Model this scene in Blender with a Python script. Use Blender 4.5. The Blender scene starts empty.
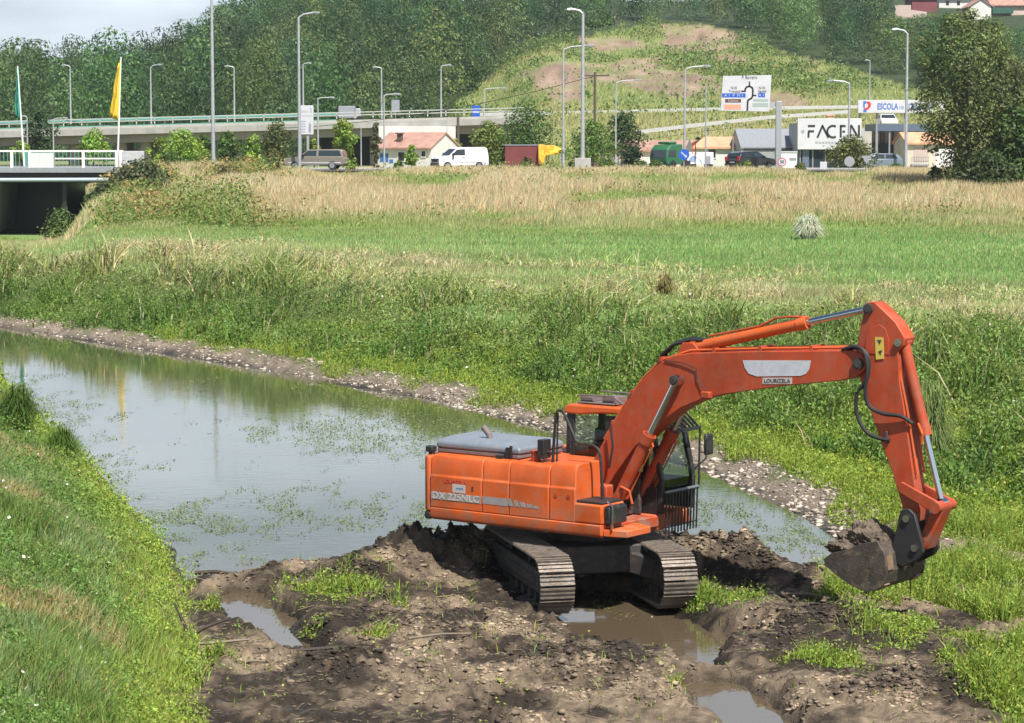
import bpy, bmesh, math, random
import numpy as np
from mathutils import Vector, Matrix, Euler

SC = bpy.context.scene
COL = SC.collection
R = math.radians
random.seed(5)
RNG = np.random.default_rng(11)

# ------------------------------------------------------------------ camera
CAM_H = 7.1
FPX = 2500.0
PITCH = math.atan(221.5 / FPX)
cd = bpy.data.cameras.new('camera')
cam = bpy.data.objects.new('camera', cd)
COL.objects.link(cam)
cam.location = (0, 0, CAM_H)
cam.rotation_euler = (math.pi / 2 - PITCH, 0, 0)
cd.sensor_width = 36.0
cd.lens = 36.0 * FPX / 1024.0
cd.clip_start = 0.5
cd.clip_end = 6000
SC.camera = cam

# ------------------------------------------------------------------ sky, sun, exposure
SUN_EL = R(57)
SUN_AZ = math.atan2(0.45, -0.89)          # clockwise from +Y: behind the camera, to its right
wd = bpy.data.worlds.new('World')
SC.world = wd
wd.use_nodes = True
nt = wd.node_tree
nt.nodes.clear()
N = nt.nodes.new
sky = N('ShaderNodeTexSky')
sky.sky_type = 'NISHITA'
sky.sun_disc = False
sky.sun_elevation = SUN_EL
sky.sun_rotation = SUN_AZ
sky.air_density = 1.0
sky.dust_density = 1.6
sky.ozone_density = 2.0
tc = N('ShaderNodeTexCoord')
mp = N('ShaderNodeMapping')
mp.inputs['Scale'].default_value = (2.2, 2.2, 7.0)
nz = N('ShaderNodeTexNoise')
nz.inputs['Scale'].default_value = 1.7
nz.inputs['Detail'].default_value = 7
nz.inputs['Roughness'].default_value = 0.55
rp = N('ShaderNodeValToRGB')
rp.color_ramp.elements[0].position = 0.30
rp.color_ramp.elements[1].position = 0.60
mx = N('ShaderNodeMix')
mx.data_type = 'RGBA'
mx.inputs['B'].default_value = (10.6, 11.8, 13.4, 1)
bg = N('ShaderNodeBackground')
bg.inputs['Strength'].default_value = 0.06
wo = N('ShaderNodeOutputWorld')
L = nt.links.new
L(tc.outputs['Generated'], mp.inputs['Vector'])
L(mp.outputs['Vector'], nz.inputs['Vector'])
L(nz.outputs['Fac'], rp.inputs['Fac'])
sxyz = N('ShaderNodeSeparateXYZ'); L(tc.outputs['Generated'], sxyz.inputs['Vector'])
fade = N('ShaderNodeMapRange')             # fewer clouds overhead than near the horizon
fade.inputs['From Min'].default_value = 0.22; fade.inputs['From Max'].default_value = 0.36
fade.inputs['To Min'].default_value = 1.0; fade.inputs['To Max'].default_value = 0.0
L(sxyz.outputs['Z'], fade.inputs['Value'])
ml = N('ShaderNodeMath'); ml.operation = 'MULTIPLY'
L(rp.outputs['Color'], ml.inputs[0]); L(fade.outputs['Result'], ml.inputs[1])
L(ml.outputs['Value'], mx.inputs['Factor'])
L(sky.outputs['Color'], mx.inputs['A'])
L(mx.outputs['Result'], bg.inputs['Color'])
L(bg.outputs['Background'], wo.inputs['Surface'])

sd_ = bpy.data.lights.new('sun', 'SUN')
sun = bpy.data.objects.new('sun', sd_)
COL.objects.link(sun)
sd_.energy = 5.0
sd_.angle = R(0.55)
sd_.color = (1.0, 0.95, 0.87)
sv = Vector((math.sin(SUN_AZ) * math.cos(SUN_EL), math.cos(SUN_AZ) * math.cos(SUN_EL), math.sin(SUN_EL)))
sun.rotation_euler = sv.to_track_quat('Z', 'Y').to_euler()

SC.view_settings.view_transform = 'Standard'
SC.view_settings.look = 'None'
SC.view_settings.exposure = 0.64
SC.view_settings.gamma = 1.0
SC.view_settings.use_curve_mapping = False
SC.render.engine = 'CYCLES'
cy = SC.cycles
cy.max_bounces = 5
cy.diffuse_bounces = 2
cy.glossy_bounces = 3
cy.transmission_bounces = 3
cy.transparent_max_bounces = 8
cy.volume_bounces = 1
cy.use_denoising = True
cy.caustics_reflective = False
cy.caustics_refractive = False

# ------------------------------------------------------------------ helpers
_CF = Vector((0, math.cos(PITCH), -math.sin(PITCH)))
_CU = Vector((0, math.sin(PITCH), math.cos(PITCH)))

def at(px, py, Y):
    """the world point at distance Y that the photograph shows at (px, py)"""
    d = _CF + Vector((1, 0, 0)) * ((px - 512) / FPX) - _CU * ((py - 361.5) / FPX)
    return Vector((0, 0, CAM_H)) + d * (Y / d.y)

def tag(o, label=None, cat=None, group=None, kind=None):
    if label: o['label'] = label
    if cat: o['category'] = cat
    if group: o['group'] = group
    if kind: o['kind'] = kind
    return o

def empty(name, loc=(0, 0, 0), rz=0.0, label=None, cat=None, group=None):
    o = bpy.data.objects.new(name, None)
    COL.objects.link(o)
    o.location = loc
    o.rotation_euler = (0, 0, rz)
    return tag(o, label, cat, group)

def copy_tree(o, parent=None):
    kids = list(o.children)
    c = o.copy()
    COL.objects.link(c)
    if parent is not None: c.parent = parent
    for k in kids: copy_tree(k, c)
    return c

class MB:
    """collects simple shapes that become ONE mesh object"""
    def __init__(s): s.v = []; s.f = []
    def add(s, vs, fs, m=None):
        b = len(s.v)
        for p in vs:
            p = Vector(p)
            s.v.append(m @ p if m is not None else p)
        for f in fs: s.f.append([b + i for i in f])
        return s
    def box(s, x0, x1, y0, y1, z0, z1, m=None):
        vs = [(x0, y0, z0), (x1, y0, z0), (x1, y1, z0), (x0, y1, z0), (x0, y0, z1), (x1, y0, z1), (x1, y1, z1), (x0, y1, z1)]
        return s.add(vs, [(0, 3, 2, 1), (4, 5, 6, 7), (0, 1, 5, 4), (1, 2, 6, 5), (2, 3, 7, 6), (3, 0, 4, 7)], m)
    def bar(s, a, b, w, h=None, up=(0, 0, 1)):
        """a square bar from a to b, w wide and h high"""
        a = Vector(a); b = Vector(b); h = h or w
        z = (b - a); ln = z.length
        z.normalize()
        u = Vector(up)
        if abs(z.dot(u)) > 0.98: u = Vector((0, 1, 0))
        x = u.cross(z).normalized(); y = z.cross(x)
        m = Matrix((x, y, z)).transposed().to_4x4(); m.translation = a
        return s.box(-w / 2, w / 2, -h / 2, h / 2, 0, ln, m)
    def cyl(s, a, b, r, r2=None, n=12):
        a = Vector(a); b = Vector(b); r2 = r if r2 is None else r2
        z = (b - a).normalized()
        u = Vector((0, 0, 1)) if abs(z.z) < 0.95 else Vector((1, 0, 0))
        x = u.cross(z).normalized(); y = z.cross(x)
        vs = []
        for k in range(n):
            t = 2 * math.pi * k / n
            e = x * math.cos(t) + y * math.sin(t)
            vs.append(a + e * r); vs.append(b + e * r2)
        fs = [(2 * k, 2 * ((k + 1) % n), 2 * ((k + 1) % n) + 1, 2 * k + 1) for k in range(n)]
        fs.append([2 * k for k in range(n)][::-1]); fs.append([2 * k + 1 for k in range(n)])
        return s.add(vs, fs)
    def tube(s, pts, r, n=6):
        pts = [Vector(p) for p in pts]
        vs = []; fs = []
        for i, p in enumerate(pts):
            d = (pts[min(i + 1, len(pts) - 1)] - pts[max(i - 1, 0)]).normalized()
            u = Vector((0, 0, 1)) if abs(d.z) < 0.9 else Vector((1, 0, 0))
            x = u.cross(d).normalized(); y = d.cross(x)
            rr = r[i] if isinstance(r, (list, tuple)) else r
            for k in range(n):
                t = 2 * math.pi * k / n
                vs.append(p + (x * math.cos(t) + y * math.sin(t)) * rr)
        for i in range(len(pts) - 1):
            for k in range(n):
                fs.append((i * n + k, i * n + (k + 1) % n, (i + 1) * n + (k + 1) % n, (i + 1) * n + k))
        fs.append(list(range(n))[::-1]); fs.append([(len(pts) - 1) * n + k for k in range(n)])
        return s.add(vs, fs)
    def prism(s, pts, a, b, axis='y', m=None):
        """outline in the two other axes, extruded from a to b along axis"""
        n = len(pts)
        def P(p, t):
            if axis == 'y': return (p[0], t, p[1])
            if axis == 'x': return (t, p[0], p[1])
            return (p[0], p[1], t)
        vs = [P(p, a) for p in pts] + [P(p, b) for p in pts]
        fs = [(i, (i + 1) % n, n + (i + 1) % n, n + i) for i in range(n)]
        fs.append(list(range(n))[::-1]); fs.append(list(range(n, 2 * n)))
        return s.add(vs, fs, m)
    def build(s, name, mat, parent=None, bevel=0, smooth=False, seg=2):
        me = bpy.data.meshes.new(name)
        me.from_pydata([tuple(v) for v in s.v], [], s.f)
        bm = bmesh.new(); bm.from_mesh(me)
        bmesh.ops.recalc_face_normals(bm, faces=bm.faces)
        bm.to_mesh(me); bm.free()
        o = bpy.data.objects.new(name, me)
        COL.objects.link(o)
        if mat: me.materials.append(mat)
        if parent is not None: o.parent = parent
        if bevel:
            md = o.modifiers.new('bevel', 'BEVEL')
            md.width = bevel; md.segments = seg; md.limit_method = 'ANGLE'; md.angle_limit = R(35)
            smooth = True
        if smooth:
            for p in me.polygons: p.use_smooth = True
            try: me.set_sharp_from_angle(angle=R(40))
            except Exception: pass
        return o

def np_mesh(name, V, F, mat, col=None, parent=None, smooth=False):
    """V (n,3); F (m,k) faces of one size, or a list of such arrays; col (n,3)"""
    Fs = F if isinstance(F, list) else [F]
    me = bpy.data.meshes.new(name)
    me.vertices.add(len(V))
    me.vertices.foreach_set('co', np.ascontiguousarray(V, dtype=np.float32).ravel())
    loops = np.concatenate([f.ravel() for f in Fs]).astype(np.int32)
    sizes = np.concatenate([np.full(len(f), f.shape[1]) for f in Fs])
    starts = np.concatenate([[0], np.cumsum(sizes)[:-1]]).astype(np.int32)
    me.loops.add(len(loops)); me.loops.foreach_set('vertex_index', loops)
    me.polygons.add(len(sizes)); me.polygons.foreach_set('loop_start', starts)
    if smooth: me.polygons.foreach_set('use_smooth', np.ones(len(sizes), dtype=bool))
    me.update(calc_edges=True)
    if col is not None:
        a = me.attributes.new('Col', 'FLOAT_COLOR', 'POINT')
        c = np.ones((len(V), 4), dtype=np.float32); c[:, :3] = np.clip(col, 0, 1)
        a.data.foreach_set('color', c.ravel())
    o = bpy.data.objects.new(name, me)
    COL.objects.link(o)
    if mat: me.materials.append(mat)
    if parent is not None: o.parent = parent
    return o

# numpy noise
def _hash(ix, iy, seed):
    h = (ix.astype(np.int64) * 374761393 + iy.astype(np.int64) * 668265263 + seed * 974711) & 0x7fffffff
    h = ((h ^ (h >> 13)) * 1274126177) & 0x7fffffff
    return ((h ^ (h >> 16)) & 0xffff) / 65535.0

def vn(x, y, seed=0):
    x = np.asarray(x, float); y = np.asarray(y, float)
    ix = np.floor(x); iy = np.floor(y)
    fx = x - ix; fy = y - iy
    fx = fx * fx * (3 - 2 * fx); fy = fy * fy * (3 - 2 * fy)
    a = _hash(ix, iy, seed); b = _hash(ix + 1, iy, seed); c = _hash(ix, iy + 1, seed); d = _hash(ix + 1, iy + 1, seed)
    return (a + (b - a) * fx) * (1 - fy) + (c + (d - c) * fx) * fy

def fbm(x, y, seed=0, oct=4, gain=0.5):
    t = 0; amp = 1; tot = 0
    for k in range(oct):
        t = t + amp * vn(x * 2 ** k + 17.3 * k, y * 2 ** k - 9.1 * k, seed + k); tot += amp; amp *= gain
    return t / tot            # 0..1

def sst(a, b, x):
    t = np.clip((x - a) / (b - a), 0, 1)
    return t * t * (3 - 2 * t)

# ------------------------------------------------------------------ materials
def _nodes(name):
    m = bpy.data.materials.new(name); m.use_nodes = True
    t = m.node_tree
    return m, t, t.nodes['Principled BSDF']

def mat(name, col, rough=0.6, metal=0.0, var=0.0, scale=4.0, dirt=None, dirt_amt=0.0, bump=0.0, bscale=30.0, spec=0.5, coat=0.0):
    m, t, b = _nodes(name)
    b.inputs['Roughness'].default_value = rough
    b.inputs['Metallic'].default_value = metal
    b.inputs['Specular IOR Level'].default_value = spec
    if coat: b.inputs['Coat Weight'].default_value = coat
    c4 = (*col, 1)
    b.inputs['Base Color'].default_value = c4
    tcn = t.nodes.new('ShaderNodeTexCoord')
    out = None
    if var or dirt:
        n = t.nodes.new('ShaderNodeTexNoise'); n.inputs['Scale'].default_value = scale; n.inputs['Detail'].default_value = 6
        t.links.new(tcn.outputs['Object'], n.inputs['Vector'])
    if var:
        r = t.nodes.new('ShaderNodeMapRange')
        r.inputs['From Min'].default_value = 0.3; r.inputs['From Max'].default_value = 0.7
        r.inputs['To Min'].default_value = 1 - var; r.inputs['To Max'].default_value = 1 + var
        t.links.new(n.outputs['Fac'], r.inputs['Value'])
        v = t.nodes.new('ShaderNodeVectorMath'); v.operation = 'SCALE'; v.inputs[0].default_value = col
        t.links.new(r.outputs['Result'], v.inputs['Scale'])
        out = v.outputs['Vector']
        t.links.new(out, b.inputs['Base Color'])
    if dirt:
        n2 = t.nodes.new('ShaderNodeTexNoise'); n2.inputs['Scale'].default_value = scale * 2.3; n2.inputs['Detail'].default_value = 9; n2.inputs['Roughness'].default_value = 0.65
        t.links.new(tcn.outputs['Object'], n2.inputs['Vector'])
        r2 = t.nodes.new('ShaderNodeMapRange')
        r2.inputs['From Min'].default_value = 0.5; r2.inputs['From Max'].default_value = 0.72
        r2.inputs['To Max'].default_value = dirt_amt
        t.links.new(n2.outputs['Fac'], r2.inputs['Value'])
        mxn = t.nodes.new('ShaderNodeMix'); mxn.data_type = 'RGBA'
        mxn.inputs['A'].default_value = c4; mxn.inputs['B'].default_value = (*dirt, 1)
        if out is not None: t.links.new(out, mxn.inputs['A'])
        t.links.new(r2.outputs['Result'], mxn.inputs['Factor'])
        t.links.new(mxn.outputs['Result'], b.inputs['Base Color'])
        rr = t.nodes.new('ShaderNodeMapRange')
        rr.inputs['To Min'].default_value = rough; rr.inputs['To Max'].default_value = min(1, rough + 0.35)
        t.links.new(r2.outputs['Result'], rr.inputs['Value'])
        t.links.new(rr.outputs['Result'], b.inputs['Roughness'])
    if bump:
        n3 = t.nodes.new('ShaderNodeTexNoise'); n3.inputs['Scale'].default_value = bscale; n3.inputs['Detail'].default_value = 5
        t.links.new(tcn.outputs['Object'], n3.inputs['Vector'])
        bn = t.nodes.new('ShaderNodeBump'); bn.inputs['Strength'].default_value = bump; bn.inputs['Distance'].default_value = 0.03
        t.links.new(n3.outputs['Fac'], bn.inputs['Height'])
        t.links.new(bn.outputs['Normal'], b.inputs['Normal'])
    return m

def leaf_mat(name, trans=0.35, rough=0.55, spec=0.3):
    m, t, b = _nodes(name)
    a = t.nodes.new('ShaderNodeVertexColor'); a.layer_name = 'Col'
    b.inputs['Roughness'].default_value = rough
    b.inputs['Specular IOR Level'].default_value = spec
    t.links.new(a.outputs['Color'], b.inputs['Base Color'])
    tr = t.nodes.new('ShaderNodeBsdfTranslucent')
    hs = t.nodes.new('ShaderNodeHueSaturation'); hs.inputs['Value'].default_value = 1.3; hs.inputs['Saturation'].default_value = 1.1
    t.links.new(a.outputs['Color'], hs.inputs['Color'])
    t.links.new(hs.outputs['Color'], tr.inputs['Color'])
    ms = t.nodes.new('ShaderNodeMixShader'); ms.inputs['Fac'].default_value = trans
    t.links.new(b.outputs['BSDF'], ms.inputs[1]); t.links.new(tr.outputs['BSDF'], ms.inputs[2])
    t.links.new(ms.outputs['Shader'], t.nodes['Material Output'].inputs['Surface'])
    return m

M_LEAF = leaf_mat('leaf')
M_GRASS = leaf_mat('grass_blade', 0.3, 0.6, 0.25)

def ground_mat():
    m, t, b = _nodes('soil_and_turf')
    a = t.nodes.new('ShaderNodeVertexColor'); a.layer_name = 'Col'
    tcn = t.nodes.new('ShaderNodeTexCoord')
    n = t.nodes.new('ShaderNodeTexNoise'); n.inputs['Scale'].default_value = 6; n.inputs['Detail'].default_value = 10; n.inputs['Roughness'].default_value = 0.7
    t.links.new(tcn.outputs['Object'], n.inputs['Vector'])
    r = t.nodes.new('ShaderNodeMapRange'); r.inputs['From Min'].default_value = 0.3; r.inputs['From Max'].default_value = 0.7
    r.inputs['To Min'].default_value = 0.62; r.inputs['To Max'].default_value = 1.35
    t.links.new(n.outputs['Fac'], r.inputs['Value'])
    v = t.nodes.new('ShaderNodeVectorMath'); v.operation = 'SCALE'
    t.links.new(a.outputs['Color'], v.inputs[0]); t.links.new(r.outputs['Result'], v.inputs['Scale'])
    t.links.new(v.outputs['Vector'], b.inputs['Base Color'])
    # wet mud close to the water is smoother
    g = t.nodes.new('ShaderNodeNewGeometry'); sx = t.nodes.new('ShaderNodeSeparateXYZ')
    t.links.new(g.outputs['Position'], sx.inputs['Vector'])
    w = t.nodes.new('ShaderNodeMapRange'); w.inputs['From Min'].default_value = -0.24; w.inputs['From Max'].default_value = -0.06
    w.inputs['To Min'].default_value = 0.28; w.inputs['To Max'].default_value = 0.92
    t.links.new(sx.outputs['Z'], w.inputs['Value'])
    nw_ = t.nodes.new('ShaderNodeTexNoise'); nw_.inputs['Scale'].default_value = 1.1; nw_.inputs['Detail'].default_value = 4
    t.links.new(tcn.outputs['Object'], nw_.inputs['Vector'])
    rw = t.nodes.new('ShaderNodeMapRange'); rw.inputs['From Min'].default_value = .40; rw.inputs['From Max'].default_value = .54; rw.inputs['To Min'].default_value = .45; rw.inputs['To Max'].default_value = 1.0
    t.links.new(nw_.outputs['Fac'], rw.inputs['Value'])
    mw_ = t.nodes.new('ShaderNodeMath'); mw_.operation = 'MULTIPLY'; t.links.new(w.outputs['Result'], mw_.inputs[0]); t.links.new(rw.outputs['Result'], mw_.inputs[1])
    t.links.new(mw_.outputs['Value'], b.inputs['Roughness'])
    b.inputs['Specular IOR Level'].default_value = 0.35
    n3 = t.nodes.new('ShaderNodeTexNoise'); n3.inputs['Scale'].default_value = 14; n3.inputs['Detail'].default_value = 8; n3.inputs['Roughness'].default_value = 0.7
    t.links.new(tcn.outputs['Object'], n3.inputs['Vector'])
    bn = t.nodes.new('ShaderNodeBump'); bn.inputs['Strength'].default_value = 1.0; bn.inputs['Distance'].default_value = 0.10
    t.links.new(n3.outputs['Fac'], bn.inputs['Height']); t.links.new(bn.outputs['Normal'], b.inputs['Normal'])
    return m

# ------------------------------------------------------------------ the lie of the land
WATER_Z = -0.22
FOOT_Y = [-40, 0, 14, 22, 30.4, 38.6, 44.4, 52.5, 68, 100, 150]
FOOT_X = [-1.0, -1.0, -1.7, -2.7, -3.9, -5.1, -6.5, -8.8, -13.3, -23, -40]
SHORE = np.array([(-110, 215), (-70, 165), (-45, 132), (-20, 97.7), (-10.5, 83.5), (-2.6, 70.7), (1.2, 62), (4.0, 55.7), (5.6, 48.6), (6.0, 45), (6.2, 41.5), (6.9, 36), (6.5, 28), (6.5, -40)], float)
SPIT = np.array([(-5.6, 41.2), (-4.6, 41.4), (-3.1, 43.0), (-1.9, 44.3), (-1.0, 45.6), (0.3, 46.6), (2.4, 46.2), (3.6, 45.2), (4.1, 43.6), (4.45, 42.2), (5.3, 41.6), (6.2, 42.4), (7.5, 44), (9, 40), (9, -40), (-6, -40), (-6, 30)], float)

def seg_dist(x, y, P, closed=False):
    """distance to a polyline and the sign of the side (left of travel = positive)"""
    best = np.full(np.shape(x), 1e9); sgn = np.ones(np.shape(x))
    n = len(P)
    for i in range(n if closed else n - 1):
        ax, ay = P[i]; bx, by = P[(i + 1) % n]
        dx, dy = bx - ax, by - ay
        t = np.clip(((x - ax) * dx + (y - ay) * dy) / (dx * dx + dy * dy), 0, 1)
        d = np.hypot(x - ax - t * dx, y - ay - t * dy)
        c = dx * (y - ay) - dy * (x - ax)
        k = d < best
        best = np.where(k, d, best); sgn = np.where(k, np.sign(c), sgn)
    return best, sgn

def inside(x, y, P):
    r = np.zeros(np.shape(x), bool)
    n = len(P)
    for i in range(n):
        ax, ay = P[i]; bx, by = P[(i + 1) % n]
        c = ((ay > y) != (by > y)) & (x < (bx - ax) * (y - ay) / ((by - ay) + 1e-12) + ax)
        r ^= c
    return r

PUDDLES = [((-4.35, 39.6), (-3.75, 37.4), 0.42), ((-3.7, 37.2), (-2.95, 34.9), 0.2), ((2.6, 32.9), (3.4, 29.5), 0.42), ((2.75, 36.0), (2.6, 34), 0.14)]
SHALLOWS = [((1.4, 38.7), (2.0, 35.8), 1.1), ((2.1, 36.2), (3.0, 36.2), 0.6)]
MOUNDS = [(3.35, 40.2, 0.62, 0.7, 0.6), (4.05, 39.8, 0.42, 0.75, 0.6), (2.6, 40.9, .45, .7, .5), (4.9, 39.2, 0.3, 0.8, 0.5), (4.6, 35.7, 0.30, 1.5, 1.0), (3.8, 36.6, 0.12, 0.8, 0.6), (5.2, 31.5, 0.35, 1.0, 0.6),
          (-1.35, 41.0, 0.85, 1.15, 0.75), (-2.3, 39.9, 0.38, 0.7, 0.6), (0.1, 42.0, 0.6, 1.2, 0.6), (1.9, 42.8, 0.55, 1.3, 0.5), (3.0, 41.6, 0.35, 0.7, 0.6),
          (-1.0, 36.0, 0.22, 1.5, 0.9), (-0.3, 34.4, 0.2, 1.3, 0.7), (0.9, 33.0, 0.28, 1.2, 0.8), (-2.1, 33.0, 0.18, 0.9, 0.7), (-4.0, 41.0, 0.12, 0.8, 0.3)]

HX = [-400, -170, -115, -92, -78, -62, -45, -20, 30, 70, 120, 400]
HH = [5, 6, 7.5, 9, 12, 20, 30, 34, 31, 32, 34, 36]

def far_d(x, y):
    d, s = seg_dist(x, y, SHORE)
    return d * s

def ground(x, y, detail=True):
    x = np.asarray(x, float); y = np.asarray(y, float)
    z = np.full(x.shape, -0.95)
    # near left bank
    s = (np.interp(y, FOOT_Y, FOOT_X) - x) * 0.95 + 0.5 * (fbm(x * .5, y * .5, 3, 3) - .5)
    zl = np.where(s > 0, (1 - .45 * sst(34, 58, y)) * 4.4 * (1 - np.exp(-np.maximum(s, 0) * 0.165)), -0.05 + s * 0.4)
    zl = zl + np.where(s > 0, sst(0, .8, s) * (0.28 * (fbm(x * .9, y * .9, 5, 3) - .5)), 0) - 0.05
    # far bank, field, road embankment
    d = far_d(x, y) + 0.9 * (fbm(x * .35, y * .35, 21, 3) - .5) * sst(46, 56, y)
    sw = np.interp(x, [-30, -20, -3, 4, 8, 11], [1.3, 1.3, 2.3, 3.1, 3.5, 3.2])
    sw = sw + 60 * sst(44, 40, y)
    zf = np.where(d < 0, WATER_Z + 0.3 * d, WATER_Z + 0.36 * sst(0, 1.3, d) + 0.02 * np.minimum(d, 8))
    lev = np.where(y > 90, .0 + 1.0 * sst(-.190, -.150, x / np.maximum(y, 1)), 1.0)      # the land drops towards the bridge
    lev = np.maximum(lev, sst(196, 203, y))
    zf = zf + 1.45 * sst(sw, sw + 5.5, d) + lev * 0.7 * sst(85, 128, y) * sst(3, 10, d) + lev * 1.95 * sst(128, 197, y) * sst(3, 10, d)
    zf = zf + 0.12 * (fbm(x * .3, y * .3, 8, 3) - .5) * sst(1, 4, d)
    # the cut under the bridge, left
    cut = sst(-.166, -.184, x / np.maximum(y, 1)) * sst(122, 158, y) * sst(240, 215, y)
    zf = zf - cut * np.maximum(zf - 0.3, 0)
    # beyond the road
    emb = sst(-6, 6, x) * sst(262, 322, y)
    zf = zf + 6.1 * emb
    H = np.interp(x * 560.0 / np.maximum(y, 330), HX, HH)
    t = np.clip((y - 325) / 235.0, 0, 1)
    t = 0.75 * t + 0.25 * t * t * (3 - 2 * t)
    zf = zf + np.maximum(H - 3.5 * emb, 2) * t + sst(560, 1500, y) * 8
    zf = zf + sst(330, 400, y) * 2.2 * (fbm(x * .03, y * .03, 31, 4) - .5)
    # mud spit
    pd, _ = seg_dist(x, y, SPIT, True)
    ins = inside(x, y, SPIT)
    sd = np.where(ins, pd, -pd)
    wob = 0.45 * (fbm(x * 1.1, y * 1.1, 41, 3) - .5)
    sd = sd + wob
    zm = np.where(sd < 0, WATER_Z + 0.25 * sd, WATER_Z + 0.2 * sst(0, 1.2, sd))
    if detail:
        near = sst(60, 46, y) * sst(-0.2, 0.5, sd)
        rid = 1 - np.abs(2 * fbm(x * .9, y * .9, 51, 4) - 1)
        zm = zm + near * (0.22 * (rid - .72) + 0.12 * (fbm(x * 3.1, y * 3.1, 55, 3) - .5))
        rough_z = near * (0.2 + 0.8 * sst(.45, .62, fbm(x * .8, y * .8, 57, 3)))
        cl = fbm(x * 5.0, y * 5.0, 59, 3, .65); c2 = 1 - np.abs(2 * fbm(x * 2.6, y * 2.6, 60, 3, .6) - 1)
        zm = zm + rough_z * (0.30 * np.maximum(cl - .42, 0) + .13 * (c2 - .7)) + near * .04 * (vn(x * 13, y * 13, 62) - .5)
    for mx_, my_, h, rx, ry in MOUNDS:
        g = np.exp(-(((x - mx_) / rx) ** 2 + ((y - my_) / ry) ** 2))
        lump = 1.0
        if detail: lump = 0.85 + 1.0 * (fbm(x * 2.6, y * 2.6, 61, 5, .68) - .5) + .30 * (vn(x * 9, y * 9, 63) - .5)
        zm = zm + h * g * lump
    pm = np.zeros(x.shape)
    for a, b, r in PUDDLES:
        dd, _ = seg_dist(x, y, np.array([a, b]))
        dd = dd + 0.5 * (fbm(x * 1.7, y * 1.7, 71, 3) - .5)
        pm = np.maximum(pm, sst(r + .3, r - .12, dd))
    for a, b, r in SHALLOWS:
        dd, _ = seg_dist(x, y, np.array([a, b]))
        dd = dd + 0.6 * (fbm(x * 1.7, y * 1.7, 73, 3) - .5)
        q = sst(r + .3, r - .12, dd)
        zm = zm * (1 - q) + q * (WATER_Z - .022 + .09 * (fbm(x * 1.6, y * 2.6, 75, 4) - .5))
    zm = zm * (1 - pm) + (-0.34) * pm
    z = np.maximum(np.maximum(z, zl), np.maximum(zf, np.where((y < 50) & (x < 9), zm, -2)))
    # puddles also cut the shelf
    z = np.where((pm > 0.5) & (x < 6), np.minimum(z, zm), z)
    return z

def dryness(x, y):
    """0 = green turf, 1 = straw-coloured tall grass"""
    n = fbm(x * .07, y * .05, 81, 4)
    n2 = fbm(x * .35, y * .25, 85, 3)
    base = 0.95 * sst(122, 152, y + 40 * (n - .5)) + 0.07
    strip = sst(.56, .66, fbm(x * .045 + 4, y * .03, 88, 3)) * sst(120, 140, y)
    n3 = fbm(x * .16 + 3, y * .07, 86, 4)
    n3 = .6 * n3 + .4 * fbm(x * .06, y * .06, 89, 3)
    dr = base * (0.45 + 0.85 * n2) * (.18 + 1.35 * sst(.38, .56, n3)) - 0.75 * strip - .75 * sst(-.085, -.13, x / np.maximum(y, 1)) * (y > 135) * (.3 + 1.2 * sst(.3, .6, fbm(x * .2, y * .1, 87, 3)))
    # a paler belt where the bank meets the field
    d = far_d(x, y)
    dr = dr + 0.5 * np.exp(-((d - np.interp(x, [-20, 10], [10, 17])) / 4.5) ** 2) * (.25 + .75 * sst(.35, .65, n2)) * (y < 130)
    dr = dr + 0.22 * sst(.6, .72, fbm(x * .12 + 9, y * .1, 90, 3)) * (y > 75) * (y < 125)
    return np.clip(dr, 0, 1)

def mixc(a, b, t):
    a = np.asarray(a, float); b = np.asarray(b, float)
    t = np.asarray(t)[..., None]
    return a * (1 - t) + b * t

def hill_px(x, y):
    return 512 + FPX * x / y

EDGE_X = [-2000, 440, 480, 510, 540, 600, 640, 700, 725, 760, 800, 840, 880, 920, 960, 1024, 3000]
EDGE_Y = [140, 118, 84, 62, 47, 34, 27, 25, 31, 46, 58, 66, 80, 92, 98, 100, 100]

def wooded(x, y, z):
    """the wood covers the hill outside the cleared slope"""
    px = hill_px(x, y)
    py = 140 - (z - CAM_H) * FPX / y
    return (py < np.interp(px, EDGE_X, EDGE_Y)) | ((px < 450) & (y > 320))

def mound_mask(x, y):
    m = np.zeros(np.shape(x))
    for mx_, my_, h, rx, ry in MOUNDS:
        m = np.maximum(m, np.exp(-(((x - mx_) / (1.15 * rx)) ** 2 + ((y - my_) / (1.15 * ry)) ** 2)) * min(1, h * 2.2))
    return m

def bare_strip(x, y):
    """stony strip between the flat and the far bank, right of the digger"""
    d, _ = seg_dist(x, y, np.array([(5.9, 44.3), (7.4, 42.4), (9.6, 39.4)]))
    return sst(.85, .35, d + .7 * (fbm(x * 1.3, y * 1.1, 119, 3) - .5))

EARTH = [(692, 36, 48, 15), (655, 78, 42, 17), (560, 84, 34, 11), (615, 45, 36, 7), (790, 62, 20, 4), (735, 62, 20, 8), (790, 100, 16, 6)]
def earth(x, y, z):
    """bare reddish ground on the cleared slope"""
    px = hill_px(x, np.maximum(y, 1)); py = 140 - (z - CAM_H) * FPX / np.maximum(y, 1)
    e = np.zeros(np.shape(x))
    w = fbm(x * .12, y * .05, 116, 4) - .5
    for a, b, rx, ry in EARTH:
        q = np.hypot((px - a) / (1.2 * rx), (py - b) / (1.25 * ry)) + 2.6 * w
        e = np.maximum(e, sst(1.1, .7, q))
    return e * (y > 330)

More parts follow.
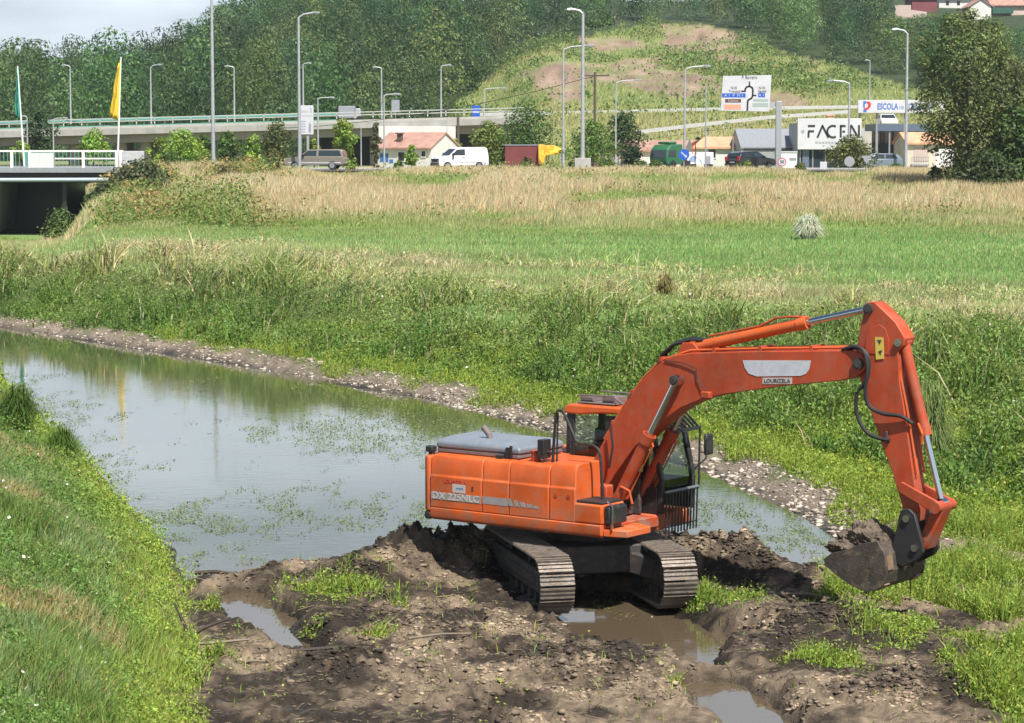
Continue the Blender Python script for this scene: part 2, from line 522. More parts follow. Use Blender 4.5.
def ground_colour(x, y, z):
    n = fbm(x * .8, y * .8, 101, 4); n2 = fbm(x * 3.5, y * 3.5, 103, 4)
    n3 = fbm(x * 9, y * 9, 104, 3)
    mud = mixc((.042, .031, .022), (.35, .268, .185), np.clip(sst(.42, .70, n) * .75 + 1.1 * (n2 - .47) + .9 * (n3 - .5) - .35 * mound_mask(x, y), 0, 1))
    wet = sst(.02, -.2, z)
    mud = mud * (1 - .55 * wet[..., None])
    gr = mixc((.085, .12, .03), (.13, .17, .045), n)
    fld = mixc((.15, .25, .07), (.22, .31, .10), fbm(x * .15, y * .1, 105, 4))
    dryc = mixc((.40, .31, .17), (.50, .41, .26), n)
    fld = mixc(fld, dryc, dryness(x, y)) if True else fld
    stone = mixc((.13, .10, .072), (.38, .31, .24), fbm(x * 5, y * 5, 107, 3))
    d = far_d(x, y)
    c = mud.copy()
    farm = sst(0.1, .5, d) * sst(43, 47, y)
    cc = mixc(stone, gr, sst(.7, 1.8, d + 2.0 * (fbm(x * .5, y * .5, 109, 3) - .5)))
    cc = mixc(cc, fld, sst(5, 10, d))
    c = c * (1 - farm[..., None]) + cc * farm[..., None]
    bs = bare_strip(x, y) * .9
    c = c * (1 - bs[..., None]) + stone * bs[..., None]
    s = np.interp(y, FOOT_Y, FOOT_X) - x
    lm = sst(-.15, .5, s + .7 * (n - .5))
    c = c * (1 - lm[..., None]) + mixc((.10, .12, .035), (.17, .15, .06), n) * lm[..., None]
    # hill
    hm = sst(240, 300, y)
    hg = mixc((.13, .20, .055), (.23, .27, .09), fbm(x * .09, y * .06, 111, 4))
    hg = mixc(hg, (.33, .27, .14), np.maximum(sst(.52, .64, fbm(x * .05 + 3, y * .035, 113, 4)) * .6, sst(345, 325, y) * .55))
    er = earth(x, y, z)
    hg = mixc(hg, mixc((.17, .105, .08), (.40, .29, .21), np.clip(1.6 * fbm(x * .5, z * 1.6, 117, 4) - .3, 0, 1)), er * (.55 + .45 * sst(.4, .6, fbm(x * .25, y * .2, 118, 3))))
    hg = mixc(hg, (.04, .06, .022), wooded(x, y, z) * 1.0)
    c = c * (1 - hm[..., None]) + hg * hm[..., None]
    return c

ys = np.concatenate([np.arange(-30, 20, 2.5), np.arange(20, 29, .3), np.arange(29, 46.5, .06), np.arange(46.5, 75, .2), np.arange(75, 130, .7), np.arange(130, 330, 2.2), np.arange(330, 620, 5), np.array([640, 680, 740, 820, 950, 1200, 1500])])
us = np.concatenate([np.linspace(-1.7, -.3, 24)[:-1], np.linspace(-.3, -.235, 20)[:-1], np.linspace(-.235, .235, 470), np.linspace(.235, .3, 20)[1:], np.linspace(.3, 1.7, 24)[1:]])
YY, UU = np.meshgrid(ys, us, indexing='ij')
XX = UU * np.maximum(YY, 26)
ZZ = ground(XX, YY)
GC = ground_colour(XX, YY, ZZ)
nr, nc = XX.shape
idx = np.arange(nr * nc).reshape(nr, nc)
FF = np.stack([idx[:-1, :-1], idx[:-1, 1:], idx[1:, 1:], idx[1:, :-1]], -1).reshape(-1, 4)
g = np_mesh('ground', np.stack([XX, YY, ZZ], -1).reshape(-1, 3), FF, ground_mat(), GC.reshape(-1, 3), smooth=True)
g['kind'] = 'structure'

# ------------------------------------------------------------------ water
def water_mat():
    m, t, b = _nodes('river_water')
    tcn = t.nodes.new('ShaderNodeTexCoord')
    n = t.nodes.new('ShaderNodeTexNoise'); n.inputs['Scale'].default_value = 0.22; n.inputs['Detail'].default_value = 5
    t.links.new(tcn.outputs['Object'], n.inputs['Vector'])
    r = t.nodes.new('ShaderNodeValToRGB')
    r.color_ramp.elements[0].position = .38; r.color_ramp.elements[0].color = (.060, .060, .036, 1)
    r.color_ramp.elements[1].position = .66; r.color_ramp.elements[1].color = (.055, .072, .026, 1)
    t.links.new(n.outputs['Fac'], r.inputs['Fac'])
    sp = t.nodes.new('ShaderNodeSeparateXYZ'); t.links.new(tcn.outputs['Object'], sp.inputs['Vector'])
    silt = t.nodes.new('ShaderNodeMapRange'); silt.inputs['From Min'].default_value = 46; silt.inputs['From Max'].default_value = 39
    t.links.new(sp.outputs['Y'], silt.inputs['Value'])          # silt stirred up round the digger
    sm = t.nodes.new('ShaderNodeMix'); sm.data_type = 'RGBA'; sm.inputs['B'].default_value = (.095, .072, .045, 1)
    t.links.new(silt.outputs['Result'], sm.inputs['Factor']); t.links.new(r.outputs['Color'], sm.inputs['A']); t.links.new(sm.outputs['Result'], b.inputs['Base Color'])
    b.inputs['Roughness'].default_value = 0.04
    b.inputs['IOR'].default_value = 1.6
    mp_ = t.nodes.new('ShaderNodeMapping'); mp_.inputs['Scale'].default_value = (1.0, 1.6, 1)
    n2 = t.nodes.new('ShaderNodeTexNoise'); n2.inputs['Scale'].default_value = 3.2; n2.inputs['Detail'].default_value = 4
    t.links.new(tcn.outputs['Object'], mp_.inputs['Vector']); t.links.new(mp_.outputs['Vector'], n2.inputs['Vector'])
    n4 = t.nodes.new('ShaderNodeTexNoise'); n4.inputs['Scale'].default_value = 0.16; n4.inputs['Detail'].default_value = 3
    t.links.new(tcn.outputs['Object'], n4.inputs['Vector'])
    r4 = t.nodes.new('ShaderNodeMapRange'); r4.inputs['From Min'].default_value = .42; r4.inputs['From Max'].default_value = .62
    r4.inputs['To Min'].default_value = 0.012; r4.inputs['To Max'].default_value = 0.07
    t.links.new(n4.outputs['Fac'], r4.inputs['Value'])
    bn = t.nodes.new('ShaderNodeBump'); bn.inputs['Distance'].default_value = 0.05
    t.links.new(r4.outputs['Result'], bn.inputs['Strength'])
    t.links.new(n2.outputs['Fac'], bn.inputs['Height']); t.links.new(bn.outputs['Normal'], b.inputs['Normal'])
    return m
wv = np.array([(-60, -30, WATER_Z), (12, -30, WATER_Z), (12, 60, WATER_Z), (-10, 110, WATER_Z), (-60, 190, WATER_Z), (-160, 190, WATER_Z)], float)
w = np_mesh('river_water', wv, np.array([[0, 1, 2, 3, 4, 5]]), water_mat())
w['kind'] = 'structure'

# ------------------------------------------------------------------ grass and weeds (uncountable: stuff)
def blades(name, x, y, z, h, wd, col, lean=.35, wind=(.12, .05), seg2=True, label=None, mat_=None):
    n = len(x)
    a = RNG.uniform(0, 2 * np.pi, n)
    la = RNG.uniform(0, 2 * np.pi, n); lm = np.abs(RNG.normal(0, lean, n)) * h
    dx = np.cos(la) * lm + wind[0] * h; dy = np.sin(la) * lm + wind[1] * h
    bx = np.cos(a) * wd / 2; by = np.sin(a) * wd / 2
    base = np.stack([x, y, z - .02], -1)
    side = np.stack([bx, by, np.zeros(n)], -1)
    tip = base + np.stack([dx, dy, h], -1)
    if seg2:
        mid = base + np.stack([dx * .35, dy * .35, h * .58], -1)
        V = np.stack([base - side, base + side, mid - side * .8, mid + side * .8, tip], 1)
        i = np.arange(n)[:, None] * 5
        F = [i + np.array([0, 1, 3, 2]), i + np.array([2, 3, 4])]
        k = 5
    else:
        V = np.stack([base - side, base + side, tip], 1)
        i = np.arange(n)[:, None] * 3
        F = [i + np.array([0, 1, 2])]
        k = 3
    C = np.repeat(col, k, axis=0)
    o = np_mesh(name, V.reshape(-1, 3), F, mat_ or M_GRASS, C)
    o['kind'] = 'stuff'
    if label: o['label'] = label
    return o

def rand_dirs(n, up=0.0):
    v = RNG.normal(0, 1, (n, 3)); v[:, 2] += up
    return v / np.linalg.norm(v, axis=1, keepdims=True)

def leaf_arrays(P, size, col, up=0.6, aspect=.6, nrm=None):
    n = len(P)
    nn = rand_dirs(n, up) if nrm is None else nrm
    t = np.cross(nn, rand_dirs(n)); t /= np.linalg.norm(t, axis=1, keepdims=True) + 1e-9
    b = np.cross(nn, t)
    s = size[:, None] if np.ndim(size) else np.full((n, 1), size)
    V = np.stack([P - t * s, P + b * s * aspect, P + t * s, P - b * s * aspect], 1).reshape(-1, 3)
    F = np.arange(n * 4).reshape(n, 4)
    return V, F, np.repeat(col, 4, axis=0)

def leaves(name, P, size, col, parent=None, up=.6, aspect=.6, label=None, stuff=True, nrm=None):
    V, F, C = leaf_arrays(P, size, col, up, aspect, nrm)
    o = np_mesh(name, V, F, M_LEAF, C, parent)
    if stuff: o['kind'] = 'stuff'
    if label: o['label'] = label
    return o

def jit(col, n, amt=.25, hue=.12):
    c = np.broadcast_to(np.asarray(col, float), (n, 3)).copy()
    k = RNG.normal(1, amt, (n, 1)).clip(.35, 1.8)
    c = c * k
    c[:, 0] *= RNG.normal(1, hue, n).clip(.6, 1.5)
    return c

def scat(n, y0, y1, umin=-.235, umax=.235, pw=1.0):
    """n random points in the camera's fan between the distances y0 and y1"""
    y = (y0 ** pw + (y1 ** pw - y0 ** pw) * RNG.random(n)) ** (1 / pw)
    x = RNG.uniform(umin, umax, n) * y
    return x, y

# near left bank
x, y = scat(420000, 19, 78, -.28, -.04, .35)
s = np.interp(y, FOOT_Y, FOOT_X) - x + .7 * (fbm(x * .8, y * .8, 5, 3) - .5)
k = (s > -.1) & (s < 6) & (RNG.random(len(x)) < sst(-.25, .35, s))
x, y, s = x[k], y[k], s[k]
z = ground(x, y)
nb = fbm(x * .55, y * .4, 131, 4); nb2 = fbm(x * 1.7, y * 1.7, 133, 3)
h = (.12 + .30 * sst(.35, .75, nb)) * RNG.uniform(.5, 1.25, len(x)) * (0.55 + .45 * sst(.1, 1.0, s))
col = mixc((.17, .26, .065), (.31, .40, .075), sst(1.5, .2, s) * .9)
col = mixc(col, (.27, .36, .17), sst(.5, .68, nb2) * .7)
col = mixc(col, (.42, .33, .16), np.clip(sst(.58, .68, fbm(x * .5 + 7, y * .35, 137, 3)) * .75 + (RNG.random(len(x)) < .07), 0, 1))
blades('bank_grass', x, y, z, h, .008 + .010 * (y / 40), jit(1, len(x)) * col, .45, label='lush green grass on the steep near bank')
x, y = scat(520000, 19, 76, -.28, -.04, .35)
s = np.interp(y, FOOT_Y, FOOT_X) - x + .7 * (fbm(x * .8, y * .8, 5, 3) - .5)
cl = fbm(x * 1.3, y * 1.3, 139, 3)
k = (s > -.05) & (s < 6) & (RNG.random(len(x)) < .3 + .8 * sst(.38, .6, cl))
x, y, s, cl = x[k], y[k], s[k], cl[k]
z = ground(x, y)
P = np.stack([x, y, z + RNG.random(len(x)) * (.10 + .42 * sst(.4, .7, cl)) * (.6 + .8 * vn(x * 5, y * 5, 140))], -1)
col = mixc((.15, .26, .06), (.28, .38, .065), sst(1.5, .2, s + 1.1 * (fbm(x * 1.1, y * 1.1, 142, 3) - .5)))
leaves('bank_weeds', P, RNG.uniform(.007, .023, len(x)) * (.6 + y / 60) * np.where(RNG.random(len(x)) < .06, 1.9, 1), jit(1, len(x)) * col, label='leafy bright green weeds on the near bank')
k = RNG.random(len(x)) < .0022 * (s > .9)
P2 = P[k] + np.array([0, 0, .18])
leaves('bank_flowers', P2, RNG.uniform(.016, .032, len(P2)), jit((.75, .75, .66), len(P2), .1, .03), aspect=.9, label='small white wildflowers dotted over the near bank')

# far bank: tall weeds on the slope
x, y = scat(520000, 47, 116, -.235, .235, .6)
d = far_d(x, y)
sw = np.interp(x, [-30, -20, -3, 4, 8, 11], [1.3, 1.3, 2.3, 3.1, 3.5, 3.2])
n1 = fbm(x * .45, y * .3, 141, 4); n2 = fbm(x * 1.5, y * 1.1, 143, 3)
top = np.interp(x, [-25, 0, 12], [11, 16, 22])
k = (d > sw - .6 + 1.6 * (n2 - .5)) & (d < top + 6) & (RNG.random(len(x)) < sst(top + 6, top - 4, d))
x, y, d, n1, n2, sw, top = x[k], y[k], d[k], n1[k], n2[k], sw[k], top[k]
z = ground(x, y)
cl_ = fbm(x * .95, y * .6, 145, 3); hh = (.22 + .62 * sst(.3, .7, n1)) * (.22 + 1.35 * sst(.38, .62, cl_)) * (.75 + .35 * vn(x * 2.4, y * 1.6, 147)) * (1 - .62 * sst(sw + 4, top, d)) * (.6 + .4 * sst(sw - .5, sw + 1.2, d))
h = hh * RNG.uniform(.55, 1.15, len(x)) * np.where(RNG.random(len(x)) < .035, 1.45, 1)
up_ = sst(sw + 1.2, top - 4, d)
col = mixc((.135, .23, .045), (.38, .43, .145), np.clip(.85 * up_ + .8 * (n2 - .4), 0, 1))
col = mixc(col, (.06, .125, .026), sst(.5, .66, fbm(x * .38, y * .26, 146, 3)) * .55 * (1 - .6 * up_))  # darker green patches paint in the shade between tall weeds
dd_ = np.clip(dryness(x, y) * up_ * 1.2 + (RNG.random(len(x)) < .08 + .36 * up_) * .8, 0, 1)
col = mixc(col, (.56, .48, .31), dd_)
kb = RNG.random(len(x)) < .30 + .6 * up_
blades('far_bank_weeds', x[kb], y[kb], z[kb], h[kb], .020 + .0004 * y[kb], jit(1, kb.sum(), .28) * col[kb], .55, label='tall wild grass and weeds covering the far bank')
k = np.repeat(np.nonzero(dd_ < .6)[0], 2)
P = np.stack([x, y, z], -1)[k]; P[:, 2] += hh[k] * RNG.random(len(k)) ** .75
P[:, :2] += RNG.normal(0, .10, (len(P), 2))
leaves('far_bank_leaves', P, RNG.uniform(.022, .06, len(P)), jit(1, len(P), .3) * col[k], label='broad leafy weeds on the far bank')
k = RNG.random(len(P)) < .0007
leaves('far_bank_flowers', P[k] + np.array([0, 0, .25]), RNG.uniform(.025, .05, k.sum()), jit((.7, .7, .62), k.sum(), .1, .03), aspect=.9, label='white flower heads among the far bank weeds')

# yellow-green low growth on the shelf by the water
x, y = scat(330000, 40, 90, -.235, .235, .4)
d = far_d(x, y); n1 = fbm(x * .7, y * .5, 151, 3)
sw = np.interp(x, [-30, -20, -3, 4, 8, 11], [1.3, 1.3, 2.3, 3.1, 3.5, 3.2])
k = (d > .55 + 2.4 * (n1 - .42) * np.interp(x, [-20, 0], [1.0, .8]) + np.interp(x, [-25, -12, -2], [.9, .35, .15])) & (d < sw + 2.5) & (y > 44 + 3 * n1)
x, y, d, n1 = x[k], y[k], d[k], n1[k]
z = ground(x, y)
h = RNG.uniform(.06, .32, len(x)) * (.25 + 1.5 * sst(.32, .66, fbm(x * 1.6, y * 1.2, 152, 3)))
col = mixc((.18, .27, .04), (.34, .41, .07), RNG.random(len(x)) * .5 + .5 * n1)
k = (RNG.random(len(x)) > bare_strip(x, y))
x, y, z, h, col = x[k], y[k], z[k], h[k] * .75, col[k]
blades('shelf_grass', x, y, z, h, .02, jit(1, len(x)) * col, .5, label='yellow green low growth along the far waterline')
k = np.repeat(np.arange(len(x)), 2)
P = np.stack([x, y, z], -1)[k]; P[:, 2] += h[k] * 1.25 * RNG.random(len(k)); P[:, :2] += RNG.normal(0, .06, (len(P), 2))
leaves('shelf_leaves', P, RNG.uniform(.014, .042, len(P)), jit(1, len(P)) * col[k], label='small bright leaves along the far waterline')

# grass on the flat right of the digger, and tufts on the mud
TUFTS = [(-2.75, 38.9, .55), (-3.25, 39.3, .35), (-3.0, 36.0, .28), (2.95, 38.1, .45), (3.5, 38.2, .35), (-3.9, 35.8, .2), (-1.9, 35.0, .18), (2.3, 32.2, .2), (4.4, 33.4, .3), (-4.2, 33.4, .3), (-4.6, 37.5, .25), (5.0, 38.2, .3), (4.0, 33.9, .25), (-1.7, 37.4, .15), (1.2, 35.2, .15)]
x, y = scat(330000, 29, 47, -.16, .24, .5)
n1 = fbm(x * .9, y * .7, 161, 4)
pm = sst(5.0, 5.9, x + 1.6 * (n1 - .5) + .06 * (y - 36)) * sst(.42, .54, n1 + .10 * sst(5.5, 7.5, x)) * sst(46, 43.5, y) * (1 - bare_strip(x, y))
for tx, ty, tr in TUFTS:
    pm = np.maximum(pm, np.exp(-(((x - tx) / tr) ** 2 + ((y - ty) / (tr * 1.2)) ** 2)) * sst(.3, .6, fbm(x * 3, y * 3, 163, 2)))
k = RNG.random(len(x)) < pm + .004
x, y, pm = x[k], y[k], pm[k]
z = ground(x, y)
k = z > WATER_Z + .06
x, y, z, pm = x[k], y[k], z[k], pm[k]
h = RNG.uniform(.04, .26, len(x)) * (.5 + .6 * pm) * (.3 + 1.4 * sst(.32, .66, fbm(x * 2.0, y * 1.6, 162, 3)))
col = mixc((.16, .26, .04), (.34, .41, .08), RNG.random(len(x)))
blades('flat_grass', x, y, z, h, .018, jit(1, len(x)) * col, .55, label='low bright grass patches growing on the bare mud')
k = np.repeat(np.arange(len(x)), 2)
P = np.stack([x, y, z], -1)[k]; P[:, 2] += h[k] * 1.1 * RNG.random(len(k)); P[:, :2] += RNG.normal(0, .05, (len(P), 2))
leaves('flat_leaves', P, RNG.uniform(.010, .030, len(P)), jit(1, len(P)) * col[k], label='small leafy weeds on the bare mud')

# the field and the dry verge
x, y = scat(300000, 74, 130, -.225, .225, .8)
d = far_d(x, y)
k = d > 6
x, y = x[k], y[k]
z = ground(x, y, False); dr = dryness(x, y)
n1 = fbm(x * .3, y * .2, 171, 3)
h = (.10 + .16 * n1 + .3 * dr) * RNG.uniform(.6, 1.3, len(x))
col = mixc(mixc((.18, .32, .09), (.28, .42, .14), n1), (.54, .46, .27), np.clip(dr + (RNG.random(len(x)) < .08), 0, 1))
st_ = fbm(x * .02 + y * .01, y * .42, 173, 3)
col = col * (.72 + .56 * st_)[:, None]
blades('field_grass', x, y, z, h, .05, jit(1, len(x), .2) * col, .4, seg2=False, label='short green grass of the level field')
x, y = scat(330000, 122, 203, -.225, .225, 1.0)
d = far_d(x, y)
k = (d > 7) & ~((x < -29) & (y > 172))
x, y = x[k], y[k]
z = ground(x, y, False); dr = dryness(x, y)
n1 = fbm(x * .22, y * .14, 175, 4)
h = (.15 + .75 * dr * (.5 + .8 * n1)) * (1 - .22 * sst(172, 192, y)) * (1 - .7 * sst(-.155, -.18, x / y)) * RNG.uniform(.6, 1.2, len(x)) + .5 * sst(-12, -26, x) * sst(.4, .7, n1) * (y > 150)
col = mixc(mixc((.17, .28, .06), (.30, .38, .11), n1), mixc((.47, .385, .20), (.65, .56, .37), n1), np.clip(dr * 1.05 + RNG.normal(0, .12, len(x)), 0, 1))
blades('dry_grass', x, y, z, h, .085, jit(1, len(x), .2) * col, .35, seg2=False, label='tall straw coloured grass in front of the road')

x, y = scat(90000, 126, 201, -.222, .222, 1.0)
n1 = fbm(x * .16, y * .10, 177, 4); n2 = fbm(x * .6, y * .4, 178, 3)
k = (far_d(x, y) > 8) & (RNG.random(len(x)) < sst(.55, .68, n1 * .6 + n2 * .4) * .8) & (x / y > -.165)
x, y, n1, n2 = x[k], y[k], n1[k], n2[k]
P = np.stack([x, y, ground(x, y, False) + RNG.random(len(x)) * (.25 + .8 * sst(.5, .7, n2))], -1)
vc = mixc(mixc((.12, .18, .05), (.22, .26, .08), n2), (.36, .25, .12), sst(.52, .6, fbm(x * .11 + 3, y * .08, 179, 3)) * .8)
leaves('verge_weeds', P, RNG.uniform(.05, .12, len(P)), jit(vc, len(P), .25), label='scattered olive and rusty weeds among the dry grass')

# stones along the far waterline
def stones(name, x, y, z, r, col, label):
    ico = bmesh.new(); bmesh.ops.create_icosphere(ico, subdivisions=1, radius=1)
    bv = np.array([v.co[:] for v in ico.verts]); bf = np.array([[v.index for v in f.verts] for f in ico.faces]); ico.free()
    n = len(x)
    sc = RNG.uniform(.55, 1.4, (n, 1, 3)) * np.array([1.25, 1.25, .6]) * r[:, None, None]
    a = RNG.uniform(0, 6.28, n)
    V = bv[None] * sc * RNG.uniform(.5, 1.3, (n, len(bv), 1))
    c, s_ = np.cos(a)[:, None], np.sin(a)[:, None]
    V = np.stack([V[..., 0] * c - V[..., 1] * s_, V[..., 0] * s_ + V[..., 1] * c, V[..., 2]], -1)
    V = V + np.stack([x, y, z], -1)[:, None]
    F = (bf[None] + (np.arange(n) * len(bv))[:, None, None]).reshape(-1, 3)
    m_, t_, b_ = _nodes('stone'); a_ = t_.nodes.new('ShaderNodeVertexColor'); a_.layer_name = 'Col'
    t_.links.new(a_.outputs['Color'], b_.inputs['Base Color']); b_.inputs['Roughness'].default_value = .85
    o = np_mesh(name, V.reshape(-1, 3), F, m_, np.repeat(col, len(bv), 0))
    o['kind'] = 'stuff'; o['label'] = label
x, y = scat(110000, 43, 104, -.235, .2, .4)
d = far_d(x, y)
k = (d > .05) & (d < 1.6) & (RNG.random(len(x)) < sst(1.7, .6, d) * .95 * (.4 + sst(.4, .6, fbm(x * .8, y * .8, 181, 3))))
x, y = x[k], y[k]
stones('shore_stones', x, y, ground(x, y), RNG.uniform(.016, .036, len(x)) * RNG.uniform(.6, 2.0, len(x)) ** 1.3, jit(mixc((.17, .14, .115), (.46, .42, .37), RNG.random(len(x)) ** .8), len(x)) if False else mixc((.15, .12, .09), (.56, .49, .41), RNG.random(len(x)) ** 1.15), 'pale stones and shells along the far waterline')
# clods on the mud
x, y = scat(30000, 29, 46, -.17, .2, .5)
k = RNG.random(len(x)) < sst(.45, .65, fbm(x * .8, y * .8, 57, 3))
x, y = x[k], y[k]
z = ground(x, y)
k = (z > WATER_Z + .05) & (np.interp(y, FOOT_Y, FOOT_X) < x - .2)
x, y, z = x[k], y[k], z[k]
stones('mud_clods', x, y, z, RNG.uniform(.006, .018, len(x)) * RNG.uniform(.5, 1.9, len(x)) ** 1.8, ground_colour(x, y, z) * RNG.normal(.9, .2, (len(x), 1)).clip(.4, 1.4), 'loose brown clods scattered over the churned mud')

x, y = scat(240000, 29, 47, -.15, .17, .5)
mm = mound_mask(x, y)
k = RNG.random(len(x)) < .95 * mm * sst(.3, .55, fbm(x * 2.2, y * 2.2, 185, 3))
x, y, mm = x[k], y[k], mm[k]
z = ground(x, y)
k = (z > WATER_Z + .08) & (np.interp(y, FOOT_Y, FOOT_X) < x - .2)
x, y, z = x[k], y[k], z[k]
stones('peat_crumbs', x, y, z, RNG.uniform(.008, .020, len(x)) * RNG.uniform(.5, 1.9, len(x)) ** 1.6, ground_colour(x, y, z) * RNG.normal(1.0, .3, (len(x), 1)).clip(.35, 1.8), 'dark fibrous crumbs of dug earth on the heaps')

# floating water plants
x, y = scat(420000, 38, 100, -.235, .14, .3)
dL = x - np.interp(y, FOOT_Y, FOOT_X); dR = -far_d(x, y)
kx, ky = x * .565 * 0 + x, y
n1 = fbm(x * .55, y * .16, 191, 4); n2 = fbm(x * 2.2, y * .9, 193, 3)
zone = .62 * np.exp(-((y - 63) / 8.0) ** 2) * sst(-10, -4, x) + .34 * np.exp(-((dL - .6) / 1.3) ** 2) + .24 * np.exp(-((y - 47) / 3.5) ** 2) + .22 * np.exp(-((dR - 1.2) / 1.0) ** 2) * (y < 62) - .18 * (y > 78)
k = (dL > .1) & (dR > .1) & (RNG.random(len(x)) < sst(.57, .76, n1 * .5 + n2 * .5 + zone * .30) * .8)
x, y = x[k], y[k]
k = ground(x, y) < WATER_Z - .02
x, y = x[k], y[k]
P = np.stack([x, y, WATER_Z + .008 + .05 * RNG.random(len(x)) ** 3], -1)
leaves('water_plants', P, RNG.uniform(.010, .028, len(P)), jit((.18, .23, .08), len(P), .3), up=3.5, aspect=.8, label='floating green water plants on the river')

# ------------------------------------------------------------------ the excavator
def exc_mats():
    d = {}
    d['orange'] = mat('orange_paint', (.66, .115, .02), .38, var=.06, scale=1.5, dirt=(.30, .13, .06), dirt_amt=.45, spec=.5)
    d['red'] = mat('weathered_red_orange_paint', (.40, .052, .019), .48, var=.10, scale=2, dirt=(.22, .09, .05), dirt_amt=.55)
    d['steel'] = mat('chrome_rod', (.62, .65, .70), .18, 1.0)
    d['black'] = mat('black_plastic', (.018, .019, .021), .45, dirt=(.10, .08, .06), dirt_amt=.5, scale=5)
    d['rubber'] = mat('black_rubber', (.022, .022, .023), .6)
    d['greyhood'] = mat('grey_hood_paint', (.17, .20, .24), .4, var=.12, scale=3, dirt=(.30, .27, .24), dirt_amt=.5)
    d['hoodside'] = mat('dusty_hood_side', (.16, .13, .13), .7, var=.2)
    d['track'] = mat('worn_track_steel', (.20, .17, .145), .5, .35, var=.3, scale=4, dirt=(.27, .21, .15), dirt_amt=1.0, bump=.4)
    d['chassis'] = mat('muddy_dark_chassis', (.045, .042, .04), .7, var=.3, dirt=(.16, .12, .085), dirt_amt=.8, scale=3)
    d['bucket'] = mat('worn_bucket_steel', (.07, .058, .048), .6, .2, var=.4, scale=3, dirt=(.19, .14, .095), dirt_amt=1.0, bump=.3)
    d['pad'] = mat('brown_wear_plate', (.30, .20, .13), .45, .3, var=.25, dirt=(.14, .1, .07), dirt_amt=.7)
    d['white'] = mat('grey_white_decal', (.52, .55, .60), .5, var=.08, dirt=(.3, .25, .22), dirt_amt=.4, scale=6)
    d['greydec'] = mat('grey_stripe_decal', (.30, .29, .29), .5, var=.1, dirt=(.45, .15, .06), dirt_amt=.5, scale=8)
    d['letter'] = mat('dark_lettering', (.05, .04, .05), .6)
    d['redletter'] = mat('dull_red_lettering', (.45, .045, .035), .6)
    d['wletter'] = mat('pale_lettering', (.50, .47, .45), .6, var=.1, dirt=(.45, .15, .06), dirt_amt=.7, scale=9)
    d['yellow'] = mat('yellow_sticker', (.65, .50, .10), .5, var=.1)
    d['seat'] = mat('dark_seat_cloth', (.03, .03, .035), .9)
    m = bpy.data.materials.new('cab_glass'); m.use_nodes = True
    t = m.node_tree; t.nodes.clear()
    o = t.nodes.new('ShaderNodeOutputMaterial'); tr = t.nodes.new('ShaderNodeBsdfTransparent'); gl = t.nodes.new('ShaderNodeBsdfGlossy')
    tr.inputs['Color'].default_value = (.60, .72, .64, 1); gl.inputs['Roughness'].default_value = .03
    lw = t.nodes.new('ShaderNodeLayerWeight'); lw.inputs['Blend'].default_value = .25
    ms = t.nodes.new('ShaderNodeMixShader')
    mr = t.nodes.new('ShaderNodeMapRange'); mr.inputs['To Min'].default_value = .06; mr.inputs['To Max'].default_value = .7
    t.links.new(lw.outputs['Fresnel'], mr.inputs['Value']); t.links.new(mr.outputs['Result'], ms.inputs['Fac'])
    t.links.new(tr.outputs['BSDF'], ms.inputs[1]); t.links.new(gl.outputs['BSDF'], ms.inputs[2]); t.links.new(ms.outputs['Shader'], o.inputs['Surface'])
    d['glass'] = m
    return d
def worn_paint(name, col, rough, mud=.8):
    """machine paint: faded patches, scratches, and dried mud splashed up from below"""
    m, t, b = _nodes(name); lk = t.links.new; nw = t.nodes.new
    tc_ = nw('ShaderNodeTexCoord')
    def noise(sc, det, ro, stretch=None):
        n = nw('ShaderNodeTexNoise'); n.inputs['Scale'].default_value = sc; n.inputs['Detail'].default_value = det; n.inputs['Roughness'].default_value = ro
        if stretch:
            mp_ = nw('ShaderNodeMapping'); mp_.inputs['Scale'].default_value = stretch; lk(tc_.outputs['Object'], mp_.inputs['Vector']); lk(mp_.outputs['Vector'], n.inputs['Vector'])
        else: lk(tc_.outputs['Object'], n.inputs['Vector'])
        return n.outputs['Fac']
    def rng(v, a, b_, c, d):
        r = nw('ShaderNodeMapRange'); lk(v, r.inputs['Value'])
        for k, x_ in zip(('From Min', 'From Max', 'To Min', 'To Max'), (a, b_, c, d)): r.inputs[k].default_value = x_
        return r.outputs['Result']
    def mix(f, a, b_):
        x_ = nw('ShaderNodeMix'); x_.data_type = 'RGBA'; lk(f, x_.inputs['Factor'])
        for s_, v in (('A', a), ('B', b_)):
            if isinstance(v, tuple): x_.inputs[s_].default_value = (*v, 1)
            else: lk(v, x_.inputs[s_])
        return x_.outputs['Result']
    def mul(a, b_):
        x_ = nw('ShaderNodeMath'); x_.operation = 'MULTIPLY'; lk(a, x_.inputs[0]); lk(b_, x_.inputs[1]); return x_.outputs['Value']
    faded = tuple(min(1, c * 1.06 + .012) for c in col); deep = tuple(c * .72 for c in col)
    c1 = mix(rng(noise(1.3, 4, .5), .35, .65, 0, 1), deep, col)
    c2 = mix(rng(noise(3.0, 6, .6, (1, 1, .25)), .46, .68, 0, .7), c1, faded)             # rain streaks
    c3 = mix(rng(noise(18, 8, .7), .60, .68, 0, .7), c2, (.13, .06, .035))                  # chips and grease
    sx = nw('ShaderNodeSeparateXYZ'); lk(tc_.outputs['Object'], sx.inputs['Vector'])
    low = rng(sx.outputs['Z'], 1.05, 1.9, 1.0, .30)
    mudf = mul(rng(noise(5, 10, .72), .44, .62, 0, mud), low)
    c4 = mix(mudf, c3, (.23, .17, .115))
    lk(c4, b.inputs['Base Color'])
    lk(rng(mudf, 0, .6, rough, .9), b.inputs['Roughness'])
    bn = nw('ShaderNodeBump'); bn.inputs['Strength'].default_value = .12; bn.inputs['Distance'].default_value = .02
    lk(noise(2.2, 3, .5), bn.inputs['Height']); lk(bn.outputs['Normal'], b.inputs['Normal'])
    return m
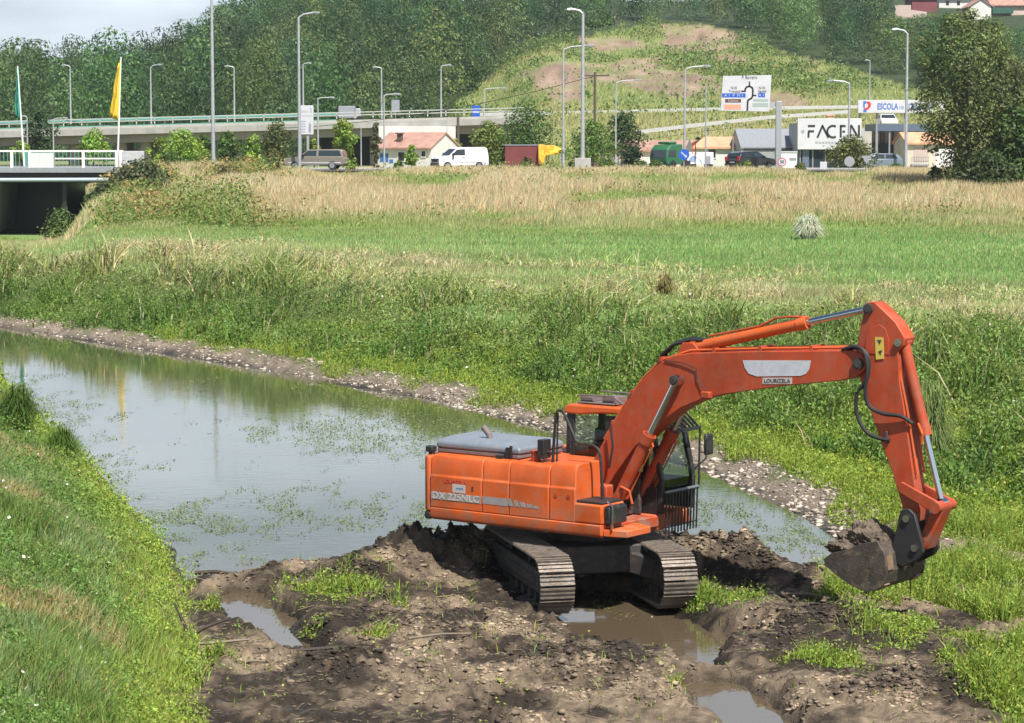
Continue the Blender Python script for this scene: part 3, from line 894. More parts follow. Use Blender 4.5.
EM = exc_mats()
EM['orange'] = worn_paint('orange_paint', (.66, .112, .016), .44, .6)
EM['red'] = worn_paint('weathered_red_orange_paint', (.46, .060, .014), .5)

def lettering(text, size, mat_, parent, loc, rot, name='lettering', align='CENTER', ext=.002, width=None, bold=0.0):
    cu = bpy.data.curves.new(name, 'FONT')
    cu.body = text; cu.size = size; cu.align_x = align; cu.align_y = 'CENTER'; cu.extrude = ext; cu.offset = bold
    cu.resolution_u = 3
    cu.materials.append(mat_)
    o = bpy.data.objects.new(name, cu); COL.objects.link(o)
    if parent is not None: o.parent = parent
    o.location = loc; o.rotation_euler = rot
    bpy.context.view_layer.update()
    me = bpy.data.meshes.new_from_object(o.evaluated_get(bpy.context.evaluated_depsgraph_get()))
    bpy.data.objects.remove(o); bpy.data.curves.remove(cu)
    if width:
        w_ = max(v.co.x for v in me.vertices) - min(v.co.x for v in me.vertices)
        for v in me.vertices: v.co.x *= width / w_
    o = bpy.data.objects.new(name, me); COL.objects.link(o)
    if not me.materials: me.materials.append(mat_)
    if parent is not None: o.parent = parent
    o.location = loc; o.rotation_euler = rot
    return o

EX = empty('excavator', (1.2, 39.7, 0), R(-36.5), 'orange crawler excavator with its bucket full of mud, standing on the mud spit', 'excavator')

# tracks: turned against the upper body
TM = Matrix.Translation((.04, -.10, -.11)) @ Matrix.Rotation(R(-39.5), 4, 'Z')
def track_path(s, hl=1.52, r=.40):
    """point and direction on the belt loop at arc length s"""
    P = 4 * hl + 2 * math.pi * r
    s %= P
    if s < 2 * hl: return -hl + s, r + r, 1, 0        # top run, forward
    s -= 2 * hl
    if s < math.pi * r:
        a = s / r
        return hl + r * math.sin(a), r + r * math.cos(a), math.cos(a), -math.sin(a)
    s -= math.pi * r
    if s < 2 * hl: return hl - s, 0, -1, 0
    s -= 2 * hl
    a = s / r
    return -hl - r * math.sin(a), r - r * math.cos(a), -math.cos(a), math.sin(a)
for side in (-1, 1):
    yc = side * .98
    tb = MB(); P = 4 * 1.52 + 2 * math.pi * .40
    n = 46
    for k in range(n):
        s = P * k / n
        x, z, dx, dz = track_path(s)
        nx, nz_ = -dz, dx
        # outward normal is the left of travel for this loop direction
        m = Matrix(((dx, 0, nx, x), (0, 1, 0, yc), (dz, 0, nz_, z + .03), (0, 0, 0, 1)))
        m = TM @ m
        tb.box(-.084, .084, -.27, .27, .0, .022, m)
        for gx in (-.07, 0.0, .07):
            tb.box(gx - .011, gx + .011, -.27, .27, .022, .05 if gx else .044, m)
        tb.box(-.07, .07, -.09, -.04, -.07, 0, m); tb.box(-.07, .07, .04, .09, -.07, 0, m)
    tr = tb.build('track', EM['track'], EX)
    f = MB()
    f.box(-1.45, 1.45, yc - .17, yc + .17, .26, .62, TM)
    f.box(-1.25, 1.25, yc - .20, yc + .20, .36, .52, TM)
    f.build('track_frame', EM['chassis'], tr, bevel=.03)
    for nm, xx, rr in (('idler_wheel', 1.52, .35), ('drive_sprocket', -1.52, .34)):
        q = MB(); q.cyl(TM @ Vector((xx, yc - .07, .43)), TM @ Vector((xx, yc + .07, .43)), rr, n=24)
        q.cyl(TM @ Vector((xx, yc - .16, .43)), TM @ Vector((xx, yc + .16, .43)), rr * .55, n=20)
        q.build(nm, EM['chassis'], tr, bevel=.015)
    for k in range(7):
        xx = -1.2 + k * .4
        q = MB(); q.cyl(TM @ Vector((xx, yc - .16, .17)), TM @ Vector((xx, yc + .16, .17)), .085, n=14)
        q.build('track_roller', EM['chassis'], tr)
    for xx in (-.6, .6):
        q = MB(); q.cyl(TM @ Vector((xx, yc - .10, .70)), TM @ Vector((xx, yc + .10, .70)), .065, n=14)
        q.build('carrier_roller', EM['chassis'], tr)
q = MB(); q.box(-.75, .75, -.75, .75, .42, .86, TM)
for sx in (-1, 1):
    for sy in (-1, 1): q.bar(TM @ Vector((sx * .35, sy * .4, .62)), TM @ Vector((sx * 1.0, sy * .95, .50)), .32, .34)
q.build('chassis_frame', EM['chassis'], EX, bevel=.03)
q = MB(); q.cyl((0, 0, .78), (0, 0, 1.0), .62, n=40); q.build('slewing_ring', EM['chassis'], EX)

# upper body
q = MB(); q.prism([(-2.2, -1.22), (1.12, -1.22), (1.12, -.30), (1.2, .22), (1.0, 1.18), (-2.2, 1.18)], 1.0, 1.17, 'z')
q.build('deck', EM['red'], EX, bevel=.015)
q = MB(); q.prism([(-1.252, 1.03), (-1.262, 1.06), (-1.262, 1.19), (-1.252, 1.2), (-1.1, 1.2), (-1.1, 1.03)], -2.205, 1.13, 'x')
q.build('side_skirt', EM['orange'], EX, bevel=.012)
q = MB(); q.prism([(1.135, -1.2), (1.52, -1.1), (1.52, -.45), (1.2, -.3), (1.135, -.3)], 1.02, 1.13, 'z')
q.build('front_step', EM['orange'], EX, bevel=.015)
# counterweight: rounded in plan
cw = [(-2.215, -1.26), (-2.30, -1.25), (-2.37, -1.18), (-2.43, -1.0), (-2.52, -.6), (-2.56, 0), (-2.52, .6), (-2.43, 1.0), (-2.37, 1.18), (-2.215, 1.22)]
q = MB(); q.prism(cw, 1.12, 2.03, 'z'); c_ = q.build('counterweight', EM['orange'], EX, bevel=.05, seg=3)
q = MB(); q.prism([(-2.215, -1.265), (-2.31, -1.255), (-2.38, -1.18), (-2.44, -1.0), (-2.52, -.6), (-2.55, 0), (-2.52, .6), (-2.215, 1.2)], 1.0, 1.118, 'z')
q.build('rear_bumper_strip', EM['rubber'], c_, bevel=.02)
prof = [(-1.255, 1.205), (-1.255, 1.715), (-1.235, 1.735), (-1.225, 1.95), (-1.19, 2.03), (-1.12, 2.055), (-.45, 2.065), (-.45, 1.205)]
for x0, x1 in ((-2.205, -1.168), (-1.155, -.637), (-.624, .143)):
    q = MB(); q.prism(prof, x0, x1, 'x'); dr = q.build('side_door', EM['orange'], EX, bevel=.018, seg=2)
q = MB(); q.box(-2.2, .14, -1.15, -.46, 1.21, 2.02); q.build('inner_bulkhead', EM['rubber'], EX)
prof2 = [(-1.25, 1.205), (-1.25, 1.72), (-1.23, 1.74), (-1.215, 2.0), (-1.17, 2.08), (-1.08, 2.10), (-.55, 2.10), (-.55, 1.205)]
q = MB(); q.prism(prof2, .156, .64, 'x'); tk = q.build('fuel_tank', EM['orange'], EX, bevel=.03, seg=3)
q = MB(); q.cyl((-.32, -.95, 2.05), (-.32, -.95, 2.20), .075, n=18); q.cyl((-.32, -.95, 2.20), (-.32, -.95, 2.225), .085, n=18); q.build('tank_cap', EM['red'], EX)
for xx in (.28, .52):
    q = MB(); q.cyl((xx, -1.258, 1.60), (xx, -1.244, 1.60), .035, n=12); q.build('bolt', EM['red'], tk)
q = MB(); q.box(.158, 1.14, -1.245, -.62, 1.205, 1.51); tl = q.build('tool_box', EM['orange'], EX, bevel=.03, seg=3)
q = MB(); q.box(.50, 1.12, -1.20, -.66, 1.513, 1.55); q.build('tread_plate', EM['rubber'], tl, bevel=.01)
q = MB(); q.box(1.145, 1.27, -1.2, -.72, 1.20, 1.50); q.build('battery_cover', EM['black'], EX, bevel=.04)
q = MB(); q.tube([(1.29, -1.18, 1.14), (1.30, -1.18, 1.5), (1.2, -1.18, 1.58)], .018); q.build('grab_handle', EM['steel'], EX)
q = MB(); q.box(-2.2, -.55, .30, 1.22, 1.19, 2.05); q.box(-2.2, -.50, -.45, .30, 1.19, 2.04); q.build('engine_housing', EM['orange'], EX, bevel=.03)
# hood
q = MB(); q.prism([(-2.26, -1.0), (-.62, -1.0), (-.62, .2), (-2.40, .2), (-2.38, -.5)], 2.062, 2.14, 'z'); hd = q.build('engine_hood_base', EM['hoodside'], EX, bevel=.02)
lo = [(-2.27, -1.01), (-.60, -1.01), (-.60, .22), (-2.42, .22), (-2.40, -.5)]
hi = [(-2.20, -.93), (-.72, -.93), (-.72, .14), (-2.34, .14), (-2.32, -.5)]
q = MB(); n = 5
q.add([(*p, 2.14) for p in lo] + [(*p, 2.235) for p in lo] + [(*p, 2.295) for p in hi], [(i, (i + 1) % n, n + (i + 1) % n, n + i) for i in range(n)] + [(n + i, n + (i + 1) % n, 2 * n + (i + 1) % n, 2 * n + i) for i in range(n)] + [[4, 3, 2, 1, 0], [10, 11, 12, 13, 14]])
hh_ = q.build('engine_hood', EM['greyhood'], EX, bevel=.03, seg=3)
q = MB(); q.tube([(-1.52, -.55, 2.27), (-1.55, -.55, 2.36), (-1.66, -.55, 2.47)], .05, 12); q.build('exhaust_pipe', EM['hoodside'], EX)
q = MB(); q.box(-.86, -.80, -1.03, -1.0, 2.07, 2.24); q.box(-.78, -.74, -1.03, -1.0, 2.07, 2.27); q.box(-1.02, -.9, -1.08, -1.0, 2.062, 2.11); q.build('hood_latch', EM['rubber'], EX)
q = MB(); q.box(-2.36, -2.27, -1.12, -1.02, 2.03, 2.07); q.box(-2.40, -2.26, -1.14, -1.0, 2.07, 2.17); q.build('rear_work_light', EM['rubber'], EX, bevel=.02)
# deck in front of the hood
q = MB(); q.box(-.58, .16, -.44, .22, 1.19, 2.03); q.build('valve_cover', EM['orange'], EX, bevel=.02)
q = MB(); q.box(.18, .72, -.50, -.30, 1.18, 1.70); q.build('boom_bracket', EM['red'], EX, bevel=.02)
q = MB(); q.box(.2, .9, .16, .24, 1.18, 1.75); q.build('boom_bracket', EM['chassis'], EX, bevel=.02)
q = MB(); q.box(.1, .8, -.28, .15, 1.19, 1.3); q.cyl((.35, -.25, 1.45), (.35, .15, 1.45), .2, n=16)
q.build('swing_motor', EM['chassis'], EX, bevel=.01)
for k in range(4):
    q = MB(); yy = -.22 + .1 * k
    q.tube([(.15, yy, 1.9), (.3, yy, 2.05 - .03 * k), (.42, yy, 1.92), (.44, yy, 1.6 - .05 * k)], .022, 8); q.build('hydraulic_hose', EM['rubber'], EX)

# cab
CB = MB()
for (a, b, w_, h_) in [((-.43, .30, 1.2), (-.40, .30, 2.7), .10, .10), ((-.43, 1.2, 1.2), (-.40, 1.2, 2.7), .10, .10), ((.46, .29, 1.2), (.46, .29, 2.7), .09, .07), ((.46, 1.21, 1.2), (.46, 1.21, 2.7), .09, .07),
                       ((1.34, .30, 1.2), (1.36, .30, 1.75), .09, .08), ((1.36, .30, 1.73), (1.14, .30, 2.72), .09, .08), ((1.34, 1.2, 1.2), (1.36, 1.2, 1.75), .09, .08), ((1.36, 1.2, 1.73), (1.14, 1.2, 2.72), .09, .08),
                       ((1.36, .3, 1.52), (1.36, 1.2, 1.52), .05, .05)]:
    CB.bar(a, b, w_, h_)
CB.box(-.45, 1.3, .262, .30, 1.19, 1.62); CB.box(-.45, 1.3, 1.2, 1.235, 1.19, 1.7); CB.box(-.46, -.42, .3, 1.2, 1.19, 2.0)
CB.box(-.45, -.30, .258, .30, 1.62, 2.7); CB.box(.30, .62, .258, .30, 1.62, 2.7)
cabf = CB.build('cab', EM['black'], EX, bevel=.015); cabf.location.x = -.13
q = MB(); q.box(-.46, 1.30, .24, 1.24, .93, 1.188); q.build('cab_base', EM['orange'], cabf, bevel=.03)
q = MB(); q.prism([(-.50, 2.70), (-.48, 2.80), (-.40, 2.85), (.95, 2.85), (1.12, 2.82), (1.22, 2.73), (1.0, 2.75), (.2, 2.73), (-.2, 2.69)], .22, 1.26, 'y'); q.build('cab_roof', EM['orange'], cabf, bevel=.03, seg=3)
for nm, vs in (('side_window', [(-.30, .28, 1.95), (.30, .28, 1.95), (.30, .28, 2.68), (-.30, .28, 2.68)]),
               ('side_window', [(.62, .28, 1.6), (1.30, .28, 1.6), (1.32, .28, 1.8), (1.12, .28, 2.68), (.62, .28, 2.68)]),
               ('door_window', [(-.36, 1.215, 1.7), (1.28, 1.215, 1.7), (1.1, 1.215, 2.68), (-.36, 1.215, 2.68)]),
               ('windscreen', [(1.365, .34, 1.54), (1.365, 1.16, 1.54), (1.372, 1.16, 1.73), (1.16, 1.16, 2.66), (1.16, .34, 2.66), (1.372, .34, 1.73)]),
               ('rear_window', [(-.44, .34, 2.0), (-.44, 1.16, 2.0), (-.41, 1.16, 2.66), (-.41, .34, 2.66)])):
    q = MB(); q.add(vs, [list(range(len(vs)))]); q.build(nm, EM['glass'], cabf)
q = MB(); q.box(-.1, .42, .48, 1.0, 1.2, 1.62); q.box(-.2, -.02, .48, 1.0, 1.6, 2.2); q.box(-.16, -.05, .6, .88, 2.2, 2.45); q.build('driver_seat', EM['seat'], cabf, bevel=.05)
q = MB(); q.box(.75, 1.1, .34, .5, 1.2, 1.75); q.build('control_console', EM['seat'], cabf, bevel=.02)
# front guards
q = MB()
for k in range(11):
    yy = .30 + .9 * k / 10
    q.cyl((1.44, yy, .88), (1.46, yy, 1.54), .014, n=6)
q.cyl((1.445, .28, 1.0), (1.445, 1.22, 1.0), .014, n=6); q.cyl((1.46, .28, 1.54), (1.46, 1.22, 1.54), .02, n=6)
gd = q.build('front_guard', EM['black'], EX); gd.location.x = -.13
q = MB(); q.box(1.44, 1.475, .27, 1.23, 1.545, 1.575); q.build('guard_top_rail', EM['greyhood'], gd)
q = MB()
for k in range(9):
    yy = .34 + .9 * k / 8
    q.bar((1.16, yy, 2.77), (1.46, yy, 2.50), .03, .03)
q.bar((1.46, .32, 2.50), (1.46, 1.27, 2.50), .04, .05); q.bar((1.12, .32, 2.74), (1.12, 1.27, 2.74), .04)
q.build('visor_guard', EM['black'], EX).location.x = -.13
q = MB(); q.tube([(1.46, 1.26, 2.50), (1.46, 1.25, 2.0), (1.46, 1.24, 1.56)], .018); q.build('guard_post', EM['black'], EX).location.x = -.13
q = MB(); q.tube([(1.3, 1.24, 1.75), (1.52, 1.36, 2.0), (1.52, 1.38, 2.32), (1.5, 1.44, 2.40)], .014); mp1 = q.build('mirror_arm', EM['black'], EX); mp1.location.x = -.13
q = MB(); q.box(1.46, 1.53, 1.36, 1.58, 2.04, 2.38); q.build('mirror', EM['black'], mp1, bevel=.03)
# roof hatch gear
q = MB(); q.box(-.30, .42, .34, 1.05, 2.865, 2.89); q.box(-.28, -.04, .40, .70, 2.89, 2.97); q.box(.15, .40, .40, .75, 2.89, 2.99)
q.bar((-.3, .36, 2.99), (.42, .36, 3.01), .03); q.bar((-.3, 1.0, 3.0), (.42, 1.0, 3.0), .03); q.bar((.42, .36, 2.98), (.60, .36, 2.88), .03); q.build('roof_hatch', EM['hoodside'], cabf, bevel=.008)

# handrail, mirror, wires on the tank side
q = MB(); q.tube([(-.03, -.9, 2.05), (0, -.9, 2.5), (.03, -.9, 2.84), (.07, -.9, 2.88), (.15, -.9, 2.88), (.2, -.9, 2.82), (.41, -.9, 2.43), (.47, -.9, 2.39), (.74, -.9, 2.38), (.84, -.9, 2.32), (.88, -.9, 2.2), (.93, -.9, 1.5)], .024, 8)
hr = q.build('handrail', EM['black'], EX, smooth=True)
q = MB(); q.tube([(-.02, -.9, 2.2), (-.1, -1.0, 2.24)], .015); q.box(-.20, -.08, -1.08, -.88, 2.12, 2.42); q.build('mirror', EM['black'], hr, bevel=.02)
q = MB(); q.tube([(.02, -.86, 2.06), (.04, -.86, 2.84)], .015); q.build('mirror_post', EM['black'], hr)

# boom
BO = [(.14, 1.55), (.11, 1.74), (.28, 2.05), (.46, 2.35), (.64, 2.63), (.82, 2.89), (1.0, 3.14), (1.19, 3.36), (1.36, 3.53), (1.53, 3.66), (1.75, 3.78), (2.07, 3.84), (3.32, 3.93), (4.86, 4.02), (5.02, 3.99), (5.11, 3.90), (5.13, 3.80), (5.06, 3.70), (4.96, 3.63), (4.69, 3.56), (3.76, 3.43), (3.19, 3.33), (2.65, 3.23), (2.27, 3.13), (1.93, 2.99), (1.56, 2.75), (1.07, 2.32), (.68, 1.84), (.45, 1.47), (.38, 1.40), (.24, 1.43)]
q = MB(); q.prism(BO, -.22, .22); boom = q.build('boom', EM['red'], EX, bevel=.012)
q = MB()
for s in (-1, 1):
    y0 = s * .222
    ed = [(.46, 2.35), (.82, 2.89), (1.19, 3.36), (1.53, 3.66), (2.07, 3.84), (3.32, 3.93), (4.8, 4.02)]
    q.tube([(x_ - .02, s * .15, z_ + .035) for x_, z_ in ed], .022, 6)
    q.tube([(x_ - .02, s * .09, z_ + .035) for x_, z_ in ed], .018, 6)
q.build('hydraulic_pipe', EM['orange'], boom)
for x_, z_ in ((.64, 2.63), (1.0, 3.14), (1.53, 3.68), (2.5, 3.87), (3.32, 3.94), (4.2, 3.99)):
    q = MB(); q.bar((x_ - .02, -.20, z_ + .03), (x_ - .02, .20, z_ + .03), .05, .07); q.build('pipe_clamp', EM['red'], boom)
q = MB(); q.prism([(3.02, 3.775), (4.2, 3.835), (4.17, 3.70), (4.12, 3.63), (4.02, 3.595), (3.27, 3.545), (3.13, 3.58), (3.06, 3.66)], -.226, -.2205); q.build('decal_plate', EM['white'], boom)
q = MB(); q.prism([(3.37, 3.53), (3.88, 3.56), (3.88, 3.465), (3.37, 3.435)], -.226, -.2205); q.build('name_plate', EM['wletter'], boom)
lettering('LOURIZELA', .085, EM['letter'], boom, (3.625, -.2285, 3.497), (R(90), R(-3.4), 0), width=.45)
q = MB()
q.cyl((1.90, -.42, 3.42), (1.90, .42, 3.42), .075, n=18); q.cyl((1.90, -.44, 3.42), (1.90, .44, 3.42), .05, n=14); q.build('cylinder_pin', EM['chassis'], boom)
q = MB(); q.cyl((5.0, -.26, 3.83), (5.0, .26, 3.83), .085, n=18); q.cyl((5.0, -.275, 3.83), (5.0, .275, 3.83), .055, n=14); q.build('arm_pin', EM['chassis'], boom)
q = MB(); q.cyl((.27, -.34, 1.58), (.27, .30, 1.58), .09, n=16); q.build('foot_pin', EM['chassis'], boom)
q = MB(); q.box(2.33, 2.50, -.34, -.225, 3.16, 3.27); q.build('work_light', EM['red'], boom, bevel=.02)
q = MB(); q.tube([(1.62, -.232, 3.7), (1.95, -.24, 3.68), (2.2, -.24, 3.6), (2.22, -.24, 3.45), (2.4, -.26, 3.27)], .008, 5); q.build('lamp_wire', EM['rubber'], boom)
q = MB(); q.prism([(1.72, 3.75), (1.85, 3.98), (2.05, 3.99), (2.22, 3.82)], -.10, -.06); q.prism([(1.72, 3.75), (1.85, 3.98), (2.05, 3.99), (2.22, 3.82)], .06, .10); q.build('cylinder_lug', EM['red'], boom, bevel=.01)
for k in range(3):
    q = MB(); yy = -.05 + .06 * k
    q.tube([(1.35 + .05 * k, yy, 3.58), (1.45, yy, 3.78), (1.65, yy, 3.93 + .02 * k), (1.95, yy, 4.02 + .015 * k), (2.2, yy, 4.03)], .026, 8); q.build('hydraulic_hose', EM['rubber'], boom, smooth=True)

def ram(name, a, b, split, r, rr, parent, y, matb=None, eye=True):
    a = Vector((a[0], y, a[1])); b = Vector((b[0], y, b[1]))
    c = a.lerp(b, split)
    q = MB(); q.cyl(a, c, r, n=20); d = (b - a).normalized()
    q.cyl(c - d * .16, c, r * 1.18, n=20)
    q.cyl(a + Vector((0, -.08, 0)), a + Vector((0, .08, 0)), r * 1.15, n=16)
    o = q.build(name, matb or EM['red'], parent, smooth=True)
    q = MB(); q.cyl(c, b, rr, n=16); q.cyl(b + Vector((0, -.07, 0)), b + Vector((0, .07, 0)), rr * 1.9, n=16)
    q.build('piston_rod', EM['steel'], o, smooth=True)
    return o
for y_ in (-.34, .34):
    cy_ = ram('boom_cylinder', (.78, 1.38), (1.90, 3.42), .57, .098, .046, EX, y_)
    q = MB()
    dirv = Vector((1.12, 0, 2.04)).normalized(); nrm = Vector((-dirv.z, 0, dirv.x))
    p0 = Vector((.78, y_, 1.38))
    q.tube([p0 + dirv * .2 - nrm * .13, p0 + dirv * .3 - nrm * .14, p0 + dirv * 1.2 - nrm * .14, p0 + dirv * 1.25 - nrm * .09], .02, 6); q.build('cylinder_line', EM['orange'], cy_)
q = MB(); q.tube([(1.0, -.36, 1.3), (1.15, -.42, 1.45), (1.12, -.46, 1.65), (.95, -.44, 1.70)], .02, 6); q.build('hydraulic_hose', EM['orange'], EX, smooth=True)
q = MB(); q.tube([(.62, -.28, 1.95), (.70, -.30, 2.3), (.66, -.30, 2.6)], .018, 6); q.build('hydraulic_hose', EM['rubber'], EX, smooth=True)
ac = ram('arm_cylinder', (2.03, 3.91), (5.06, 4.63), .655, .088, .052, EX, 0, EM['orange'])
q = MB(); q.tube([(2.3, -.02, 4.10), (3.2, -.02, 4.29), (3.5, -.05, 4.43), (3.75, -.05, 4.46), (3.95, -.03, 4.46)], .02, 6); q.build('cylinder_line', EM['red'], ac, smooth=True)

# arm
AR = [(4.955, 4.2), (5.0, 4.42), (5.045, 4.66), (5.10, 4.735), (5.21, 4.74), (5.34, 4.64), (5.56, 4.46), (5.72, 4.23), (5.69, 4.12), (5.60, 4.05), (5.64, 3.58), (5.71, 3.24), (5.79, 2.78), (5.91, 2.09), (5.98, 1.72), (5.95, 1.56), (5.85, 1.50), (5.76, 1.58), (5.70, 1.80), (5.53, 2.28), (5.33, 2.72), (5.16, 3.16), (4.97, 3.66), (4.92, 3.85)]
q = MB(); q.prism(AR, -.155, .155); arm = q.build('arm', EM['red'], EX, bevel=.012)
q = MB(); q.prism([(5.06, 3.98), (5.08, 4.2), (5.16, 4.36), (5.30, 4.42), (5.40, 4.36), (5.46, 4.2), (5.47, 3.98)], -.164, -.154); q.build('reinforcing_plate', EM['red'], arm, bevel=.004)
q = MB(); q.prism([(5.235, 4.23), (5.37, 4.23), (5.39, 3.92), (5.255, 3.90)], -.169, -.1645); st = q.build('warning_sticker', EM['yellow'], arm)
q = MB(); q.prism([(5.27, 4.19), (5.31, 4.12), (5.35, 4.19)], -.1715, -.1695); q.build('sticker_mark', EM['letter'], st)
q = MB(); q.prism([(5.29, 4.02), (5.36, 4.05), (5.33, 3.96)], -.1715, -.1695); q.build('sticker_mark', EM['letter'], st)
for nm, p, r_ in (('cylinder_pin', (5.12, 4.635), .075), ('cylinder_pin', (5.62, 4.17), .06), ('link_pin', (5.72, 2.05), .05)):
    q = MB(); q.cyl((p[0], -.20, p[1]), (p[0], .20, p[1]), r_, n=16); q.cyl((p[0], -.21, p[1]), (p[0], .21, p[1]), r_ * .6, n=14); q.build(nm, EM['steel'] if r_ < .07 else EM['chassis'], arm)
q = MB()
for s in (-1, 1): q.tube([(5.55, s * .11, 4.0), (5.66, s * .11, 3.55), (5.74, s * .11, 3.22), (5.84, s * .11, 2.7), (5.93, s * .11, 2.25)], .018, 6)
q.build('hydraulic_pipe', EM['orange'], arm)
q = MB(); q.box(5.42, 5.47, -.19, -.156, 2.68, 2.86); q.build('grease_block', EM['chassis'], arm, bevel=.01)
hs = [[(4.72, -.2, 4.02), (4.95, -.24, 4.08), (5.12, -.27, 4.0), (5.18, -.28, 3.75), (5.14, -.27, 3.45), (5.2, -.25, 3.22), (5.42, -.23, 3.12), (5.7, -.21, 3.1), (5.86, -.16, 3.0)],
      [(4.78, -.16, 4.03), (5.0, -.2, 4.06), (5.16, -.22, 3.92), (5.15, -.24, 3.6), (5.0, -.25, 3.4), (4.99, -.24, 3.1), (5.12, -.23, 2.86), (5.3, -.2, 2.76), (5.5, -.17, 2.73)]]
def smooth_pts(P, n=5):
    P = [Vector(p) for p in P]; out = []
    for i in range(len(P) - 1):
        a = P[max(i - 1, 0)]; b = P[i]; c = P[i + 1]; d = P[min(i + 2, len(P) - 1)]
        for k in range(n):
            t = k / n
            out.append(.5 * ((2 * b) + (c - a) * t + (2 * a - 5 * b + 4 * c - d) * t * t + (3 * b - a - 3 * c + d) * t ** 3))
    return out + [P[-1]]
for h_ in hs:
    q = MB(); q.tube(smooth_pts(h_), .03, 8); q.build('hydraulic_hose', EM['rubber'], arm, smooth=True)
# bucket cylinder and linkage
bc = ram('bucket_cylinder', (5.62, 4.17), (6.27, 1.84), .58, .082, .045, EX, 0)
q = MB(); q.tube([(5.92, -.1, 3.0), (6.0, -.12, 2.86), (5.98, -.1, 2.7)], .02, 6); q.build('cylinder_line', EM['orange'], bc)
q = MB()
for s in (-1, 1):
    q.prism([(5.66, 2.09), (5.73, 2.14), (6.33, 1.89), (6.37, 1.80), (6.30, 1.73), (6.22, 1.74), (5.68, 1.99)], s * .20 - .03, s * .20 + .03)
lk = q.build('rocker_link', EM['red'], EX, bevel=.01)
q = MB(); q.cyl((6.29, -.27, 1.81), (6.29, .27, 1.81), .085, n=18); q.build('link_pin', EM['red'], lk)
q = MB(); q.prism([(6.20, 1.82), (6.38, 1.80), (6.11, 1.16), (5.92, 1.18)], -.16, .16); q.build('bucket_link', EM['red'], EX, bevel=.03)

# quick hitch ears and bucket
q = MB()
for s in (-1, 1):
    q.prism([(5.72, 1.66), (5.77, 1.75), (5.88, 1.76), (5.97, 1.69), (6.10, 1.28), (6.12, 1.15), (6.04, 1.04), (5.80, .90), (5.62, .95), (5.58, 1.12), (5.66, 1.35)], s * .24 - .035, s * .24 + .035)
q.build('hitch_bracket', EM['rubber'], EX, bevel=.012)
for p in ((5.85, 1.62), (5.99, 1.20)):
    q = MB(); q.cyl((p[0], -.31, p[1]), (p[0], .31, p[1]), .055, n=16); q.build('bucket_pin', EM['steel'], EX)
BK = [(4.74, .90), (4.90, .735), (5.14, .61), (5.37, .555), (5.54, .58), (5.66, .68), (5.71, .86), (5.67, 1.10), (5.56, 1.27)]
BI = [(4.77, .94), (4.92, .78), (5.15, .66), (5.36, .605), (5.51, .625), (5.61, .71), (5.655, .86), (5.62, 1.07), (5.53, 1.23)]
q = MB()
n = len(BK); vs = []
for y_ in (-.58, .58): vs += [(p[0], y_, p[1]) for p in BK] + [(p[0], y_, p[1]) for p in BI]
fs = []
for i in range(n - 1):
    fs += [(i, i + 1, 2 * n + i + 1, 2 * n + i), (n + i, 3 * n + i, 3 * n + i + 1, n + i + 1), (i, n + i, n + i + 1, i + 1), (2 * n + i, 2 * n + i + 1, 3 * n + i + 1, 3 * n + i)]
fs += [(0, 2 * n, 3 * n, n), (n - 1, 2 * n - 1, 4 * n - 1, 3 * n - 1)]
q.add(vs, fs); bk = q.build('bucket', EM['bucket'], EX)
SP = [(4.67, .95), (4.70, .86), (4.90, .725), (5.14, .60), (5.37, .545), (5.55, .57), (5.675, .68), (5.72, .86), (5.68, 1.11), (5.56, 1.30), (5.36, 1.26), (5.05, 1.13), (4.80, 1.05)]
for y_ in (-.60, .60):
    q = MB(); q.prism(SP, y_ - .02, y_ + .02); q.build('side_plate', EM['bucket'], bk, bevel=.006)
q = MB(); q.prism([(4.80, .97), (4.74, .82), (4.67, .86), (4.68, .91)], -.6, .6); q.build('cutting_edge', EM['bucket'], bk, bevel=.008)
for (i, t0, t1) in ((6, .1, .95), (4, .15, .95), (2, .3, .9)):
    for y_ in (-.50, .50):
        a = Vector((BK[i][0], 0, BK[i][1])); b = Vector((BK[i + 1][0], 0, BK[i + 1][1]))
        d = b - a; nn = Vector((d.z, 0, -d.x)).normalized() * .022
        p0 = a + d * t0; p1 = a + d * t1
        q = MB(); q.add([(p0.x, y_ - .085, p0.z), (p0.x, y_ + .085, p0.z), (p1.x, y_ + .085, p1.z), (p1.x, y_ - .085, p1.z)] + [(p0.x + nn.x, y_ - .085, p0.z + nn.z), (p0.x + nn.x, y_ + .085, p0.z + nn.z), (p1.x + nn.x, y_ + .085, p1.z + nn.z), (p1.x + nn.x, y_ - .085, p1.z + nn.z)], [(0, 1, 2, 3), (7, 6, 5, 4), (0, 4, 5, 1), (1, 5, 6, 2), (2, 6, 7, 3), (3, 7, 4, 0)])
        q.build('wear_plate', EM['pad'], bk)
q = MB()
for s in (-1, 1): q.prism([(5.50, 1.20), (5.68, 1.18), (5.80, 1.0), (5.74, .82)], s * .17 - .03, s * .17 + .03)
q.build('bucket_ear', EM['bucket'], bk, bevel=.008)
# roots and strips hanging from the bucket
for (x_, y_, z_, ln) in ((5.37, -.58, .55, .38), (5.25, -.3, .58, .18), (5.62, .3, .62, .34)):
    q = MB(); q.tube([(x_, y_, z_), (x_ + .01, y_, z_ - ln * .5), (x_ - .01, y_ + .01, z_ - ln)], [.012, .009, .004], 5); q.build('hanging_root', EM['chassis'], bk)
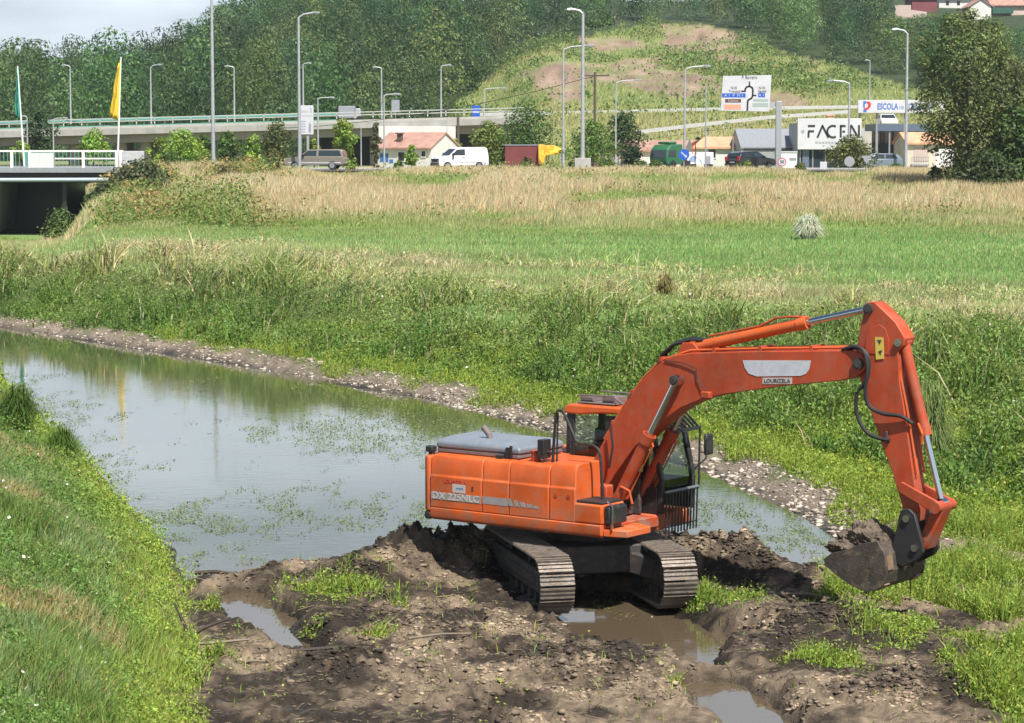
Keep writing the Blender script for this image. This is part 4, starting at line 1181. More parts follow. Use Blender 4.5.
# decals on the rear door
q = MB(); q.box(-2.19, -1.18, -1.2585, -1.2565, 1.335, 1.455); q.build('grey_band', EM['greydec'], EX)
q = MB(); q.box(-1.15, -.64, -1.2585, -1.2565, 1.345, 1.465); q.build('grey_band', EM['greydec'], EX)
q = MB()
for k in range(5): q.prism([(-.62 + .12 * k, 1.355), (-.53 + .12 * k, 1.355), (-.60 + .12 * k + .02 * k, 1.475 - .02 * k), (-.62 + .12 * k - .04, 1.475 - .02 * k)], -1.2585, -1.2565)
q.build('grey_chevron_band', EM['greydec'], EX)
lettering('DX 225NLC', .155, EM['wletter'], EX, (-1.69, -1.2605, 1.395), (R(90), 0, 0), width=.94, bold=.004)
lettering('LOURIZELA', .085, EM['redletter'], EX, (-1.70, -1.258, 1.64), (R(90), 0, 0), width=.45)
q = MB(); q.box(-1.75, -1.49, -1.2595, -1.2565, 1.475, 1.615); ds = q.build('door_sticker', EM['wletter'], EX)
q = MB(); q.box(-1.68, -1.53, -1.2615, -1.26, 1.535, 1.56); q.build('sticker_mark', mat('sticker_blue', (.12, .25, .45), .6), ds)
q = MB(); q.box(-1.36, -1.33, -1.262, -1.256, 1.53, 1.60); q.build('door_lock', EM['letter'], EX)

# mud load in the bucket
def lump_mesh(name, c, r, seed, m, amp=.35, sub=5, yaw=0.0):
    bm = bmesh.new(); bmesh.ops.create_icosphere(bm, subdivisions=sub, radius=1)
    V = np.array([v.co[:] for v in bm.verts])
    nn = fbm(V[:, 0] * 2.3 + 5 + V[:, 2] * 1.7, V[:, 1] * 2.3 + V[:, 2] * 2.1, seed, 5, .62) - .5
    V = V * (1 + amp * 2 * nn)[:, None] * np.array(r)
    for v, p in zip(bm.verts, V): v.co = p
    me = bpy.data.meshes.new(name); bm.to_mesh(me); bm.free()
    for p in me.polygons: p.use_smooth = False
    o = bpy.data.objects.new(name, me); COL.objects.link(o); me.materials.append(m)
    o.location = c; o.rotation_euler = (0, 0, yaw)
    return o
M_MUD = mat('dark_wet_mud', (.10, .075, .055), .85, var=.5, scale=7, dirt=(.24, .185, .13), dirt_amt=.8, bump=.6, bscale=25)
bpy.context.view_layer.update()
mw = EX.matrix_world
tag(lump_mesh('mud_load', mw @ Vector((5.06, 0, 1.0)), (.50, .58, .42), 7, M_MUD, .42, 6, R(-36.5)), 'heap of wet brown mud carried in the digger bucket', 'mud')

# ------------------------------------------------------------------ haze
# (closed box round camera and scene; see the end of the file for its size)

# ------------------------------------------------------------------ background
B = {}
B['concrete'] = mat('pale_concrete', (.42, .41, .38), .85, var=.12, scale=.6, dirt=(.25, .23, .2), dirt_amt=.5)
B['girder'] = mat('brown_grey_girder', (.30, .27, .245), .85, var=.12, scale=.5)
B['steel'] = mat('galvanised_steel', (.45, .47, .49), .5, .5, var=.1)
B['rail'] = mat('grey_guard_rail', (.50, .50, .49), .6, .2, var=.1)
B['greenrail'] = mat('green_railing_paint', (.10, .30, .25), .6)
B['white'] = mat('white_paint', (.78, .78, .77), .5, var=.05, scale=.8)
B['offwhite'] = mat('cream_plaster', (.62, .57, .48), .9, var=.1, scale=.5, dirt=(.35, .3, .25), dirt_amt=.4)
B['plaster'] = mat('white_plaster', (.66, .65, .62), .9, var=.08, scale=.5, dirt=(.4, .37, .33), dirt_amt=.4)
B['tile'] = mat('faded_red_roof_tile', (.36, .21, .165), .85, var=.22, scale=1.2, bump=.4, bscale=8)
B['tileo'] = mat('orange_roof_tile', (.58, .32, .19), .85, var=.2, scale=1.2, bump=.4, bscale=8)
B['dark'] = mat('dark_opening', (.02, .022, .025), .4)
B['glass'] = mat('blue_dark_glass', (.03, .045, .06), .08, spec=.8)
B['asphalt'] = mat('asphalt', (.055, .055, .056), .85, var=.2, scale=2)
B['greymetal'] = mat('grey_metal_panel', (.28, .30, .33), .6, .2, var=.1)
B['bluegrey'] = mat('blue_grey_panel', (.10, .14, .20), .5, var=.1)
B['signwhite'] = mat('sign_white', (.55, .565, .60), .5, var=.05, scale=.6, dirt=(.35, .34, .32), dirt_amt=.35)
B['signblue'] = mat('sign_blue', (.02, .10, .50), .4)
B['signred'] = mat('sign_red', (.55, .03, .04), .4)
B['signgreen'] = mat('sign_grey_green', (.32, .40, .38), .5)
B['signbrown'] = mat('sign_brown', (.12, .045, .035), .5)
B['signorange'] = mat('sign_orange', (.68, .32, .22), .5)
B['ink'] = mat('sign_black', (.02, .018, .025), .5)
B['signback'] = mat('sign_back_grey', (.36, .38, .40), .5, .3)
B['wood'] = mat('dark_pole_wood', (.10, .075, .06), .9, var=.2)
B['bark'] = mat('bark', (.13, .10, .075), .95, var=.3, scale=3)
B['red'] = mat('dark_red_tarpaulin', (.16, .035, .035), .75, var=.15, scale=1)
B['yellow'] = mat('yellow_tarpaulin', (.75, .42, .04), .65, var=.12)
B['flagy'] = mat('yellow_flag_cloth', (.75, .55, .05), .8, var=.08)
B['flagg'] = mat('green_flag_cloth', (.03, .28, .22), .8, var=.08)
B['tyre'] = mat('tyre_rubber', (.02, .02, .02), .8)
B['rim'] = mat('wheel_rim', (.35, .36, .37), .4, .6)
B['carglass'] = mat('car_glass', (.025, .035, .04), .06, spec=.9)
B['headlamp'] = mat('headlamp_glass', (.6, .62, .65), .15, .3)
B['taillamp'] = mat('tail_lamp', (.6, .02, .04), .25)
B['pinkwall'] = mat('pale_pink_wall', (.52, .42, .37), .9, var=.1, scale=.5)
B['maroon'] = mat('maroon_wall', (.20, .06, .07), .9, var=.1, scale=.5)
B['blueprint'] = mat('blue_paint', (.05, .16, .48), .6)
B['darkgreen'] = mat('dark_green_panel', (.03, .10, .07), .6)

def flat(q_, x0, x1, z0, z1, y, t=.01):
    return q_.box(x0, x1, y - t, y, z0, z1)

# the road and its far kerb
q = MB()
q.add([(-200, 200.5, 4.62), (200, 200.5, 4.62), (200, 212, 4.62), (-200, 212, 4.62)], [(0, 1, 2, 3)])
q.build('road', B['asphalt'])['kind'] = 'structure'
q = MB(); q.box(-30, 120, 212, 214.5, 4.4, 4.74); q.build('pavement', B['concrete'])['kind'] = 'structure'
q = MB()
q.add([(-100, 206.15, 4.625), (120, 206.15, 4.625), (120, 206.3, 4.625), (-100, 206.3, 4.625)], [(0, 1, 2, 3)])
q.build('road_marking', B['white'])['kind'] = 'structure'

# --- viaduct behind the road
VIA = empty('viaduct', at(240, 150, 262), 0, 'long concrete viaduct with a green railing crossing behind the road trees', 'viaduct')
def deckz(x): return 7.22 + .026 * (x + 54)
o0 = VIA.location
def vpart(name, prof, m, x0=-140, x1=2, n=12):
    """profile (y,z) swept along the slightly rising deck"""
    q = MB(); k = len(prof); vs = []; fs = []
    for i in range(n + 1):
        x = x0 + (x1 - x0) * i / n
        vs += [(x - o0.x, 262 + p[0] - o0.y, deckz(x) + p[1] - o0.z) for p in prof]
    for i in range(n):
        for j in range(k): fs.append((i * k + j, i * k + (j + 1) % k, (i + 1) * k + (j + 1) % k, (i + 1) * k + j))
    fs += [list(range(k))[::-1], [n * k + j for j in range(k)]]
    q.add(vs, fs)
    return q.build(name, m, VIA)
vpart('deck', [(0, .12), (11, .12), (11, .75), (0, .75)], mat('grey_deck_concrete', (.33, .325, .31), .9, var=.14, scale=.5, dirt=(.18, .17, .15), dirt_amt=.6))
vpart('girder', [(.9, -.75), (10, -.75), (10, .116), (.9, .116)], B['girder'])
vpart('parapet', [(.05, .755), (.3, .755), (.3, 1.0), (.05, 1.0)], B['concrete'])
for z_ in (1.45, 1.75):
    vpart('guard_rail', [(.1, z_), (.18, z_), (.18, z_ + .09), (.1, z_ + .09)], B['rail'])
vpart('far_railing', [(10.6, 1.7), (10.7, 1.7), (10.7, 1.95), (10.6, 1.95)], B['greenrail'], x1=-18)
vpart('far_railing', [(10.6, .755), (10.66, .755), (10.66, 1.2), (10.6, 1.2)], B['greenrail'], x1=-18)
q = MB(); x = -138.0
k = 0
while x < 1:
    q.box(x - .05 - o0.x, x + .05 - o0.x, 262.1 - o0.y, 262.2 - o0.y, deckz(x) + 1.14 - o0.z, deckz(x) + 1.8 - o0.z); x += 1.9
q.build('railing_post', B['rail'], VIA)['kind'] = 'stuff'
for px in (20, 75, 122, 146, 200, 312, 376, 432):
    x = (px - 512) / FPX * 264
    q = MB(); q.cyl((x - o0.x, 264.5 - o0.y, 3.5 - o0.z), (x - o0.x, 264.5 - o0.y, deckz(x) - .75 - o0.z), .62, n=16); q.build('pillar', B['girder'], VIA, smooth=True)
    q = MB(); q.cyl((x - o0.x, 269.5 - o0.y, 3.5 - o0.z), (x - o0.x, 269.5 - o0.y, deckz(x) - .75 - o0.z), .62, n=16); q.build('pillar', B['girder'], VIA, smooth=True)
q = MB(); x0 = at(312, 150, 262).x; x1 = at(375, 150, 262).x
q.box(x0 - o0.x, 2 - o0.x, 271.2 - o0.y, 272 - o0.y, 3.5 - o0.z, deckz(-15) - .5 - o0.z); q.build('abutment_wall', mat('shaded_abutment_concrete', (.10, .10, .105), .9, var=.2, scale=.4), VIA)  # wall coloured dark to stand in for the shade under the deck
q = MB(); p = at(422, 131, 261.8); q.box(p.x - 4.5 - o0.x, p.x + 3.5 - o0.x, 261.5 - o0.y, 262.3 - o0.y, p.z - 1.0 - o0.z, p.z + .5 - o0.z); q.build('end_block', B['plaster'], VIA)

def guard_rail(name, pts, label):
    """pts: list of (px, py, Y) along the rail top"""
    P = [at(*p_) for p_ in pts]
    t = empty(name, P[0], 0, label, 'guard rail'); o = P[0]
    q = MB()
    for a, b in zip(P[:-1], P[1:]): q.bar(a - o - Vector((0, 0, .2)), b - o - Vector((0, 0, .2)), .1, .42)
    q.build('rail', B['rail'], t)
    q = MB()
    for a, b in zip(P[:-1], P[1:]):
        n = max(2, int((b - a).length / 4))
        for i in range(n):
            c = a.lerp(b, i / n) - o
            q.box(c.x - .06, c.x + .06, c.y + .06, c.y + .16, c.z - 1.2, c.z - .02)
    q.build('post', B['rail'], t)['kind'] = 'stuff'
guard_rail('guard_rail', [(478, 113, 318), (600, 110.5, 318), (700, 108, 320), (770, 106.5, 322), (940, 104, 325)], 'upper grey guard rail along the road under the cleared hillside')
guard_rail('guard_rail', [(636, 130.5, 288), (700, 123, 295), (770, 115.5, 303), (850, 110, 310)], 'lower grey guard rail climbing the yellow slope behind the orange roof')

# --- bridge on the left
Yb = 178
pb = at(0, 168, Yb)
BR = empty('road_bridge', (pb.x, Yb, 4.2), 0, 'short road bridge with a white railing over the dark opening at left', 'bridge')
xr = at(145, 168, Yb).x - pb.x; dz = pb.z - 4.2
def bz(x): return dz + .12 * 0 * x
q = MB(); q.box(-40, xr, -.3, 9, dz - .32, dz + .02); q.build('deck', B['greymetal'], BR)
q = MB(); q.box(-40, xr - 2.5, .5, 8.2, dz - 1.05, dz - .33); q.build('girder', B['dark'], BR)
q = MB(); q.cyl((-40, -.15, dz - .95), (xr - 2.6, -.15, dz - .82), .14, n=10); q.build('service_pipe', mat('pale_blue_pipe', (.40, .48, .60), .5), BR, smooth=True)
def bx_(px): return at(px, 168, Yb - .2).x - pb.x
q = MB(); q.box(-40, xr - 1.5, -.26, -.14, dz + 1.14, dz + 1.26); q.build('top_rail', B['white'], BR)
q = MB(); q.box(bx_(55), bx_(118), -.24, -.16, dz + .62, dz + .72); q.build('middle_rail', B['white'], BR)
for px in (-60, -30, 12, 30, 83.5, 117, 121):
    q = MB(); q.box(bx_(px) - .1, bx_(px) + .1, -.28, -.12, dz + .025, dz + 1.14); q.build('rail_post', B['white'], BR)
q = MB()
for k in range(20): 
    xx = bx_(31) + (bx_(53) - bx_(31)) * k / 19
    q.box(xx - .03, xx + .03, -.22, -.18, dz + .03, dz + 1.13)
q.build('white_baluster', B['white'], BR)['kind'] = 'stuff'
q = MB()
for k in range(46):
    xx = bx_(-70) + (bx_(116) - bx_(-70)) * k / 45
    q.box(xx - .02, xx + .02, 8.3, 8.34, dz + .03, dz + 1.1)
q.build('far_baluster', B['greenrail'], BR)['kind'] = 'stuff'
q = MB(); q.box(bx_(0), bx_(29), 8.36, 8.40, dz + .05, dz + 1.15); q.build('green_panel', B['greenrail'], BR)
q = MB(); q.box(bx_(122), bx_(144), -.3, .1, dz + .03, dz + 1.2); q.build('end_parapet', mat('lilac_grey_parapet', (.46, .46, .49), .8, var=.1, dirt=(.3, .3, .28), dirt_amt=.4), BR, bevel=.03)
q = MB(); q.prism([(bx_(-40), -3.6), (bx_(-9), -3.6), (bx_(-2), dz - 1.06), (bx_(-40), dz - 1.06)], .8, 7.6); q.build('pier', mat('dark_pier_concrete', (.16, .165, .15), .9, var=.2, scale=.6), BR)  # dark grey-green tone over the whole pier
q = MB(); q.box(bx_(60), bx_(64), .6, 8.6, -3.8, dz - 1.06); q.box(bx_(-60), bx_(60), 8.8, 9.3, -3.9, dz - .4); q.build('abutment', B['dark'], BR)  # near-black colour paints in the shade inside the bridge opening

# --- lamps and poles
def lamp(base, top, arm, Y, label, r=.10, head='steel', group='street lamps along the roads', armdrop=0, post_only=False, cat='street lamp', name='street_lamp'):
    """base, top: (px, py); arm: (px, py) of the lamp head or None"""
    b = at(base[0], base[1], Y); tp = at(top[0], top[1], Y)
    zb = float(ground(np.array([b.x]), np.array([Y]), False)[0])
    if head == 'deck': zb = b.z
    zb = min(zb, b.z)
    t = empty(name, (tp.x, Y, zb), 0, label, cat, group)
    h = tp.z - zb
    q = MB(); q.cyl((0, 0, 0), (0, 0, h), r, r * .6, n=10); q.build('pole', B['steel'], t, smooth=True)
    if arm:
        for ax in (arm if isinstance(arm, list) else [arm]):
            a = at(ax[0], ax[1], Y); dx = a.x - tp.x; dz_ = a.z - tp.z
            q = MB(); q.tube([(0, 0, h - .06), (dx * .25, 0, h + dz_ * .6), (dx * .8, 0, h + dz_)], r * .5, 8); q.build('arm', B['steel'], t, smooth=True)
            sgn = 1 if dx > 0 else -1
            q = MB(); q.prism([(dx * .74, h + dz_ - .04), (dx * .8, h + dz_ + .10), (dx + sgn * .12, h + dz_ + .06), (dx + sgn * .2, h + dz_ - .05), (dx, h + dz_ - .12)], -.16, .16)
            q.build('lamp_head', B['white'] if head == 'white' else B['greymetal'], t, bevel=.02)
    return t
lamp((211, 162), (211.5, -14), [(232, -20)], 204, 'very tall grey lamp post running out of the top of the picture', .17)
lamp((297, 160), (298.5, 17), (318, 12.5), 205.5, 'tall grey lamp post beside the white price sign', .15)
t = lamp((583, 168), (583, 13), (569, 9), 203, 'tall lamp post with a white head standing in a concrete block', .19, 'white')
q = MB(); q.box(-.65, .65, -.5, .5, 0, 1.25); q.build('concrete_block', B['concrete'], t, bevel=.03)
lamp((564, 164), (563.5, 49), (592, 45.5), 214, 'lamp post with a long arm just left of the concrete block', .12)
lamp((684, 166), (685, 69), (709, 66), 214, 'lamp post with a long arm above the round blue arrow sign', .12)
lamp((849, 168), (849.5, 83), [(829, 80.5)], 216, 'lamp post with a left arm in front of the advertising wall', .12)
lamp((908, 165), (907.5, 33), (894, 29), 216, 'tall lamp post with a white head left of the big dark tree', .15, 'white')
lamp((616, 158), (616, 82), (640, 80), 245, 'thin lamp post with a right arm behind the green roadside trees', .09)
lamp((151, 124), (150.5, 67), (160, 64.5), 266, 'viaduct lamp post right of the yellow flag', .10, 'deck')
lamp((234, 122), (234, 67.5), (226, 66), 266, 'viaduct lamp post right of the tallest post, head turned left', .10, 'deck')
lamp((70, 124), (70, 66.5), (63, 65), 266, 'viaduct lamp post between the two flags', .10, 'deck')
lamp((303, 119), (303, 64), (310, 63), 266, 'viaduct lamp post rising behind the tall post at the price sign', .10, 'deck')
lamp((382, 119), (381.5, 68), (374, 67), 266, 'viaduct lamp post with a left head above the white house', .10, 'deck')
lamp((441, 117), (441, 66), (450, 65), 266, 'viaduct lamp post nearest the left end of the cleared hill', .10, 'deck')
lamp((318, 165), (317.8, 98), (333, 97.5), 224, 'short lamp post with a right arm behind the price sign', .09)
lamp((384, 168), (384, 95), (399, 94), 224, 'short lamp post with a right arm before the white house corner', .10)
lamp((484, 122), (484, 89), (505, 88), 300, 'short lamp post at the right end of the viaduct', .10, 'deck')
lamp((53, 150), (53, 119), (66, 118), 240, 'short lamp post behind the bridge railing left of the yellow flag', .09)
lamp((27, 150), (27, 117), (22, 116), 240, 'short lamp post behind the bridge railing right of the green flag', .09)
lamp((870, 104), (870, 61), (866, 60), 330, 'far lamp post on the road below the cleared hill', .10, 'deck')
lamp((706, 168), (706, 88), None, 212, 'plain thin grey post right of the round blue arrow sign', .08, cat='post', name='metal_post', group='plain posts')
lamp((361, 165), (361, 128), None, 236, 'thin pale post in front of the viaduct abutment', .07, cat='post', name='metal_post', group='plain posts')
lamp((447, 150), (447, 118), None, 240, 'thin post behind the gable of the white house', .05, cat='post', name='metal_post', group='plain posts')
lamp((733, 166), (733, 136), None, 224, 'thin post before the orange roofed house', .05, cat='post', name='metal_post', group='plain posts')

def power_pole(px, base, top, Y, arms, label):
    b = at(px, base, Y); tp = at(px, top, Y)
    t = empty('power_pole', (tp.x, Y, b.z - .5), 0, label, 'power pole'); h = tp.z - b.z + .5
    q = MB(); q.cyl((0, 0, 0), (0, 0, h), .17, .12, n=8); q.build('pole', B['wood'], t)
    for z_ in arms:
        q = MB(); q.box(-1.4, 1.4, -.08, .08, h - z_ - .08, h - z_ + .08); q.build('crossarm', B['wood'], t)
power_pole(595, 165, 72, 250, [.35], 'dark wooden power pole with a crossarm among the green trees')
power_pole(458, 150, 113, 250, [], 'short dark wooden pole behind the white van')
power_pole(615.5, 33, 5, 470, [], 'far wooden pole on top of the cleared hill')
power_pole(499, 62, 33, 430, [], 'far wooden pole at the edge of the wood')
def wire(a, b, sag, label):
    a = at(*a); b = at(*b)
    P = []
    for i in range(13):
        t_ = i / 12; p_ = a.lerp(b, t_); p_.z -= sag * 4 * t_ * (1 - t_); P.append(p_)
    q = MB(); q.tube(P, .03, 4); tag(q.build('power_line', B['ink']), label, 'power line')
wire((499, 34, 430), (383, 86, 262), 3, 'thin dark power line running down from the pole at the wood edge')
wire((-30, 104, 275), (595, 76, 250), 4, 'long thin power line sagging in front of the wooded hill')

# flags on the bridge
def flag(base, top, fl, m, label, Y):
    b = at(base[0], base[1], Y); tp = at(top[0], top[1], Y)
    t = empty('flagpole', (b.x, Y, 5.2), 0, label, 'flag')
    q = MB(); q.cyl((0, 0, 0), (tp.x - b.x, 0, tp.z - 5.2), .07, .045, n=8); q.build('pole', B['white'], t, smooth=True)
    P = [at(x_, y_, Y) for x_, y_ in fl]
    n = len(P)
    # rippled cloth: left and right edges interpolated
    L_ = P[:n // 2]; R_ = P[n // 2:][::-1]
    vs = []; fs = []; W = 9; Hn = len(L_)
    rows = []
    for i in range((Hn - 1) * 4 + 1):
        a = min(i // 4, Hn - 2); t_ = i / 4 - a
        l = L_[a].lerp(L_[a + 1], t_); r_ = R_[a].lerp(R_[a + 1], t_)
        rows.append([(l.lerp(r_, j / (W - 1)) - Vector((b.x, Y, 5.2)) + Vector((0, .28 * math.sin(j * 1.5 + i * .5) * (1 - j / (W - 1)), 0))) for j in range(W)])
    for r_ in rows: vs += r_
    for i in range(len(rows) - 1):
        for j in range(W - 1): fs.append((i * W + j, i * W + j + 1, (i + 1) * W + j + 1, (i + 1) * W + j))
    q = MB(); q.add(vs, fs); o = q.build('flag', m, t, smooth=True)
    md = o.modifiers.new('thick', 'SOLIDIFY'); md.thickness = .012
flag((117.5, 168), (121, 57), [(117.5, 66), (113.5, 84), (113, 98), (109.5, 117), (118.5, 121), (119.3, 98), (120.2, 78), (120.8, 60)], B['flagy'], 'tall yellow flag on a white pole at the bridge end', 178.5)
flag((24, 150), (17.5, 66), [(16.5, 69), (15.8, 88), (15.2, 104), (17, 118), (21, 119), (19.8, 104), (18.8, 86), (17.8, 67)], B['flagg'], 'narrow green flag on a tilted white pole at far left', 182)

# --- signs
def sign_on_post(name, px, py, Y, label, cat, r=None, w=None, h=None, face='signback', rim=None, shape='round', post_top=None):
    c = at(px, py, Y); zb = float(ground(np.array([c.x]), np.array([Y]), False)[0])
    t = empty(name, (c.x, Y, zb), 0, label, cat); z = c.z - zb
    q = MB(); q.cyl((0, .05, 0), (0, .05, z + (.2 if r is None else 0)), .04, n=8); q.build('post', B['steel'], t)
    q = MB()
    if shape == 'round': q.cyl((0, 0, z), (0, -.03, z), r, n=28)
    elif shape == 'tri': q.prism([(-r, z + r * .58), (r, z + r * .58), (0, z - r * 1.15)], -.03, 0)
    else: q.box(-w / 2, w / 2, -.03, 0, z - h / 2, z + h / 2)
    f = q.build('plate', B[face], t)
    if rim:
        q = MB()
        n = 28; vs = []; fs = []
        for k in range(n):
            a = 2 * math.pi * k / n
            for rr in (r, r * .8): vs.append((rr * math.cos(a), -.034, z + rr * math.sin(a)))
        for k in range(n): fs.append((2 * k, 2 * k + 1, 2 * ((k + 1) % n) + 1, 2 * ((k + 1) % n)))
        q.add(vs, fs); q.build('rim', B[rim], f)
    return t, f, z
t, f, z = sign_on_post('traffic_sign', 684, 154.5, 203, 'round blue sign with a white diagonal arrow by the green lorry', 'traffic sign', r=.44, face='signblue')
q = MB(); q.bar((-.24, -.036, z + .2), (.12, -.036, z - .12), .09, .004, up=(0, 1, 0)); q.prism([(.24, z - .24), (.22, z - .02), (.02, z - .22)], -.038, -.034); q.build('arrow', B['signwhite'], f)
t, f, z = sign_on_post('traffic_sign', 782, 162, 203, 'round red rimmed 50 speed limit sign before the white kiosk', 'traffic sign', r=.36, face='signwhite', rim='signred')
lettering('50', .36, B['ink'], f, (0, -.037, z), (R(90), 0, 0), bold=.008)
sign_on_post('traffic_sign', 849.5, 161.5, 203, 'back of a round pale sign at the foot of the lamp post', 'traffic sign', r=.42, face='signback')
sign_on_post('traffic_sign', 866.5, 158.5, 205, 'back of a triangular give way sign left of the parked car', 'traffic sign', r=.40, face='signback', shape='tri')
sign_on_post('traffic_sign', 823.5, 165.5, 203, 'small white board sign in front of the olive coloured tree', 'traffic sign', w=.56, h=.62, face='signwhite', shape='box')
sign_on_post('traffic_sign', 708, 160, 206, 'small grey board sign at the end of the white trailer', 'traffic sign', w=.42, h=.66, face='signback', shape='box')
t, f, z = sign_on_post('traffic_sign', 476, 112, 300, 'blue information board at the right end of the viaduct', 'traffic sign', w=.95, h=1.5, face='signblue', shape='box')
q = MB(); q.box(-.35, .35, -.035, -.031, z - .1, z + .1); q.build('white_mark', B['signwhite'], f)
t, f, z = sign_on_post('traffic_sign', 395.5, 106, 266, 'pair of dark grey signal boards seen from behind on the viaduct', 'traffic sign', w=.85, h=1.3, face='greymetal', shape='box')

# the large direction sign on its cantilever post
Ys = 206
c = at(747, 92.5, Ys); pst = at(778.5, 170, Ys)
DS = empty('direction_sign', (pst.x, Ys, 4.4), 0, 'large white roundabout direction sign carried by a thick grey cantilever post', 'direction sign')
def dl(px, py): 
    p_ = at(px, py, Ys); return p_.x - pst.x, p_.z - 4.4
zt = dl(778, 101)[1]
q = MB(); q.box(-.24, .24, .1, .5, 0, zt); q.build('post', B['signback'], DS, bevel=.04)
x0, _ = dl(735, 92)
q = MB(); q.box(x0, -.32, .2, .5, zt - .55, zt - .05); q.build('arm', B['steel'], DS)
pl = [dl(720.5, 110.5), dl(769, 111.5), dl(771.5, 75), dl(723, 76)]
q = MB(); q.prism(pl, -.06, .18); face = q.build('sign_face', B['signwhite'], DS)
def srect(x0, y0, x1, y1, m, nm, yy=-.066, slant=0):
    a = dl(x0, y1); b = dl(x1, y0)
    q = MB(); q.box(a[0], b[0], yy, yy + .004, a[1], b[1]); return q.build(nm, B[m], face)
srect(722, 93.3, 745.5, 97.5, 'signblue', 'blue_panel'); srect(758, 92.8, 765, 97.3, 'signblue', 'blue_panel')
srect(725, 99, 741, 102.6, 'signbrown', 'brown_panel'); srect(724, 104.5, 741, 109.5, 'signorange', 'orange_panel')
srect(753, 99, 768, 101.6, 'signgreen', 'grey_panel'); srect(752.5, 103, 768, 107, 'signgreen', 'grey_panel')
q = MB()
pth = [(747.2, 111), (747.6, 101), (748.8, 99.6), (751.3, 98.4), (752.6, 96), (752.8, 90), (752, 87.6), (749.5, 86.2), (747, 86.8), (745.3, 88.6), (745, 91.3)]
pp = [Vector((dl(*p_)[0], -.068, dl(*p_)[1])) for p_ in pth]
for a, b in zip(pp[:-1], pp[1:]): q.bar(a, b + (b - a).normalized() * .04, .14, .006, up=(0, 1, 0))
for a, b in (((749.4, 86.5), (749.4, 81.5)), ((745.3, 91.3), (741, 91.3)), ((752.6, 95.5), (756.2, 95.5))):
    a = dl(*a); b = dl(*b); q.bar((a[0], -.068, a[1]), (b[0], -.068, b[1]), .12, .006, up=(0, 1, 0))
q.build('roundabout_diagram', B['ink'], face)
for tx, px, py, sz, wd_, m in (('P. Barreiro', 749.5, 77.6, .42, 1.25, 'ink'), ('N.333', 734, 88, .30, .5, 'ink'), ('Travassô', 734.5, 91.4, .3, .95, 'ink'), ('N.333', 762, 88, .30, .5, 'ink'), ('Águeda', 762, 91.2, .3, .7, 'ink'), ('A 1  P  N 1', 733.8, 95.4, .3, 1.5, 'signwhite'), ('A 1', 761.5, 95.1, .3, .42, 'signwhite'), ('Centro', 733, 100.8, .25, .8, 'signwhite')):
    p_ = dl(px, py); lettering(tx, sz, B[m], face, (p_[0], -.072, p_[1]), (R(90), 0, 0), width=wd_)

# price sign at the petrol station
Yp = 212
c = at(305.5, 168, Yp)
PS = empty('price_sign', (c.x, Yp, 4.4), 0, 'white petrol price sign on two posts beside the tall lamp', 'sign')
def pl_(px, py): p_ = at(px, py, Yp); return p_.x - c.x, p_.z - 4.4
a = pl_(298.8, 134.5); b = pl_(313.4, 105.5)
q = MB(); q.box(a[0], b[0], -.15, .15, a[1], b[1]); pf = q.build('sign_board', B['signwhite'], PS, bevel=.02)
for px in (300.5, 308):
    x_ = pl_(px, 150)[0]; q = MB(); q.box(x_ - .1, x_ + .1, -.08, .08, 0, a[1]); q.build('post', B['signback'], PS)
q = MB(); m_ = pl_(300, 116.2); n_ = pl_(313, 115.6); q.box(m_[0], n_[0], -.156, -.151, m_[1], n_[1]); q.build('divider', B['signback'], pf)
for i, py in enumerate((121.5, 124, 126.5, 129.2, 131.8)):
    q = MB(); m_ = pl_(300.5, py + .5); n_ = pl_(305.6, py - .4); q.box(m_[0], n_[0], -.156, -.151, m_[1], n_[1]); q.build('price_line', B['greymetal'], pf)
q = MB(); m_ = pl_(309, 132.5); q.prism([m_, pl_(311, 132.5), pl_(311.2, 125), pl_(309.5, 122), pl_(308.6, 128)], -.157, -.151); q.build('nozzle_mark', B['greymetal'], pf)
q = MB(); m_ = pl_(301, 112.6); n_ = pl_(308.5, 110.2); q.box(m_[0], n_[0], -.156, -.151, m_[1], n_[1]); q.build('pale_logo_bar', mat('pale_grey_print', (.45, .45, .46), .6), pf)
p_ = pl_(310.9, 110.5); lettering('2', .5, B['greymetal'], pf, (p_[0], -.157, p_[1]), (R(90), 0, 0))

